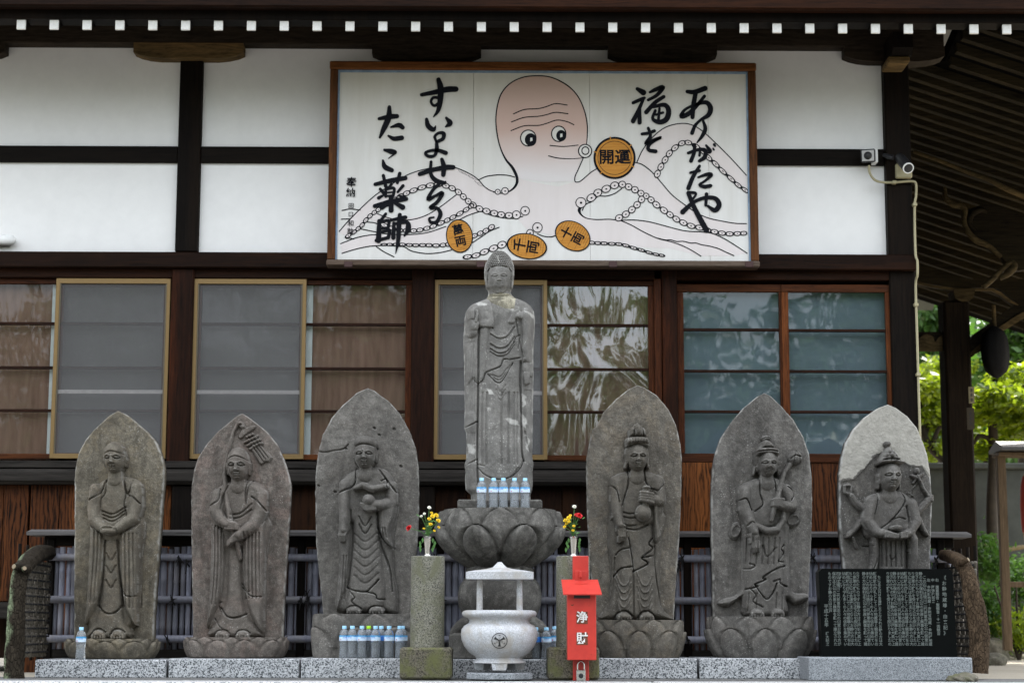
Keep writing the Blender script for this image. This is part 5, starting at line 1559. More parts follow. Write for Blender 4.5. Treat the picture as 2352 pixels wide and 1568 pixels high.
# crest: ring and three heart-shaped leaves laid on the curved bowl front
def on_bowl(dx, dy):
    """crest-plane px offset -> point just off the bowl surface"""
    y = 1470 + dy
    prof = [(70, 1430), (80, 1436), (86, 1444), (87.5, 1455), (86, 1468), (80, 1483), (68, 1498)]
    r_ = np.interp(y, [p[1] for p in prof], [p[0] for p in prof]) * k
    x = dx * k
    return Vector((cxw + x, YI - math.sqrt(max(r_ * r_ - x * x, 1e-6)) - .0025, P(1147, y, YI).z))
cr = MB()
def ringmesh(cx_, cy_, r0, r1, n_=48):
    vs_ = []; 
    for i in range(n_):
        a_ = 2 * math.pi * i / n_
        vs_ += [on_bowl(cx_ + math.cos(a_) * r0, cy_ + math.sin(a_) * r0), on_bowl(cx_ + math.cos(a_) * r1, cy_ + math.sin(a_) * r1)]
    cr.add(vs_, [(2 * i, 2 * i + 1, (2 * i + 3) % (2 * n_), (2 * i + 2) % (2 * n_)) for i in range(n_)])
ringmesh(0, 0, 16.2, 17.8)
def fan(pts, out=0.0):
    c0 = (sum(p[0] for p in pts) / len(pts), sum(p[1] for p in pts) / len(pts))
    vs_ = [on_bowl(*c0)] + [on_bowl(*p) for p in pts]
    for v in vs_: v.y -= out
    return vs_, [(0, i + 1, (i + 1) % len(pts) + 1) for i in range(len(pts))]
cr.add(*fan([(13 * math.cos(2 * math.pi * i / 40), 13 * math.sin(2 * math.pi * i / 40)) for i in range(40)]))
cr.part('crest', M['black'], ib)
lf = MB()
for q in range(3):
    a_ = math.radians(-90 + 120 * q)
    pts = []
    for t_ in np.linspace(0, 2 * math.pi, 30, endpoint=False):
        hx = 16 * math.sin(t_) ** 3; hy = 13 * math.cos(t_) - 5 * math.cos(2 * t_) - 2 * math.cos(3 * t_) - math.cos(4 * t_)
        u_ = (hy + 17) / 29 * 11.6 + .9; v_ = hx / 16 * 8.4
        pts.append((u_ * math.cos(a_) - v_ * math.sin(a_), u_ * math.sin(a_) + v_ * math.cos(a_)))
    lf.add(*fan(pts, .0012))
lf.part('crest_leaf', M['granitew'], ib)
vn = MB()
for q in range(3):
    a_ = math.radians(-90 + 120 * q)
    for sp in (-.55, -.28, 0, .28, .55):
        pts = []
        for u_ in np.linspace(2.2, 10.8 - abs(sp) * 3.0, 7):
            v_ = sp * (u_ - 1.2) * .62
            pts.append((u_ * math.cos(a_) - v_ * math.sin(a_), u_ * math.sin(a_) + v_ * math.cos(a_)))
        for i in range(len(pts) - 1):
            p_, q_ = Vector(pts[i]), Vector(pts[i + 1]); d = (q_ - p_).normalized(); nn_ = Vector((-d.y, d.x)) * .13
            vs_ = [on_bowl(*(p_ - nn_)), on_bowl(*(p_ + nn_)), on_bowl(*(q_ + nn_)), on_bowl(*(q_ - nn_))]
            for v in vs_: v.y -= .0024 + .0001 * i
            vn.add(vs_, [(0, 1, 2, 3)])
vn.part('crest_vein', M['black'], ib)

# ---------------------------------------------------------------- red donation box
YD = 11.85
db = thing('donation_box', 'red painted steel donation box on a post with white characters', 'donation box', tuple(P(1334, 1600, YD)))
def redm():
    q = N('chipped_red_paint'); v = q.map(rand=False)
    n = q.noise(v, 9, 6, .7); ch_ = q.ramp(q.noise(v, 26, 5, .75), [(.70, 0.0), (.74, 1.0)])
    c = q.mix(q.ramp(n, [(.3, 0.0), (.7, 1.0)]), (.40, .022, .016), (.54, .038, .024))
    c = q.mix(q.math('MULTIPLY', ch_, .8), c, (.10, .03, .015))
    return q.fin(c, .38, q.bump(n, .08, .002), 0, .5)
M['red'] = redm()
def ub(nm, x0, x1, y0, y1, Yf, Yb, mat, par, c=.003):
    return hb(nm, x0, x1, y0, y1, Yf, Yb, mat, par, c)
ub('post', 1316, 1352.5, 1276, 1640, YD - .0, YD + .06, M['red'], db)
bx2 = ub('box_body', 1303, 1369.5, 1362, 1515, YD - .10, YD - .004, M['red'], db)
kk = kpx(YD - .1)
xl, xr_ = P(1290.5, 1345, YD - .1).x, P(1379.5, 1345, YD - .1).x
zt, zl = P(1334, 1330, YD - .02).z, P(1334, 1363, YD - .16).z
rf = MB()
sh = .012
for dz in (0, -.007):
    rf.add([(xl + .0, YD - .002, zt + dz), (xr_ - sh, YD - .002, zt + dz), (xr_ + .004, YD - .165, zl + dz), (xl + .006, YD - .165, zl + dz)], [])
rf.f += [(0, 1, 2, 3), (7, 6, 5, 4), (0, 4, 5, 1), (1, 5, 6, 2), (2, 6, 7, 3), (3, 7, 4, 0)]
rf.part('sloping_lid', M['red'], db)
ub('hasp_plate', 1320, 1347, 1310, 1336, YD - .012, YD - .002, M['red'], db, .001)
ub('hasp', 1331, 1336.5, 1311, 1325, YD - .04, YD - .012, M['red'], db, .001)
b_ = MB(); hx0, hx1 = P(1320, 1337, YD).x, P(1348, 1337, YD).x
z_a = P(1334, 1336, YD - .03).z
fr = (zl - zt) / -.163
b_.add([(hx0, YD - .02, zt + (-.018) * fr * -1 * -1 + .003), (hx1, YD - .02, zt + -.018 * fr + .003), (hx1, YD - .055, zt - .053 * fr + .003), (hx0, YD - .055, zt - .053 * fr + .003)], [(0, 1, 2, 3)])
b_.part('lid_strap', M['red'], db)
ub('coin_slot', 1318, 1355.5, 1366, 1373.5, YD - .1025, YD - .0995, M['black'], db, 0)
M['rust'] = plain('rusty_bare_patch', (.12, .035, .014), .8, 0, .5, 60, .3)
M['letter'] = plain('white_lettering', (.68, .67, .64), .6)
for (y, chh) in ((1418, '浄'), (1466, '財')):
    p = P(1337, y, YD - .1015)
    ub('bare_patch', 1324, 1350, y - 14, y + 14, YD - .1012, YD - .0995, M['rust'], db, 0)
    glyphs(chh, 27 * kk, M['letter'], 'character', db, (p.x, YD - .1025, p.z), thick=.0003, offset=.0013)
for (x, y, s_) in ((1315, 1388, 4), (1353, 1390, 1.3), (1358, 1502, 1.5)):
    p = P(x, y, YD - .1008); q = s_ * kk
    MB().add([(p.x - q, YD - .1006, p.z + q * .4), (p.x - q * .2, YD - .1006, p.z - q * .1), (p.x + q, YD - .1006, p.z + q * .5), (p.x + q * .3, YD - .1006, p.z - q * .6), (p.x - q * .8, YD - .1006, p.z - q * .5)], [(0, 1, 2, 3, 4)]).part('paint_chip', M['rust'], db)
pk = thing('padlock', 'steel padlock hanging from the post below the red box', 'padlock', tuple(P(1334, 1580, YD - .03)))
ub('lock_body', 1324, 1345, 1537, 1575, YD - .045, YD - .018, M['steel'], pk, .004)
sh_ = [P(x, y, YD - .03) for x, y in ((1327, 1540), (1326.5, 1528), (1328, 1521), (1334, 1517), (1341, 1521), (1342, 1528), (1342, 1540))]
MB().tube(sh_, .0048, 10).part('shackle', M['steel'], pk, True)
p = P(1334.5, 1551, YD - .047)
MB().tube([p, p + Vector((0, .003, 0))], [.014, .016], 20).part('keyhole_plate', M['darkmetal'], pk, True)

# ---------------------------------------------------------------- water bottles
def petmat():
    q = N('clear_water_bottle')
    q.put(q.b.inputs['Base Color'], (.78, .85, .92))
    q.b.inputs['Transmission Weight'].default_value = .82
    q.b.inputs['Roughness'].default_value = .03
    q.b.inputs['IOR'].default_value = 1.33
    v = q.map(rand=True)
    q.put(q.b.inputs['Normal'], q.bump(q.noise(v, 60, 2), .3, .004))
    return q.m
M['pet'] = petmat()
def labelmat(name, blue):
    q = N(name)
    sp = q.n('ShaderNodeSeparateXYZ'); q.put(sp.inputs[0], q.co)
    n = q.noise(q.map(rand=True), 45, 3)
    zz = q.math('MULTIPLY_ADD', n, .012, sp.outputs[2])
    if blue:
        c = q.ramp(q.math('MULTIPLY', zz, 5.0), [(.55, (.03, .16, .55)), (.7, (.05, .25, .7))])
    else:
        c = q.ramp(q.math('MULTIPLY', zz, 5.0), [(.555, (.74, .78, .82)), (.62, (.60, .72, .88)), (.705, (.55, .72, .88)), (.72, (.04, .30, .62))])
    return q.fin(c, .3, None, 0, .5)
M['label'] = labelmat('pale_blue_bottle_label', False)
M['labelb'] = labelmat('deep_blue_bottle_label', True)
M['capb'] = plain('light_blue_cap', (.36, .66, .88), .4)
M['capg'] = plain('lime_green_cap', (.36, .70, .02), .4)
M['ink'] = plain('blue_label_ink', (.03, .06, .42), .5)
M['inkr'] = plain('red_label_mark', (.55, .05, .08), .5)
M['inkg'] = plain('green_label_mark', (.10, .34, .08), .5)
prof = [(.027, 0), (.031, .004), (.032, .012), (.0305, .022), (.032, .030), (.0300, .036), (.0312, .044), (.0292, .050), (.0300, .058), (.0282, .064), (.0292, .072), (.0282, .079), (.0305, .087), (.0292, .094), (.0318, .101), (.0318, .109), (.0325, .111), (.0325, .146), (.0318, .148), (.0315, .152), (.0295, .163), (.0250, .174), (.0180, .182), (.0135, .187), (.0130, .192)]
bm_body = MB().lathe(0, 0, prof, 28).mesh('bottle_body', smooth=True)
bm_cap = MB().lathe(0, 0, [(.0148, .188), (.0150, .190), (.0150, .205), (.0140, .2072)], 24).mesh('cap', smooth=True, angle=50)
bm_lab = MB().lathe(0, 0, [(.0329, .1115), (.0330, .113), (.0330, .144), (.0329, .1455)], 32, cap=False).mesh('label', smooth=True)
def labprint(ch_, size, ph, z, mat, nm):
    """print wrapped round the label"""
    tmp = bpy.data.objects.new('tmp', None); COL.objects.link(tmp); LOC['tmp'] = Vector((0, 0, 0))
    o = glyphs(ch_, size, mat, nm, tmp, (0, 0, 0))
    me = o.data
    for v in me.vertices:
        a_ = v.co.x / .0334 + ph
        v.co = Vector((math.sin(a_) * .0334, -math.cos(a_) * .0334, v.co.z + z))
    bpy.data.objects.remove(o); bpy.data.objects.remove(tmp)
    return me
pr_me = labprint('天然水', .0105, 0.1, .131, M['ink'], 'label_print')
dot_me = MB().add([(math.sin(a0 - .75) * .0334 * 1.0, -math.cos(a0 - .75) * .0334, .119 + dz) for a0 in (-.1, .1) for dz in (-.0035, .0035)], [(0, 2, 3, 1)]).mesh('label_mark')
grn_me = MB().add([(math.sin(a0 + .75) * .0334, -math.cos(a0 + .75) * .0334, .1145 + dz) for a0, dz in ((-.3, -.002), (.3, -.002), (.3, .002), (.0, .004), (-.3, .001))], [(0, 1, 2, 3, 4)]).mesh('label_hill')
proto = None
def bottle(x, y, Y, lab, rz=0.0, cap='b', blue=False, z=None, s=1.0):
    p = P(x, y, Y)
    if z is not None: p.z = z
    t = thing('water_bottle', lab, 'bottle', tuple(p), 'offered water bottles')
    for nm, me, mt_ in (('bottle_body', bm_body, M['pet']), ('cap', bm_cap, None), ('bottle_label', bm_lab, None), ('label_print', pr_me, M['ink']), ('label_mark', dot_me, M['inkr']), ('label_hill', grn_me, M['inkg'])):
        if nm == 'cap':
            me = me.copy(); mt_ = M['capg'] if cap == 'g' else M['capb']
        if nm == 'bottle_label':
            me = me.copy(); mt_ = M['labelb'] if blue else M['label']
        if nm in ('label_hill', 'label_mark') and (blue or cap == 'g'): continue
        o = link(nm, me, mt_, t)
    t.rotation_euler = (0, 0, rz); t.scale = (s, s, s)
    return t
zl_ = P(1148, 1172, YP - .2).z + .001
ords = ('first', 'second', 'third', 'fourth', 'fifth')
YBt = YP - .30
for i, x in enumerate((1106, 1133.5, 1156, 1181.5, 1206)):
    bottle(x, 1172, YBt, '%s from left of the five water bottles at the feet of the tall Buddha' % ords[i], (.0, .25, -.55, .1, .05)[i], z=zl_)
zpl = P(900, 1511, YQ).z + .001
bottle(184.5, 1513, YQ + .035, 'lone water bottle at the foot of the leftmost stele', .1, z=P(230, 1514, YQ).z + .001)
YF = YQ + .04
bottle(790, 1512, YF + .03, 'leftmost water bottle of the cluster before the jewel stele', .1, z=zpl)
bottle(808.5, 1512, YF, 'second water bottle of the cluster before the jewel stele', -.6, z=zpl)
bottle(830.5, 1512, YF, 'third water bottle of the cluster, left of the green-capped one', .2, z=zpl)
bottle(846, 1512, YF + .08, 'green-capped bottle in the cluster before the jewel stele', 0, 'g', z=zpl)
bottle(862, 1512, YF, 'blue-capped bottle just right of the green-capped one', -.55, z=zpl)
bottle(875, 1512, YF + .075, 'bottle with a deep blue label half hidden in the cluster', .3, 'b', True, z=zpl)
bottle(893, 1512, YF, 'second front bottle right of the green cap in the cluster', -.2, z=zpl)
bottle(917.5, 1512, YF, 'rightmost front bottle of the cluster beside the left mossy pillar', .15, z=zpl)
bottle(924, 1512, YF + .09, 'bottle peeping out behind the rightmost bottle by the left pillar', .5, z=zpl)
bottle(1231, 1513, YF + .05, 'left water bottle of three between the burner and the right pillar', .2, 'b', True, z=P(1150, 1514, YQ).z + .001)
bottle(1255, 1513, YF + .02, 'middle water bottle of three between the burner and the right pillar', -.1, z=P(1150, 1514, YQ).z + .001)
bottle(1274, 1513, YF + .04, 'right water bottle of three, half behind the right pillar', .3, z=zpl)
# ---------------------------------------------------------------- votive board with the painted octopus
YV = 13.72
pq = thing('votive_board', 'large framed white board painted with a pink octopus and black brush writing', 'sign', tuple(P(1248, 610, YV)))
M['vframe'] = wood('orange_brown_frame', (.06, .022, .008), (.19, .07, .022), 'x', 8, 26, .5, hot=(.27, .10, .03))  # warm bounced light put into the top rail's orange-brown
M['vframez'] = wood('orange_brown_frame_side', (.035, .016, .008), (.12, .048, .018), 'z', 8, 26, .5, hot=(.19, .075, .026))
M['vframew'] = wood('weathered_frame_foot', (.05, .034, .025), (.15, .115, .09), 'x', 10, 26, .75, hot=(.10, .05, .03))
def boardmat(name, a, b):
    q = N(name); v = q.map(rand=False)
    n = q.noise(q.map((2.5, 1, .35), rand=False), 5, 5, .6)
    n2 = q.noise(v, 1.6, 4, .6)
    c = q.mix(q.ramp(n, [(.3, 0.0), (.75, 1.0)]), a, b)
    sp = q.n('ShaderNodeSeparateXYZ'); q.put(sp.inputs[0], q.co)
    st = q.ramp(q.math('MULTIPLY_ADD', n2, .5, q.math('MULTIPLY', sp.outputs[2], .38)), [(.42, 0.0), (.9, .55)])
    c = q.mix(st, c, tuple(x * y for x, y in zip(a, (.92, .86, .72))))
    return q.fin(c, .65, q.bump(n, .1, .002), 0, .3)
M['vwhite'] = boardmat('aged_white_board', (.64, .625, .59), (.73, .72, .695))
M['vblue'] = plain('faded_blue_edge', (.20, .27, .36), .7, 0, .35, 14)
M['skin'] = boardmat('pale_octopus_wash', (.66, .605, .585), (.71, .655, .64))
M['sumi'] = plain('black_brush_ink', (.004, .0045, .007), .6, 0, .3, 60, .05, spec=.1)
M['koban'] = wood('painted_gold_coin', (.42, .17, .03), (.58, .28, .06), 'x', 12, 40, .6)
def headmat():
    q = N('salmon_octopus_head')
    sp = q.n('ShaderNodeSeparateXYZ'); q.put(sp.inputs[0], q.co)
    n = q.noise(q.map(rand=False), 4, 5, .6)
    z0, z1 = P(1248, 400, YV).z - P(1248, 610, YV).z, P(1248, 250, YV).z - P(1248, 610, YV).z
    f_ = q.math('MULTIPLY_ADD', n, .25, q.math('DIVIDE', q.math('SUBTRACT', sp.outputs[2], z0), z1 - z0))
    c = q.mix(q.ramp(f_, [(.1, 0.0), (.85, 1.0)]), (.68, .64, .625), (.58, .41, .345))
    return q.fin(c, .65, None, 0, .3)
M['head'] = headmat()
Yi = YV + .035
xa, xb = P(775, 370, Yi).x, P(1722, 370, Yi).x
za, zb_ = P(1248, 599, Yi).z, P(1248, 160, Yi).z
# four planks make up the board
pk_ = [775, 1087, 1355, 1628, 1722]
for i in range(4):
    MB().box(P(pk_[i], 370, Yi).x + (.0008 if i else 0), P(pk_[i + 1], 370, Yi).x - (.0008 if i < 3 else 0), Yi, Yi + .03, za, zb_, .0015).part('painted_plank', M['vwhite'], pq)
ox0, ox1, oz0, oz1 = P(754.5, 376, YV).x, P(1740, 376, YV).x, P(1248, 611, YV).z, P(1248, 142, YV).z
fw = .075
MB().box(ox0 - .004, ox1 + .004, YV, YV + .13, oz1 - .062, oz1, .008).part('frame_top', M['vframe'], pq)
MB().box(ox0 - .004, ox1 + .004, YV - .004, YV + .13, oz0, oz0 + .045, .008).part('frame_bottom', M['vframew'], pq)
for (u0, u1) in ((ox0, ox0 + .058), (ox1 - .058, ox1)):
    MB().box(u0, u1, YV + .004, YV + .13, oz0 + .045, oz1 - .062, .008).part('frame_side', M['vframez'], pq)
bl = .014
for (u0, u1, w0, w1) in ((ox0 + .059, ox0 + .059 + bl, oz0 + .046, oz1 - .063), (ox1 - .059 - bl, ox1 - .059, oz0 + .046, oz1 - .063), (ox0 + .060 + bl, ox1 - .060 - bl, oz1 - .063 - bl * 1.3, oz1 - .063)):
    MB().box(u0, u1, Yi - .010, Yi - .001, w0, w1, .001).part('blue_edging', M['vblue'], pq)
for x in (800, 1104, 1408, 1721):
    p = P(x, 607, YV - .006)
    MB().box(p.x - .03, p.x + .03, YV - .012, YV + .02, p.z - .022, p.z + .022, .004).part('iron_support', plain('rusty_iron', (.06, .03, .028), .7, .3), pq)

lay = [0]
def A2(p): return ((p[0] / 2.8517 + 820) / 1.08844, (p[1] / 2.8517 + 130) / 1.08844)
def B2(p): return ((p[0] / 2.8517 + 1340) / 1.08844, (p[1] / 2.8517 + 130) / 1.08844)
KV = kpx(Yi) / 2.8517 / 1.08844           # metres per close-view pixel
def w3(p, T, dy):
    q = P(*T(p), Yi)
    return (q.x, Yi - dy, q.z)
def stroke(mb, pts, T, dy, wk=1.0, n=6, smooth=True):
    """brush stroke: (x, y, full width) polyline turned into a ribbon with round ends"""
    pts = [(p[0], p[1], p[2] if len(p) > 2 else 6.0) for p in pts]
    c = crom(pts, n) if len(pts) > 2 else [np.array(pts[0], float), np.array(pts[1], float)]
    vs_ = []; fs_ = []
    m_ = len(c)
    for i, q in enumerate(c):
        a_ = c[max(i - 1, 0)]; b_ = c[min(i + 1, m_ - 1)]
        d = b_[:2] - a_[:2]; L_ = np.hypot(*d) + 1e-6; d = d / L_
        nn_ = np.array((-d[1], d[0])) * max(q[2], 1.5) * wk / 2
        vs_.append(w3((q[0] - nn_[0], q[1] - nn_[1]), T, dy)); vs_.append(w3((q[0] + nn_[0], q[1] + nn_[1]), T, dy))
    fs_ = [(2 * i, 2 * i + 2, 2 * i + 3, 2 * i + 1) for i in range(m_ - 1)]
    mb.add(vs_, fs_)
    for e, o_ in ((0, 1), (m_ - 1, m_ - 2)):
        q = c[e]; r_ = max(q[2], 1.5) * wk / 2
        d = c[e][:2] - c[o_][:2]; a0 = math.atan2(d[1], d[0])
        ring = [w3((q[0] + r_ * math.cos(a0 + t_), q[1] + r_ * math.sin(a0 + t_)), T, dy) for t_ in np.linspace(-math.pi / 2, math.pi / 2, 7)]
        mb.add(ring, [tuple(range(7))])
def shape(pts, T, dy, mat, nm, par=pq, smooth=True):
    c = crom(list(pts) + [pts[0]], 6)[:-1] if smooth else [np.array(p, float) for p in pts]
    vs_ = [w3(p, T, dy) for p in c]
    return MB().add(vs_, [tuple(range(len(vs_)))]).part(nm, mat, par)
def circ(mb, c, rx, ry, T, dy, w_=5.0, rot=0.0, fill=False, n=26):
    cr_, sr_ = math.cos(rot), math.sin(rot)
    f_ = lambda t_, s_: w3((c[0] + (rx * s_) * math.cos(t_) * cr_ - (ry * s_) * math.sin(t_) * sr_, c[1] + (rx * s_) * math.cos(t_) * sr_ + (ry * s_) * math.sin(t_) * cr_), T, dy)
    ts = [2 * math.pi * i / n for i in range(n)]
    if fill:
        mb.add([f_(t_, 1.0) for t_ in ts], [tuple(range(n))]); return
    s0 = 1 - w_ / 2 / min(rx, ry); s1 = 1 + w_ / 2 / min(rx, ry)
    vs_ = []
    for t_ in ts: vs_ += [f_(t_, s0), f_(t_, s1)]
    mb.add(vs_, [(2 * i, 2 * i + 1, (2 * i + 3) % (2 * n), (2 * i + 2) % (2 * n)) for i in range(n)])
OFF = 1482.9
def Bp(pts): return [(p[0] + OFF,) + tuple(p[1:]) for p in pts]   # right-hand close view -> left-hand one
# washes of colour, each layer a fraction of a millimetre above the last
shape([(80, 1280), (250, 1100), (430, 960), (640, 850), (880, 820), (1030, 880), (1110, 955), (1240, 1008), (1340, 950), (1350, 900), (1470, 930), (1640, 960)] + Bp([(280, 925), (310, 925), (350, 895), (430, 835), (560, 780), (705, 788), (830, 860), (970, 1020), (1150, 1150), (1320, 1205), (1500, 1224), (1500, 1285), (1325, 1285), (1105, 1235), (955, 1155), (785, 1020), (615, 940), (440, 1000), (320, 1070), (320, 1160), (430, 1195), (600, 1200), (800, 1210), (1080, 1278), (1260, 1295), (1505, 1435), (1410, 1452), (1175, 1455), (960, 1400), (695, 1390), (540, 1362), (390, 1355)]) + [(1600, 1310), (1520, 1290), (1440, 1290), (1343, 1180), (1130, 1145), (1000, 1075), (885, 980), (730, 960), (560, 1015), (390, 1110), (270, 1205), (145, 1310), (100, 1300)], A2, .0012, M['skin'], 'octopus_body', smooth=False)
shape(Bp([(720, 785), (760, 700), (830, 610), (920, 540), (1020, 512), (1100, 518), (1180, 560), (1280, 650), (1390, 760), (1500, 880), (1500, 975), (1390, 900), (1280, 795), (1190, 705), (1085, 645), (990, 680), (920, 765), (865, 865)]), A2, .0014, M['skin'], 'octopus_arm', smooth=False)
shape([(90, 1367), (300, 1305), (620, 1300), (840, 1245), (1020, 1110), (1080, 1130), (930, 1200), (1030, 1330), (860, 1375), (545, 1375), (300, 1385), (100, 1435)], A2, .0014, M['skin'], 'octopus_arm', smooth=False)
shape([(345, 1150), (500, 1197), (700, 1165), (920, 1015), (1020, 1095), (890, 1180), (705, 1255), (560, 1272), (400, 1235), (290, 1190)], A2, .0016, M['skin'], 'octopus_arm', smooth=False)
hd = [(1350, 900), (1320, 830), (1270, 770), (1235, 700), (1210, 610), (1197, 500), (1205, 400), (1235, 300), (1300, 225), (1400, 180), (1520, 172)] + Bp([(130, 190), (230, 245), (300, 320), (345, 420), (365, 520), (365, 600), (350, 700), (310, 800), (280, 920), (100, 930)])
shape(hd, A2, .0018, M['head'], 'octopus_head', smooth=False)

ln = MB()
T = A2
stroke(ln, [(1180, 1000, 6), (1240, 1008, 8), (1300, 990, 12), (1340, 950, 18), (1348, 900, 20), (1318, 830, 20), (1270, 770, 14), (1235, 700, 9), (1210, 610, 9), (1197, 500, 8), (1205, 400, 8), (1235, 300, 9), (1300, 225, 8), (1400, 180, 8), (1522, 172, 8)] + Bp([(130, 190, 8), (230, 245, 9), (300, 320, 8), (345, 420, 8), (365, 520, 8), (365, 600, 7), (360, 655, 6)]), T, .0026)
LN = [
 [(80, 1280), (150, 1200), (250, 1100), (340, 1020), (430, 960), (540, 890), (640, 850), (760, 825), (880, 820), (960, 845), (1030, 880), (1075, 915), (1110, 955), (1150, 985), (1200, 1003)],
 [(1075, 912), (1130, 888), (1210, 877), (1280, 880), (1330, 893)],
 [(1322, 443), (1400, 412), (1500, 405), (1560, 390)] + Bp([(140, 370), (222, 380)]),
 [(1308, 500), (1400, 468), (1500, 460), (1560, 448)] + Bp([(140, 432), (228, 442)]),
 [(1305, 562), (1400, 528), (1500, 525), (1560, 510)] + Bp([(150, 487), (220, 498), (270, 520)]),
 [(1080, 1130), (1150, 1160), (1250, 1183), (1330, 1187), (1390, 1172)],
 [(345, 1150), (420, 1180), (500, 1197), (600, 1195), (700, 1165), (800, 1105), (920, 1015)],
 [(235, 1262), (300, 1275), (400, 1295), (500, 1302), (620, 1300), (720, 1285), (840, 1245)],
 [(90, 1367), (200, 1325), (300, 1305), (345, 1303)],
 [(100, 1435), (200, 1405), (300, 1385), (400, 1380), (500, 1385), (545, 1390), (600, 1420), (700, 1437), (800, 1430), (880, 1412)],
 [(345, 1388), (400, 1425), (470, 1460)], [(930, 1200), (1000, 1165), (1090, 1135)],
 [(1030, 1360), (1090, 1320), (1150, 1280), (1220, 1250)], [(95, 1192), (130, 1191), (160, 1190)], [(100, 1130), (160, 1120), (230, 1128)], [(280, 1212), (330, 1218), (350, 1225)],
 [(130, 1330), (160, 1328), (185, 1335)],
] + [Bp(q) for q in [
 [(100, 668, 8), (200, 675, 7), (300, 665, 7)], [(90, 742, 8), (160, 758, 8), (260, 762, 6), (350, 755, 6)],
 [(335, 762), (300, 840), (278, 890), (280, 925), (310, 925), (350, 895), (390, 860), (430, 835)],
 [(705, 788), (760, 805), (830, 860), (900, 940), (970, 1020), (1060, 1090), (1150, 1150), (1230, 1185), (1320, 1205), (1420, 1222), (1500, 1224)],
 [(720, 785), (760, 700), (830, 610), (920, 540), (1020, 512), (1100, 518), (1180, 560), (1280, 650), (1390, 760), (1500, 880)],
 [(318, 1105, 20), (308, 1130, 22), (322, 1160, 12), (360, 1185, 7), (430, 1195), (520, 1193), (600, 1200), (700, 1198), (800, 1210), (900, 1235), (1000, 1262), (1080, 1278), (1180, 1283), (1260, 1295), (1340, 1330), (1430, 1385), (1505, 1435)],
 [(330, 1130), (350, 1090), (400, 1065), (440, 1030)],
 [(600, 1200), (680, 1235), (770, 1285), (870, 1330), (960, 1352), (1040, 1380), (1110, 1415), (1175, 1455)],
 [(870, 1328), (920, 1340), (960, 1340), (1000, 1351), (1050, 1350), (1100, 1362), (1140, 1362), (1180, 1374), (1240, 1385), (1300, 1402), (1350, 1425), (1410, 1452)],
 [(440, 1025), (500, 1028), (560, 1010), (610, 975)], [(10, 1297), (60, 1315), (110, 1318), (135, 1310)],
]]
for i, q in enumerate(LN):
    stroke(ln, [p if len(p) > 2 else (p[0], p[1], 7.5) for p in q], T, .0022 + .00002 * i)
for (x, y) in ((930, 850), (950, 862), (975, 872), (1000, 888), (1025, 900), (1045, 925), (1065, 945)):
    stroke(ln, [(x, y - 8, 2), (x + 10, y + 4, 2), (x + 40, y + 14, 1.5)], T, .0030)
ln.part('octopus_outline', M['sumi'], pq)
for (c, rx, ry, pc, pr_, hl) in (((1428, 615), 55, 57, (1445, 627), 42, (1449, 626)), ((162 + OFF, 585), 51, 55, (180 + OFF, 598), 36, (180 + OFF, 597))):
    b_ = MB(); circ(b_, c, rx, ry, T, .0024, fill=True); eo = b_.part('octopus_eye', M['vwhite'], pq)
    b_ = MB(); circ(b_, c, rx, ry, T, .0032, 8); b_.part('eye_outline', M['sumi'], eo)
    b_ = MB(); circ(b_, pc, pr_, pr_ + 4, T, .0030, fill=True); b_.part('pupil', M['sumi'], eo)
    MB().add([w3((hl[0] + a_, hl[1] + b2_), T, .0036) for a_, b2_ in ((-7, -12), (8, -14), (9, 8), (-8, 14))], [(0, 1, 2, 3)]).part('eye_glint', M['vwhite'], eo)
b_ = MB(); circ(b_, (350 + OFF, 707), 47, 47, T, .0030, fill=True); mo = b_.part('octopus_mouth', M['vwhite'], pq)
b_ = MB(); circ(b_, (350 + OFF, 707), 47, 47, T, .0034, 8); b_.part('mouth_rim', M['sumi'], mo)
b_ = MB(); circ(b_, (352 + OFF, 705), 25, 27, T, .0034, 8); b_.part('mouth_ring', M['sumi'], mo)

cnt = [0]
def suckers(pts, r0=20, r1=20):
    """each painted sucker is a part: pale disc, ink ring and dot"""
    n_ = len(pts)
    for i, p in enumerate(pts):
        a_ = pts[max(i - 1, 0)]; b_ = pts[min(i + 1, n_ - 1)]
        rot = math.atan2(b_[1] - a_[1], b_[0] - a_[0]); L_ = math.hypot(b_[0] - a_[0], b_[1] - a_[1]) / (2 if 0 < i < n_ - 1 else 1)
        big = p[2] if len(p) > 2 else None
        rx = big or L_ * .49; ry = big or min(L_ * .45, (r0 + (r1 - r0) * i / n_))
        cnt[0] += 1; dz = .00002 * (cnt[0] % 20)
        b_ = MB()
        circ(b_, p, rx, ry, T, .0034 + dz, rot=rot, fill=True, n=18)
        circ(b_, p, rx, ry, T, .0040 + dz, 6.5, rot=rot, n=18)
        circ(b_, (p[0] + 1, p[1] + 1), max(rx * .24, 3.4), max(ry * .24, 3), T, .0042 + dz, rot=rot, fill=True, n=10)
        o = b_.part('painted_sucker', M['skin'], pq)
        o.data.materials.append(M['sumi'])
        for k_, pl in enumerate(o.data.polygons): pl.material_index = 0 if k_ == 0 else 1
suckers([(145, 1310), (185, 1285), (215, 1260), (243, 1235), (270, 1200), (300, 1170), (330, 1145), (358, 1125), (390, 1105), (425, 1085), (470, 1055), (515, 1030), (560, 1008), (610, 988), (670, 967), (728, 952), (785, 945), (840, 955), (885, 972), (930, 1000), (965, 1032), (1000, 1065), (1035, 1092), (1080, 1118), (1130, 1135), (1185, 1150), (1235, 1160), (1290, 1166), (1343, 1162, 29), (1405, 1133, 31)], 11, 22)
suckers([(1020, 1100), (985, 1125), (940, 1153), (890, 1180), (850, 1200), (805, 1220), (750, 1243), (705, 1258), (655, 1270), (610, 1275), (560, 1275), (510, 1270), (460, 1258), (400, 1235)], 14, 14)
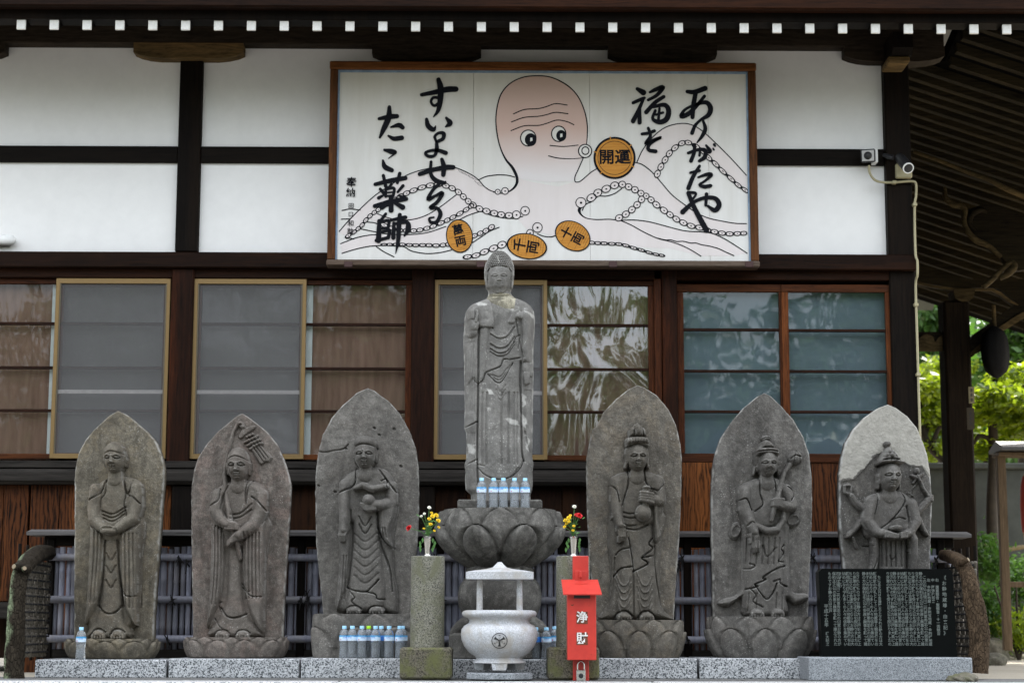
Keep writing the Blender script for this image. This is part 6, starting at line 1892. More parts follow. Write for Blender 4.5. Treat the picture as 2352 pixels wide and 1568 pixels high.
suckers([(400, 1373), (440, 1373), (485, 1373), (530, 1373), (580, 1376), (625, 1378), (675, 1377), (720, 1378), (770, 1380), (820, 1377), (855, 1372)], 8, 14)
suckers([(1045, 1310), (1085, 1293), (1125, 1275), (1165, 1250)], 14, 18)
suckers([(995, 1460), (1055, 1450), (1115, 1425), (1180, 1400), (1240, 1375)], 14, 26)
suckers([(1210, 998, 18), (1262, 992, 24)]); suckers([(1440, 1290, 24), (1493, 1252, 34)])
suckers(Bp([(320, 1075, 36), (395, 1040), (440, 1005), (500, 977), (560, 952), (615, 945), (660, 962), (705, 983), (748, 1008), (785, 1027), (820, 1055), (858, 1090), (912, 1130), (955, 1160), (1000, 1192), (1050, 1218), (1105, 1240), (1165, 1253), (1220, 1270), (1272, 1282), (1325, 1292), (1380, 1297), (1435, 1295), (1480, 1293)]), 26, 13)
suckers(Bp([(752, 1052), (720, 1090), (683, 1125), (640, 1157), (592, 1183)]), 22, 22)
suckers(Bp([(865, 870), (890, 820), (920, 770), (950, 725), (990, 685), (1040, 652), (1085, 648), (1140, 675), (1190, 710), (1230, 755), (1280, 800), (1330, 850), (1390, 905), (1440, 950), (1490, 985)]), 20, 11)
suckers(Bp([(398, 1360), (440, 1363), (485, 1365), (540, 1368), (590, 1370), (640, 1380), (695, 1397), (750, 1412), (805, 1430), (855, 1443), (895, 1450)]), 11, 8)

def coin(c, rx, ry, rot, txt, tsz, trot, rnd=False, vert=False):
    b_ = MB(); circ(b_, c, rx, ry, T, .0046, rot=rot, fill=True, n=40)
    o = b_.part('gold_coin', M['koban'], pq)
    e = MB(); circ(e, c, rx, ry, T, .0052, 15 if rnd else 7, rot, n=40)
    if rnd: circ(e, c, rx * .83, ry * .83, T, .0052, 4, rot, n=40)
    else:
        for i in range(13):
            t_ = (i - 6) / 7.0 * .95
            h_ = ry * math.sqrt(1 - t_ * t_) * .9
            cr_, sr_ = math.cos(rot), math.sin(rot)
            pa, pb = (rx * t_, -h_), (rx * t_ + 4, h_ * (.2 if i % 3 else .9))
            stroke(e, [(c[0] + pa[0] * cr_ - pa[1] * sr_, c[1] + pa[0] * sr_ + pa[1] * cr_, 1.8), (c[0] + pb[0] * cr_ - pb[1] * sr_, c[1] + pb[0] * sr_ + pb[1] * cr_, 1.2)], T, .0050)
    e.part('coin_edge', M['sumi'], o)
    if rnd:
        nb = MB()
        for dg in (102, 38, 335, 228, 163):
            a_ = -math.radians(dg); ca, sa = math.cos(a_), math.sin(a_)
            stroke(nb, [(c[0] + ca * rx * .92, c[1] + sa * rx * .92, 7), (c[0] + ca * rx * 1.07, c[1] + sa * rx * 1.07, 7)], T, .0054)
        nb.part('coin_notch', M['koban'], o)
    p = w3(c, T, .0056)
    glyphs(txt, tsz * KV, M['sumi'], 'coin_lettering', o, p, thick=.0004, rot=trot, vertical=vert, offset=.0030 if rnd else .0026, spacing=1.0)
coin((937, 1313), 116, 92, math.radians(82), '萬両', 84, math.radians(13), vert=True)
coin((1418, 1385), 140, 88, math.radians(9), '千両', 98, math.radians(80), vert=True)
coin((262 + OFF, 1312), 130, 98, math.radians(30), '十両', 90, math.radians(62), vert=True)
coin((560 + OFF, 757), 143, 143, 0, '開運', 117, 0, True)

def brush(strokes, T_, nm='brush_character', wk=1.32):
    b_ = MB()
    for i, s_ in enumerate(strokes):
        lay[0] = (lay[0] + 1) % 40
        stroke(b_, s_, T_, .0060 + .00006 * lay[0], wk)
    b_.part(nm, M['sumi'], pq)
brush([[(1078, 285, 20), (1130, 288, 26), (1205, 262, 28)], [(1140, 285, 24), (1122, 380, 26), (1115, 468, 22)], [(1200, 318, 18), (1150, 380, 20), (1090, 440, 26), (1036, 462, 24), (1060, 415, 16), (1130, 380, 16), (1210, 362, 24), (1243, 400, 28), (1230, 450, 26), (1175, 485, 16)]], B2)
brush([[(1175, 485, 14), (1135, 525, 18), (1112, 580, 22)], [(1192, 495, 14), (1206, 550, 22), (1185, 600, 20), (1148, 648, 8)]], B2)
brush([[(1085, 722, 16), (1150, 700, 18), (1205, 703, 22), (1203, 750, 24), (1165, 778, 18)], [(1130, 665, 18), (1128, 715, 20), (1105, 778, 22)], [(1170, 690, 14), (1165, 740, 14)], [(1212, 668, 12), (1240, 708, 22), (1225, 722, 10)], [(1270, 662, 16), (1276, 672, 12)], [(1262, 690, 10), (1268, 700, 10)]], B2)
brush([[(1100, 862, 14), (1165, 848, 16)], [(1165, 815, 16), (1120, 890, 22), (1086, 972, 24)], [(1155, 895, 10), (1215, 875, 20), (1250, 878, 20), (1205, 920, 14), (1165, 948, 14), (1200, 962, 22), (1244, 955, 20)]], B2)
brush([[(1045, 1142, 28), (1120, 1075, 20), (1200, 1042, 20), (1275, 1045, 24), (1305, 1090, 28), (1275, 1130, 26), (1225, 1100, 14)], [(1215, 1015, 20), (1210, 1095, 16)], [(1085, 1008, 22), (1130, 1115, 26), (1180, 1210, 30), (1215, 1272, 30)], [(1085, 1003, 18), (1140, 1010, 14), (1110, 1060, 12)]], B2)
brush([[(722, 266, 20), (765, 292, 32)], [(692, 365, 18), (745, 342, 20), (772, 330, 16)], [(765, 340, 16), (725, 430, 22), (692, 495, 26)], [(738, 400, 18), (738, 505, 24)], [(812, 290, 14), (850, 272, 22), (905, 254, 24), (862, 310, 20), (800, 345, 16)], [(910, 322, 20), (850, 362, 22), (785, 432, 24)], [(832, 395, 16), (915, 380, 24), (945, 420, 28), (930, 480, 30), (880, 503, 26), (832, 478, 18), (850, 420, 16)], [(855, 450, 14), (905, 435, 14)], [(880, 405, 14), (872, 490, 16)]], B2)
brush([[(755, 587, 16), (805, 580, 18), (843, 565, 18)], [(800, 545, 16), (815, 600, 18), (783, 655, 20), (830, 632, 16), (890, 612, 16), (840, 640, 14), (802, 670, 20), (805, 702, 20), (852, 710, 22)]], B2)
brush([[(668, 308, 20), (760, 290, 26), (850, 270, 32), (912, 268, 30)], [(788, 200, 24), (803, 260, 34), (800, 350, 30), (785, 420, 22), (752, 466, 6)], [(795, 330, 18), (752, 328, 16), (735, 358, 15), (758, 386, 15), (795, 365, 18)]], A2)
brush([[(703, 482, 18), (715, 530, 28), (752, 556, 24), (768, 530, 6)], [(843, 472, 14), (870, 510, 30), (838, 536, 8)]], A2)
brush([[(772, 640, 14), (762, 605, 16), (790, 580, 16), (825, 585, 22), (818, 622, 20), (778, 645, 18), (776, 690, 22), (760, 740, 18), (715, 745, 18), (695, 722, 16), (735, 705, 16), (790, 705, 20), (840, 722, 24)]], A2)
brush([[(655, 872, 24), (750, 842, 24), (840, 825, 28), (892, 824, 26)], [(735, 785, 16), (733, 870, 20), (770, 918, 26), (830, 935, 20), (838, 925, 8)], [(812, 768, 20), (826, 820, 28), (822, 878, 24)]], A2)
brush([[(790, 945, 20), (745, 990, 18), (715, 1052, 22), (770, 1025, 16), (815, 1008, 24), (780, 1070, 20), (730, 1112, 20), (780, 1116, 18), (802, 1158, 24), (775, 1210, 18), (735, 1216, 18), (722, 1188, 12), (755, 1180, 10)]], A2)
brush([[(365, 478, 18), (440, 464, 28), (492, 460, 24)], [(438, 395, 20), (432, 470, 32), (398, 550, 28), (370, 612, 12)], [(448, 538, 10), (505, 524, 26), (532, 540, 24)], [(432, 600, 12), (470, 620, 24), (526, 614, 26)]], A2)
brush([[(402, 700, 14), (455, 712, 30), (482, 720, 14), (430, 762, 4)], [(392, 775, 12), (406, 820, 28), (455, 845, 24)]], A2)
brush([[(337, 945, 20), (450, 918, 26), (552, 900, 24)], [(395, 882, 18), (412, 960, 20)], [(512, 868, 20), (495, 935, 16)], [(452, 945, 16), (432, 972, 12)], [(412, 982, 16), (412, 1032, 16)], [(412, 982, 14), (470, 972, 16), (466, 1025, 16)], [(412, 1006, 10), (466, 1000, 10)], [(412, 1030, 12), (466, 1024, 12)], [(372, 978, 16), (396, 1006, 20)], [(362, 1042, 20), (400, 1020, 10)], [(535, 955, 18), (498, 1000, 14)], [(505, 1025, 12), (545, 1042, 22)], [(333, 1100, 22), (440, 1070, 26), (557, 1048, 24)], [(450, 1035, 26), (450, 1130, 28)], [(430, 1082, 16), (385, 1112, 22)], [(472, 1075, 16), (532, 1108, 30)]], A2)
brush([[(412, 1155, 16), (378, 1202, 18)], [(366, 1205, 22), (360, 1345, 30)], [(372, 1215, 14), (432, 1203, 18), (430, 1252, 16)], [(372, 1262, 14), (432, 1252, 14)], [(372, 1288, 14), (436, 1275, 18), (430, 1325, 20)], [(345, 1345, 20), (430, 1325, 18)], [(450, 1200, 16), (552, 1180, 22)], [(470, 1222, 18), (466, 1325, 24)], [(472, 1228, 16), (560, 1215, 22), (572, 1262, 30), (545, 1312, 10)], [(512, 1162, 22), (506, 1250, 26), (500, 1350, 22), (482, 1440, 3)]], A2)
for (x, y, sz, ch_) in ((168, 935, 78, '奉'), (163, 1008, 70, '納'), (165, 1100, 44, '田'), (163, 1160, 40, '口'), (163, 1225, 48, '和'), (160, 1280, 48, '助')):
    glyphs(ch_, sz * KV, M['sumi'], 'brush_character', pq, w3((x, y), A2, .0090), thick=.0002, offset=.0015 if sz > 60 else .0004)

# ---------------------------------------------------------------- bamboo fence behind the steles
YFn = 13.3
fn = thing('bamboo_fence', 'long grey bamboo fence with a dark plank cap behind the steles', 'fence', tuple(P(1176, 1500, YFn)))
def bamb():
    q = N('weathered_grey_bamboo'); v = q.map((1, 1, .12))
    n = q.noise(v, 60, 4, .6); n2 = q.noise(q.map((1, 1, .5)), 6, 3)
    c = q.mix(q.ramp(n, [(.3, 0.0), (.7, 1.0)]), (.245, .25, .315), (.40, .41, .50))
    c = q.mix(q.ramp(n2, [(.5, 0.0), (.75, .5)]), c, (.30, .25, .19))
    c = q.mix(q.math('MULTIPLY', q.rnd, .62), c, (.11, .105, .11))
    return q.fin(c, .5, q.bump(n, .2, .002), 0, .4)
M['bamboo'] = bamb()
M['cord'] = plain('black_palm_cord', (.01, .009, .009), .9)
fx0, fx1 = P(72, 1225, YFn).x, P(2220, 1225, YFn).x
capz0, capz1 = P(1176, 1233, YFn).z, P(1176, 1218, YFn).z
M['cap'] = wood('grey_cap_plank', (.05, .047, .045), (.15, .142, .138), 'x', 14, 18, .6)
MB().prism([(YFn - .14, capz0), (YFn - .14, capz0 + .022), (YFn, capz1), (YFn + .14, capz0 + .022), (YFn + .14, capz0)], fx0, fx1, 'x').part('cap_plank', M['cap'], fn)
MB().box(fx0 + .1, fx1 - .1, YFn - .03, YFn + .03, P(1176, 1256, YFn).z, capz0 - .002, .004).part('top_beam', M['beam'], fn)
MB().box(fx0 + .1, fx1 - .1, YFn - .03, YFn + .03, P(1176, 1513, YFn).z, P(1176, 1492, YFn).z, .004).part('bottom_beam', M['sill'], fn)
for x in (112, 690, 1010, 1290, 1580, 2165):
    hb('fence_post', x - 9, x + 9, 1236, 1530, YFn - .045, YFn + .02, M['post'], fn, .005)
zs0, zs1 = P(1176, 1492, YFn).z, P(1176, 1256, YFn).z
hS = zs1 - zs0
slat = []
for vnum in range(5):
    rr = .0205 + .0015 * (vnum % 3)
    node = [0.18 + .27 * j + random.uniform(-.06, .06) for j in range(3)]
    prf = [(rr, 0)]
    for nd in node:
        nz = nd * hS
        prf += [(rr, nz - .008), (rr * 1.10, nz - .003), (rr * .96, nz), (rr * 1.10, nz + .004), (rr, nz + .01)]
    prf.append((rr, hS))
    slat.append(MB().lathe(0, 0, prf, 8).mesh('bamboo_slat', smooth=True))
x = fx0 + .14
i = 0
while x < fx1 - .13:
    so = link('bamboo_slat', slat[random.randrange(5)], M['bamboo'], fn, (x, YFn - .005 + .006 * (i % 2), zs0 + random.uniform(-.012, .006)))
    so.rotation_euler = (0, math.radians(random.uniform(-.7, .7)), random.uniform(0, 6)); sq = random.uniform(.88, 1.1); so.scale = (sq, sq, random.uniform(.985, 1.0))
    x += .0445; i += 1
for y in (1281, 1378, 1468):
    z = P(1176, y, YFn - .04).z
    pts = []; rad = []
    xx = fx0 + .13
    while xx < fx1 - .12:
        pts += [(xx, YFn - .045, z), (xx + .012, YFn - .045, z), (xx + .018, YFn - .045, z + .0015), (xx + .024, YFn - .045, z)]; rad += [.026, .026, .0295, .026]
        xx += .36
    pts.append((fx1 - .12, YFn - .045, z)); rad.append(.026)
    MB().tube(pts, rad, 12).part('bamboo_rail', M['bamboo'], fn, True, 60)
for (x, y) in ((412, 1281), (430, 1290), (692, 1378), (706, 1365), (708, 1378), (1560, 1300), (1568, 1281), (1868, 1281), (2150, 1285), (385, 1470), (396, 1378), (1000, 1281), (1018, 1378), (1290, 1378), (1580, 1468), (650, 1468)):
    p = P(x, y, YFn - .075); b_ = MB()
    for j in range(6):
        a_ = random.uniform(0, 6.28); L_ = random.uniform(.02, .06)
        e = p + Vector((math.cos(a_) * L_ * .6, -.012, math.sin(a_) * L_ - (.03 if j < 2 else 0)))
        b_.tube([p, (p + e) / 2 + Vector((0, -.006, .004)), e], [.006, .004, .0025], 6)
    b_.tube([p + Vector((-.012, .03, .026)), p + Vector((-.006, -.002, .01)), p + Vector((.004, -.002, -.012)), p + Vector((.012, .03, -.03))], [.006] * 4, 6)
    b_.part('cord_knot', M['cord'], fn, True)

# wing fences of short bamboo pieces and gnarled end logs
def barkmat(name, a, b, lichen):
    q = N(name); v = q.map((1, 1, .35), rand=False)
    n = q.noise(v, 26, 6, .75, .8); vo = q.n('ShaderNodeTexVoronoi'); vo.feature = 'DISTANCE_TO_EDGE'; q.put(vo.inputs['Vector'], q.map((1, 1, .4), rand=False)); vo.inputs['Scale'].default_value = 60
    c = q.mix(q.ramp(n, [(.3, 0.0), (.7, 1.0)]), a, b)
    if lichen:
        ge = q.n('ShaderNodeNewGeometry'); sx_ = q.n('ShaderNodeSeparateXYZ'); q.put(sx_.inputs[0], ge.outputs['Normal'])
        f_ = q.math('MULTIPLY', q.ramp(q.noise(q.map(rand=False), 9, 5, .7), [(.40, 0.0), (.55, 1.0)]), q.ramp(sx_.outputs[0], [(.0, 1.0), (.12, .0)]))
        f_ = q.math('MULTIPLY', q.ramp(q.noise(q.map(rand=False), 7, 5, .7), [(.44, 0.0), (.56, .9)]), q.ramp(q.math('MULTIPLY_ADD', sx_.outputs[0], .5, .5), [(.25, 1.0), (.5, 0.0)]))
        c = q.mix(f_, c, lichen)
    h = q.math('MULTIPLY_ADD', q.ramp(vo.outputs[0], [(0, 0.0), (.12, 1.0)]), .6, n)
    return q.fin(c, .9, q.bump(h, 1.0, .02), 0, .1)
M['barkl'] = barkmat('lichen_covered_bark', (.014, .011, .008), (.055, .044, .031), (.25, .30, .18))
M['barkr'] = barkmat('flaking_pine_bark', (.022, .015, .010), (.14, .095, .058), None)
M['cutwood'] = plain('cut_wood', (.22, .17, .11), .8)
def log(nm, pts, lab, mat, seed, knots=()):
    base = P(*pts[0][:2], pts[0][2])
    t = thing('gnarled_log', lab, 'log', tuple(base), 'gnarled logs at the fence ends')
    P3 = [P(x, y, Y) for x, y, Y, r_ in pts]
    c = crom([(p.x, p.y, p.z, pts[i][3] * kpx(pts[i][2])) for i, p in enumerate(P3)], 10)
    b_ = MB(); b_.tube([q[:3] for q in c], [q[3] for q in c], 28)
    V = np.array(b_.v); nn = 28
    Z = V[:, 2]; A_ = np.tile(np.arange(nn), len(c))
    cen = np.repeat(np.array([q[:3] for q in c]), nn, 0)
    d = vnoise(A_ * 2.3 + 3, Z * 90, 9.0, seed, 4)
    d2 = vnoise(A_ * 1.1 + 13, Z * 24, 5.0, seed + 1, 3)
    V = cen + (V - cen) * (1 + .24 * d + .12 * d2)[:, None]
    b_.v = [tuple(p) for p in V]
    b_.part('trunk', mat, t, True, 75)
    for (x, y, Y, r_, dx, dz) in knots:
        p = P(x, y, Y); e = p + Vector((dx, -.02, dz))
        MB().tube([p + Vector((0, .07, 0)), p, e], [r_ * 1.9, r_ * 1.3, r_], 12).part('branch_stub', mat, t, True, 60)
        MB().tube([e, e + (e - p).normalized() * .003], [r_ * .9, r_ * .85], 12).part('cut_face', M['cutwood'], t, False)
    return t
log('gnarled_log', [(32, 1566, 12.15, 24), (34, 1480, 12.15, 21), (38, 1400, 12.15, 19), (44, 1330, 12.17, 19), (58, 1295, 12.3, 19), (86, 1272, 12.7, 19), (112, 1268, 13.2, 17)], 'lichen-covered gnarled log at the left end of the bamboo fence', M['barkl'], 3, ((38, 1302, 12.1, .017, -.012, .004), (56, 1306, 12.1, .015, .006, .004)))
log('gnarled_log', [(2246, 1545, 12.3, 24), (2248, 1480, 12.3, 24), (2243, 1420, 12.3, 23), (2232, 1360, 12.3, 20), (2222, 1318, 12.35, 18), (2206, 1290, 12.5, 16), (2182, 1277, 12.9, 15), (2168, 1274, 13.2, 13)], 'rough flaking pine log at the right end of the fence beside the tablet', M['barkr'], 9, ((2212, 1290, 12.3, .016, .03, .015),))
def wing(X, side, lab):
    z1_, z0_ = P(1176, 1285, 13.0).z, P(1176, 1500, 13.0).z
    t = thing('lattice_wing', lab, 'fence', (X, 13.25, 0), 'lattice wings at the fence ends')
    n_, rows = 13, 12
    y_a, y_b = 12.38, 13.2
    pc = MB().lathe(0, 0, [(.010, 0), (.012, .01), (.012, .05), (.010, .058)], 7).mesh('bamboo_piece', smooth=True)
    for r_ in range(rows):
        z = z0_ + (z1_ - z0_) * (r_ + .1) / rows
        MB().tube([(X + side * -.012, y_a, z), (X + side * -.012, y_b, z)], .007, 6).part('lashing_cord', M['cord'], t, True)
        for i in range(n_):
            o = link('bamboo_piece', pc, M['pale_b'], t, (X + .006 * ((i + r_) % 2), y_a + (y_b - y_a) * (i + .5 * (r_ % 2) + .2) / n_, z - .03))
            o.rotation_euler = (math.radians(24 if (i + r_) % 2 else 10), math.radians(random.uniform(-8, 8)), 0)
    for i in range(4):
        y = y_a + (y_b - y_a) * (i + .5) / 4
        MB().tube([(X + side * .03, y, z0_ - .05), (X + side * .03, y, z1_ + .08)], .012, 8).part('stake', M['post'], t, True)
M['pale_b'] = plain('split_bamboo_piece', (.085, .072, .055), .7, 0, .5)
wing(P(86, 1400, 12.9).x, -1, 'dark lattice wing of short bamboo pieces beside the left log')
wing(P(2199, 1400, 12.9).x, 1, 'lattice wing of short bamboo pieces between tablet and right log')
# ---------------------------------------------------------------- porch of the neighbouring hall
por = thing('hall_porch', 'dark timber porch of the neighbouring hall with carved beams and close rafters', 'building', tuple(P(2210, 1490, 17.4)))
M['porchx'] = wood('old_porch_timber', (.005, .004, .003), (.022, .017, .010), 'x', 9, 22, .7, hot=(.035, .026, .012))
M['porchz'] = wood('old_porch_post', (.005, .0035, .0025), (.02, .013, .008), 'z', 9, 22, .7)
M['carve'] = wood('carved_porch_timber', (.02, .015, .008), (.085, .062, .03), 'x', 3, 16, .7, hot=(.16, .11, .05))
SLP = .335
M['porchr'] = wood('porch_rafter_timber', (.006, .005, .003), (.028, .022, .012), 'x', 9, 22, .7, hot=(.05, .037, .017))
M['porchd'] = plain('near_black_soffit_board', (.0035, .003, .0025), .9, 0, .3, 18, .1, spec=.05)  # near-black boards set off the lighter rafters
X0p = P(2100, 300, 15.0).x
def zr_at(Y):   # rafter underside height at X0p
    ya = 175 + (Y - 14.45) / (19.6 - 14.45) * (600 - 175) if Y > 14.45 else 175 + (Y - 14.45) / .85 * 130
    return P(2100, ya, Y).z
n_r = 31
for i in range(n_r):
    Y = 13.6 + 6.0 * i / (n_r - 1)
    z = zr_at(Y)
    xe = 6.6; xs_ = X0p - .6 if Y > 14.3 else X0p + .12
    b_ = MB()
    h_ = .07
    dl = (X0p - xs_) * SLP
    b_.add([(xs_, Y, z + dl), (xe, Y, z - (xe - X0p) * SLP), (xe, Y, z - (xe - X0p) * SLP + h_), (xs_, Y, z + dl + h_),
            (xs_, Y + .075, z + dl), (xe, Y + .075, z - (xe - X0p) * SLP), (xe, Y + .075, z - (xe - X0p) * SLP + h_), (xs_, Y + .075, z + dl + h_)],
           [(0, 1, 2, 3), (4, 7, 6, 5), (0, 4, 5, 1), (1, 5, 6, 2), (2, 6, 7, 3), (3, 7, 4, 0)])
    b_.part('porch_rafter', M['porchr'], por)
b_ = MB(); vs_ = []
ys_ = [13.5 + 6.4 * i / 32 for i in range(33)]
for Ya_, Yb_ in zip(ys_[:-1], ys_[1:]):
    xs_ = X0p - .6 if Ya_ > 14.25 else X0p + .1
    vs_ = []
    for Y in (Ya_, Yb_):
        z = zr_at(Y) + .073; dl = (X0p - xs_) * SLP
        for dz in (0, .12):
            vs_ += [(xs_, Y, z + dl + dz), (6.7, Y, z - (6.7 - X0p) * SLP + dz)]
    b_.add(vs_, [(0, 1, 5, 4), (2, 6, 7, 3), (0, 2, 3, 1), (1, 3, 7, 5), (0, 4, 6, 2)])
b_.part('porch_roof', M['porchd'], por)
YK = 17.4
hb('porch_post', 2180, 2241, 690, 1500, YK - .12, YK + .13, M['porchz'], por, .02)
def slab(nm, pts, Y0, Y1, mat, smooth=True):
    c = [tuple(p) for p in crom(list(pts) + [pts[0]], 5)][:-1] if smooth else pts
    q = [P(x, y, Y0) for x, y in c]
    return MB().prism([(p.x, p.z) for p in q], Y0, Y1).part(nm, mat, por)
slab('rainbow_beam', [(2098, 612), (2130, 622), (2170, 636), (2230, 640), (2300, 640), (2400, 640), (2480, 640), (2480, 700), (2400, 702), (2345, 697), (2320, 684), (2300, 668), (2280, 660), (2240, 660), (2190, 659), (2140, 652), (2098, 642)], YK - .1, YK + .1, M['porchx'])
slab('beam_edge', [(2100, 644), (2140, 654), (2190, 661), (2240, 662), (2280, 662), (2300, 671), (2318, 686), (2340, 700), (2318, 692), (2298, 677), (2278, 667), (2190, 666), (2140, 659), (2100, 650)], YK - .115, YK - .08, M['carve'], False)
slab('tie_beam', [(2098, 762), (2180, 762), (2180, 803), (2098, 803)], YK - .02, YK + .08, M['porchx'], False)
slab('beam_scroll', [(2110, 778), (2125, 768), (2142, 772), (2148, 785), (2160, 772), (2180, 770), (2180, 802), (2100, 804)], YK - .05, YK - .02, M['carve'])
slab('capital_block', [(2190, 664), (2240, 664), (2236, 684), (2224, 692), (2206, 692), (2194, 684)], YK - .13, YK + .1, M['carve'], False)
slab('curved_strut', [(2216, 810), (2236, 770), (2270, 745), (2310, 715), (2360, 680), (2420, 650), (2420, 690), (2370, 712), (2330, 730), (2300, 748), (2278, 765), (2262, 790), (2246, 808), (2222, 825)], YK - .07, YK + .07, M['porchx'])
slab('strut_edge', [(2216, 822), (2240, 800), (2258, 784), (2272, 770), (2284, 766), (2276, 790), (2262, 802), (2240, 812)], YK - .09, YK - .02, M['carve'])
slab('strut_edge', [(2294, 752), (2330, 728), (2372, 706), (2380, 714), (2340, 738), (2310, 756)], YK - .09, YK - .02, M['carve'])
# scrolled cloud carving in front of the rafters
YC = 16.2
def ribbon(nm, pts, w_, Y0, mat, par=por, th=.06):
    c = crom([(P(x, y, Y0).x, Y0, P(x, y, Y0).z, w) for x, y, w in pts], 8)
    MB().tube([q[:3] for q in c], [q[3] * kpx(Y0) for q in c], 8).part(nm, mat, par, True, 60)
ribbon('cloud_scroll', [(2170, 430, 4), (2172, 455, 7), (2190, 470, 8), (2206, 472, 8), (2216, 484, 7), (2214, 505, 6), (2222, 530, 7), (2242, 552, 8), (2262, 560, 7), (2278, 570, 6), (2290, 582, 6), (2300, 590, 5)], 1, YC, M['carve'])
ribbon('cloud_scroll', [(2268, 487, 5), (2252, 482, 7), (2232, 492, 8), (2226, 512, 7), (2240, 530, 6)], 1, YC + .05, M['porchx'])
ribbon('cloud_scroll', [(2258, 660, 6), (2280, 640, 7), (2300, 620, 6), (2322, 602, 6), (2330, 612, 8), (2316, 628, 8), (2296, 640, 5)], 1, YC, M['carve'])
slab('carved_panel', [(2225, 480), (2262, 470), (2310, 480), (2380, 520), (2400, 600), (2330, 620), (2300, 588), (2262, 560), (2232, 535)], YC + .1, YC + .2, M['porchx'])
ribbon('gable_edge', [(2098, 348, 5), (2160, 370, 5), (2220, 395, 5), (2270, 412, 6), (2300, 428, 7), (2340, 446, 7), (2420, 478, 7)], 1, 15.6, M['carve'])
# paper votive slips on the post
M['slip'] = plain('old_paper_slip', (.24, .20, .12), .9, 0, .3)
for (x0, x1, y0, y1, txt, mt_) in ((2225, 2238, 888, 926, '千社札', M['slip']), (2221, 2238, 936, 986, None, plain('dark_paper_slip', (.05, .038, .024), .9))):
    o = hb('paper_slip', x0, x1, y0, y1, YK - .1225, YK - .1205, mt_, por, 0)
    p = P((x0 + x1) / 2, (y0 + y1) / 2, YK - .1235)
    for j in range(3):
        pz = p.z + (1 - j) * .045
        b_ = MB()
        for s_ in range(3):
            b_.box(p.x - .014, p.x + .014, YK - .1240 - .0002 * s_, YK - .1232 - .0002 * s_, pz - .012 + .010 * s_, pz - .008 + .010 * s_)
        b_.box(p.x - .003, p.x + .003, YK - .1250, YK - .1246, pz - .016, pz + .018)
        b_.part('slip_writing', M['black'], por)
# hanging gong
gg = thing('hanging_gong', 'dark lens-shaped gong hanging under the porch strut', 'gong', tuple(P(2292, 870, 17.2)))
c = P(2286, 808, 17.2); k_ = kpx(17.2)
b_ = MB(); pr_ = []
b_.lathe(0, 0, [(.01, -.09), (50 * k_, -.075), (60 * k_, -.02), (62 * k_, 0), (60 * k_, .02), (50 * k_, .075), (.01, .09)], 36)
rot_ = Matrix.Rotation(math.radians(58), 4, 'Z') @ Matrix.Rotation(math.radians(90), 4, 'X')
b_.v = [tuple(rot_ @ Vector(v) + c) for v in b_.v]
b_.part('gong_body', plain('dark_bronze', (.006, .006, .0065), .85, 0, .3, spec=.04), gg, True, 50)
MB().tube([c + Vector((0, 0, 60 * k_)), c + Vector((0, 0, 110 * k_))], .02, 8).part('hanging_rope', M['carve'], gg, True)

# ---------------------------------------------------------------- boundary wall, notice stand, lantern
M['concrete'] = plain('stained_dimmed_concrete', (.05, .054, .048), .9, 0, .45, 2.5, .3)  # stained concrete, with the trees' shade darkened into its colour
YBW = 24.0
a, d = P(1960, 1062, YBW), P(2620, 1062, YBW)
bw = thing('boundary_wall', 'stained grey concrete boundary wall behind the garden', 'wall', (a.x, YBW, 0))
nseg = 5
for i in range(nseg):
    x0_ = a.x + (d.x - a.x) * i / nseg; x1_ = a.x + (d.x - a.x) * (i + 1) / nseg
    MB().box(x0_ + .006, x1_ - .006, YBW, YBW + .2, 0, a.z - .08, .01).part('wall_panel', M['concrete'], bw)
MB().box(a.x, d.x, YBW - .05, YBW + .25, a.z - .08, a.z, .015).part('wall_coping', M['concrete'], bw)
YN = 19.0
ns = thing('notice_stand', 'slim brown framed stand with a grey roof at the right edge', 'stand', tuple(P(2308, 1492, YN)))
M['standw'] = wood('brown_stand_timber', (.06, .042, .026), (.14, .10, .065), 'z', 9, 20, .6)
hb('stand_post', 2299, 2318, 1036, 1493, YN, YN + .08, M['standw'], ns, .004)
hb('stand_post', 2468, 2487, 1036, 1493, YN, YN + .08, M['standw'], ns, .004)
hb('cross_rail', 2318.3, 2467.7, 1335, 1348, YN + .01, YN + .06, M['standw'], ns, .004)
q0 = P(2288, 1012, YN); q1 = P(2500, 1012, YN)
z0_ = P(2300, 1037, YN).z
MB().prism([(YN - .22, z0_), (YN - .22, z0_ + .03), (YN + .04, q0.z), (YN + .30, z0_ + .03), (YN + .30, z0_)], q0.x, q1.x, 'x').part('stand_roof', plain('zinc_roof', (.07, .07, .073), .6, .1), ns)
hb('roof_board', 2294, 2492, 1038, 1046, YN - .1, YN + .18, M['standw'], ns, .003)
ln_ = thing('paper_lantern', 'tan paper lantern with red paint cut by the right edge', 'lantern', tuple(P(2374, 1280, YN + .1)))
M['paper'] = plain('tan_lantern_paper', (.42, .28, .14), .7, 0, .2)
M['lred'] = plain('faded_red_paint', (.35, .04, .03), .7, 0, .3)
lat(ln_, 'lantern_body', M['paper'], 2374, [(14, 1075), (24, 1090), (30, 1120), (32, 1165), (31, 1210), (26, 1245), (16, 1268), (10, 1280)], YN + .1, 28)
lat(ln_, 'red_band', M['lred'], 2374, [(26, 1094), (31, 1120), (33, 1160), (32, 1200), (30, 1222)], YN + .1, 28)
lat(ln_, 'lantern_cap', M['black'], 2374, [(10, 1062), (14, 1066), (14.5, 1076)], YN + .1, 20)
MB().tube([P(2374, 1040, YN + .1), P(2374, 1064, YN + .1)], .01, 6).part('hanging_cord', M['cord'], ln_, True)
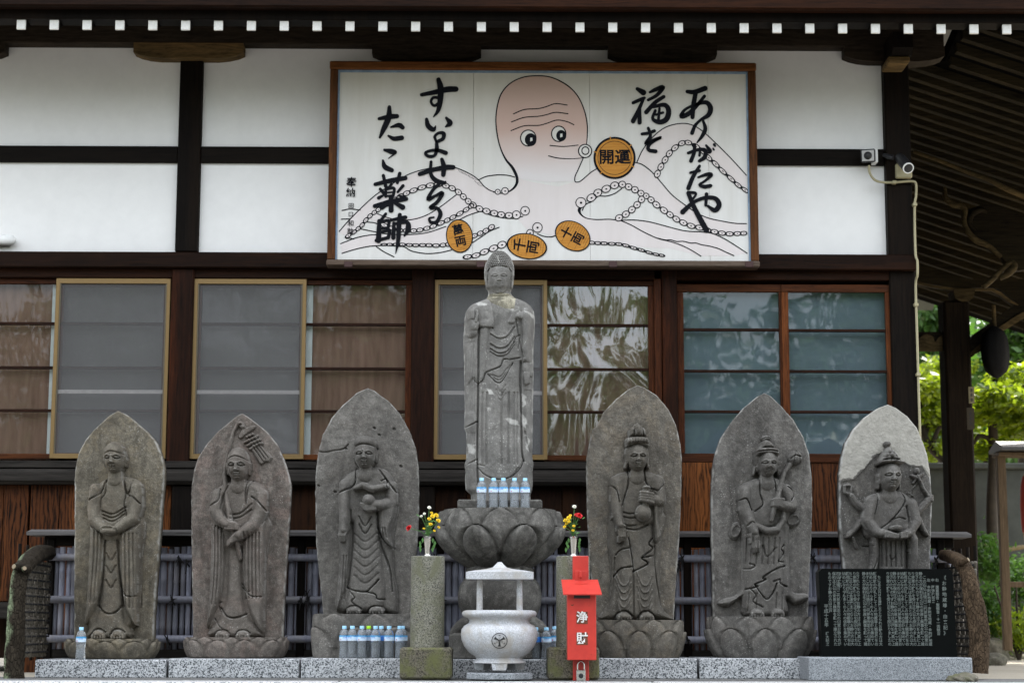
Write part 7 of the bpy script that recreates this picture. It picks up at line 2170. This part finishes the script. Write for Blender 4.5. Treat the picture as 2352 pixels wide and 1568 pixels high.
# small stones on the ground
M['rock'] = stone('mossy_rock', (.13, .12, .09), (.19, .17, .13), (.3, .3, .28), tint=(.10, .11, .04), tintamt=.7, seed=50., )
def rock(x, y, Y, rx, ry, rz_, lab, sd):
    c = P(x, y, Y); c.z = 0
    b_ = bmesh.new(); bmesh.ops.create_icosphere(b_, subdivisions=4, radius=1.0)
    r_ = np.random.default_rng(sd)
    ph = r_.random(9) * 6
    for v in b_.verts:
        f_ = 1 + .13 * math.sin(3 * v.co.x + ph[0]) + .12 * math.sin(4 * v.co.y + ph[1]) + .1 * math.sin(5 * v.co.z + ph[2]) + .05 * math.sin(11 * v.co.x + 9 * v.co.z + ph[3])
        v.co = Vector((v.co.x * rx * f_, v.co.y * ry * f_, max(v.co.z * rz_ * f_, -.02) + .0))
    me = bpy.data.meshes.new('rock'); b_.to_mesh(me); b_.free()
    me.polygons.foreach_set('use_smooth', [True] * len(me.polygons))
    setp(link('rock', me, M['rock'], None, c), lab, 'rock')
rock(2210, 1566, 11.9, .1, .16, .05, 'low mossy rock at the foot of the right log', 3)
rock(2262, 1500, 17.5, .16, .16, .12, 'flat stone on the sunlit ground right of the log', 4)
rock(2268, 1470, 20.5, .22, .2, .26, 'small upright stone behind the right log', 5)
rock(2300, 1492, 21.0, .3, .22, .12, 'mossy stone at the foot of the notice stand', 6)

# ---------------------------------------------------------------- trees
def leafmat(name, a, b, trans=.5):
    q = N(name)
    n = q.noise(q.map(rand=False), 9.0, 3)
    ge = q.n('ShaderNodeNewGeometry')
    c = q.mix(ge.outputs['Random Per Island'], a, b)
    df = q.n('ShaderNodeBsdfDiffuse'); q.put(df.inputs['Color'], c)
    tl = q.n('ShaderNodeBsdfTranslucent'); q.put(tl.inputs['Color'], q.mix(.5, c, tuple(min(1, x * 1.7) for x in b)))
    gl = q.n('ShaderNodeBsdfGlossy'); gl.inputs['Roughness'].default_value = .35
    mx = q.n('ShaderNodeMixShader'); mx.inputs[0].default_value = trans
    q.t.links.new(df.outputs[0], mx.inputs[1]); q.t.links.new(tl.outputs[0], mx.inputs[2])
    m2_ = q.n('ShaderNodeMixShader'); m2_.inputs[0].default_value = .04
    q.t.links.new(mx.outputs[0], m2_.inputs[1]); q.t.links.new(gl.outputs[0], m2_.inputs[2])
    q.t.links.new(m2_.outputs[0], q.out.inputs[0])
    return q.m
M['maple'] = leafmat('bright_maple_leaf', (.04, .10, .006), (.23, .30, .012), .6)
M['leafd'] = leafmat('dark_evergreen_leaf', (.025, .065, .012), (.06, .14, .025), .35)
M['leafm'] = leafmat('mid_green_leaf', (.022, .07, .01), (.075, .17, .022), .45)
M['trunkd'] = plain('dark_tree_bark', (.035, .026, .018), .9, 0, .4, 14, .6)
M['trunkp'] = plain('pale_branch_bark', (.22, .165, .085), .85, 0, .3, 14, .4)
def leaves(blobs, n, size, r_, flat=.0):
    """leaf faces spread through blob volumes (x,y,z,rx,ry,rz), gathered in sprays"""
    vol = np.array([b_[3] * b_[4] * b_[5] for b_ in blobs]); pick = r_.choice(len(blobs), n // 6, p=vol / vol.sum())
    V = []; F = []
    for i in pick:
        bx_ = blobs[i]
        d = r_.normal(size=3); d /= np.linalg.norm(d); rad = r_.random() ** .45
        c0 = np.array(bx_[:3]) + d * rad * np.array(bx_[3:6])
        for _ in range(6):
            c = c0 + r_.normal(size=3) * size * np.array((1.6, 1.6, .9 if not flat else .4))
            a_ = r_.normal(size=3); a_[2] *= (1 - flat); a_ /= np.linalg.norm(a_)
            u_ = np.cross(a_, r_.normal(size=3)); u_ /= np.linalg.norm(u_) + 1e-9
            s_ = size * (.6 + .8 * r_.random())
            w_ = u_ * s_ * .42
            j = len(V)
            V += [c - a_ * s_, c - w_ - a_ * s_ * .1, c + a_ * s_, c + w_ - a_ * s_ * .1]
            F.append((j, j + 1, j + 2, j + 3))
    return V, F
def tree(name, lab, cat, base, limbs, blobs, n, size, lm, tm, seed, group=None, flat=0.0):
    r_ = np.random.default_rng(seed)
    t = thing(name, lab, cat, base, group)
    b_ = MB()
    for L_ in limbs:
        c = crom(L_, 6)
        b_.tube([q[:3] for q in c], [q[3] for q in c], 10)
    if limbs: b_.part('trunk', tm, t, True, 70)
    V, F = leaves(blobs, n, size, r_, flat)
    MB().add(V, F)
    me = bpy.data.meshes.new('crown'); me.from_pydata([tuple(np.array(v) - np.array(base)) for v in V], [], F); me.update()
    link('crown', me, lm, t)
    return t
def pw(x, y, Y): 
    p = P(x, y, Y); return (p.x, p.y, p.z)
def bl_(x, y, Y, rx, ry, dep):
    p = P(x, y, Y); k_ = kpx(Y); return (p.x, Y, p.z, rx * k_, dep, ry * k_)
def lim(pts): return [pw(x, y, Y) + (r_ * kpx(Y),) for x, y, Y, r_ in pts]
G_ = 'garden trees behind the porch'
tree('maple_tree', 'bright yellow-green maple spreading left of the porch post', 'tree', pw(2205, 1500, 25.5)[:2] + (0,),
     [lim([(2204, 1500, 25.5, 20), (2200, 1300, 25.5, 17), (2192, 1150, 25.5, 16), (2172, 1065, 25.5, 12), (2140, 1030, 25.5, 9), (2120, 990, 25.5, 8), (2115, 920, 25.5, 6)]), lim([(2140, 1030, 25.5, 7), (2155, 985, 25.4, 5), (2185, 960, 25.4, 4), (2230, 930, 25.4, 3)]), lim([(2125, 1000, 25.5, 6), (2140, 940, 25.6, 5), (2150, 860, 25.6, 4)])],
     [bl_(2120, 890, 25.2, 70, 35, .7), bl_(2140, 960, 25.8, 60, 40, .8), bl_(2190, 930, 26, 60, 30, .8), bl_(2130, 1030, 26, 60, 28, .8), bl_(2230, 1020, 26.4, 50, 28, .6), bl_(2180, 840, 26.3, 60, 22, .6)], 7500, .055, M['maple'], M['trunkd'], 5, G_, .5)
tree('maple_tree', 'bright maple with layered sprays right of the porch post', 'tree', pw(2280, 1500, 22.4)[:2] + (0,),
     [lim([(2282, 1500, 22.4, 15), (2284, 1330, 22.4, 14), (2278, 1180, 22.4, 13), (2282, 1050, 22.4, 12), (2280, 930, 22.4, 10), (2290, 830, 22.4, 6)]), lim([(2280, 960, 22.4, 7), (2310, 920, 22.3, 5), (2352, 905, 22.2, 3)]), lim([(2278, 1010, 22.4, 6), (2250, 1000, 22.4, 5), (2236, 1020, 22.4, 3)])],
     [bl_(2280, 905, 22.0, 60, 20, .7), bl_(2330, 925, 21.8, 60, 22, .8), bl_(2262, 960, 22.4, 40, 22, .6), bl_(2340, 985, 22.6, 60, 24, .8), bl_(2262, 1030, 22.8, 40, 24, .5), bl_(2400, 940, 22.2, 70, 40, .9), bl_(2330, 860, 22.3, 60, 18, .6)], 7500, .052, M['maple'], M['trunkd'], 8, G_, .6)
tree('evergreen_tree', 'dark evergreen foliage high beside the gong', 'tree', pw(2350, 1500, 26.5)[:2] + (0,),
     [lim([(2350, 1500, 26.5, 16), (2352, 1200, 26.5, 14), (2350, 950, 26.5, 12), (2345, 760, 26.5, 9), (2340, 650, 26.5, 5)])],
     [bl_(2330, 740, 26.2, 55, 50, .9), bl_(2350, 820, 26.4, 50, 45, .9), bl_(2300, 850, 26.8, 40, 30, .7), bl_(2262, 850, 27, 30, 30, .6), bl_(2400, 780, 26.2, 70, 90, 1.0), bl_(2340, 680, 26, 60, 30, .9), bl_(2352, 900, 27.5, 60, 40, .8)], 9500, .075, M['leafm'], M['trunkd'], 11, G_)
tree('evergreen_tree', 'dark thin-stemmed evergreen behind the corner post', 'tree', pw(2140, 1500, 28.5)[:2] + (0,),
     [lim([(2140 + 14 * j, 1500, 28.5, 7), (2134 + 16 * j, 1000, 28.5, 6), (2120 + 18 * j, 700, 28.5, 5)]) for j in range(3)],
     [bl_(2120, 720, 28.2, 40, 45, .7), bl_(2150, 800, 28.4, 45, 40, .7), bl_(2180, 740, 28.6, 40, 40, .7), bl_(2120, 850, 28.8, 40, 30, .7), bl_(2090, 760, 28.8, 40, 90, .7), bl_(2140, 900, 29, 60, 60, .8), bl_(2140, 690, 28.4, 60, 40, .8)], 5600, .08, M['leafd'], M['trunkd'], 14, G_)
tree('evergreen_tree', 'distant dense green tree behind the boundary wall', 'tree', pw(2270, 1500, 33.0)[:2] + (0,),
     [lim([(2270, 1500, 33, 16), (2270, 1100, 33, 14), (2262, 800, 33, 8)])],
     [bl_(2230, 960, 33, 60, 70, 1.2), bl_(2310, 1010, 33, 80, 60, 1.2), bl_(2140, 1000, 33, 60, 60, 1.0), bl_(2350, 880, 34, 60, 60, 1.0)], 9000, .12, M['leafm'], M['trunkd'], 17, G_)
# leaning pale branch before the wall
tree('bare_branch_tree', 'pale leaning branch in front of the boundary wall', 'tree', pw(2240, 1500, 22.8)[:2] + (0,),
     [lim([(2232, 1500, 22.8, 7), (2240, 1340, 22.8, 8), (2256, 1270, 22.8, 8), (2272, 1225, 22.7, 7), (2290, 1205, 22.6, 6)]), lim([(2246, 1300, 22.8, 7), (2270, 1272, 22.8, 6), (2310, 1262, 22.8, 6), (2352, 1255, 22.8, 5)])],
     [bl_(2290, 1200, 22.6, 10, 6, .1)], 30, .04, M['leafm'], M['trunkp'], 19)
for i, (x, y, Y, rx, ry, n, lab, mt_) in enumerate(((2150, 1290, 23.0, 45, 60, 900, 'low dark shrub by the wall left of the porch post', 'leafd'), (2270, 1280, 21.6, 42, 55, 1500, 'leafy shrub right of the porch post by the stand', 'leafm'), (2270, 1400, 21.0, 38, 60, 1600, 'lower leafy shrub behind the right log', 'leafm'), (2345, 1330, 22.2, 42, 60, 1400, 'shrub seen through the notice stand', 'leafm'), (2340, 1440, 20.6, 50, 40, 1400, 'low bright shrub at the foot of the notice stand', 'maple'), (2160, 1420, 22.5, 50, 60, 900, 'dark shrub behind the rightmost stele', 'leafd'))):
    b0 = pw(x, 1500, Y); b0 = (b0[0], b0[1], 0)
    st = [[b0 + (.02,), (b0[0] + dx, Y, .4, .015), (b0[0] + dx * 2, Y, .8, .008)] for dx in (-.12, 0, .13)]
    tree('garden_shrub', lab, 'shrub', b0, st, [bl_(x, y, Y, rx, ry, .35), bl_(x + 10, y + 30, Y, rx * .8, ry * .7, .3)], n, .032, M[mt_], M['trunkd'], 30 + i, 'garden shrubs')
# trees across the yard, seen mirrored in the window glass
for i, (x, y, h, r_) in enumerate(((-9.5, -14, 8, 3.0), (-2.5, -19, 10, 3.6), (5.0, -16, 8.5, 3.0), (12, -20, 11, 3.8))):
    rr_ = np.random.default_rng(90 + i)
    bls = [(x + rr_.normal() * r_ * .5, y + rr_.normal() * r_ * .4, h * .62 + rr_.normal() * h * .14, r_ * .5, r_ * .5, r_ * .42) for _ in range(9)]
    tree('yard_tree', ['round tree mirrored at the far left of the windows', 'tall tree mirrored in the middle windows', 'tree mirrored in the wavy glass', 'tall tree mirrored in the right windows'][i], 'tree', (x, y, -1.35),
         [[(x, y, -1.35, .22), (x + .1, y, 1.5, .18), (x - .1, y, h * .5, .12), (x, y, h * .75, .05)]] + [[(x, y, h * .35, .1), tuple(b_[:3]) + (.03,)] for b_ in bls[:5]], bls, 5400, .17, M['leafd'], M['trunkd'], 60 + i, 'trees across the yard')

# the wood closing the far side of the yard, one mass mirrored in the windows
r_ = np.random.default_rng(123)
bls = []
for i in range(46):
    x = -48 + 96 * (i + r_.random()) / 46; y = -17 - r_.random() * 9; h = 7.0 + 6.0 * r_.random() * (1 if i % 5 else .35)
    for j in range(4):
        bls.append((x + r_.normal() * 1.0, y + r_.normal() * .8, -.5 + (h + .5) * (j + .6) / 4, 2.0 - .25 * j, 1.5, 1.5))
V, F = leaves(bls, 42000, .26, r_)
me = bpy.data.meshes.new('far_grove'); me.from_pydata([tuple(v) for v in V], [], F); me.update()
setp(link('far_grove', me, M['leafd'], None, (0, 0, 0)), 'dark wood across the yard mirrored in the window glass', 'trees', None, 'stuff')

# thick wood beyond the boundary wall: one mass seen through the garden trees
bls = []
for i in range(16):
    x = 3.5 + 12 * (i + r_.random()) / 16; y = 38 + r_.random() * 4
    for j in range(5):
        bls.append((x + r_.normal() * .6, y + r_.normal() * .6, 1.0 + 1.55 * j + r_.random(), 1.1, 1.0, 1.1))
V, F = leaves(bls, 20000, .18, r_)
me = bpy.data.meshes.new('backdrop_wood'); me.from_pydata([tuple(v) for v in V], [], F); me.update()
setp(link('backdrop_wood', me, M['leafd'], None, (0, 0, 0)), 'dense dark green wood beyond the boundary wall', 'trees', None, 'stuff')
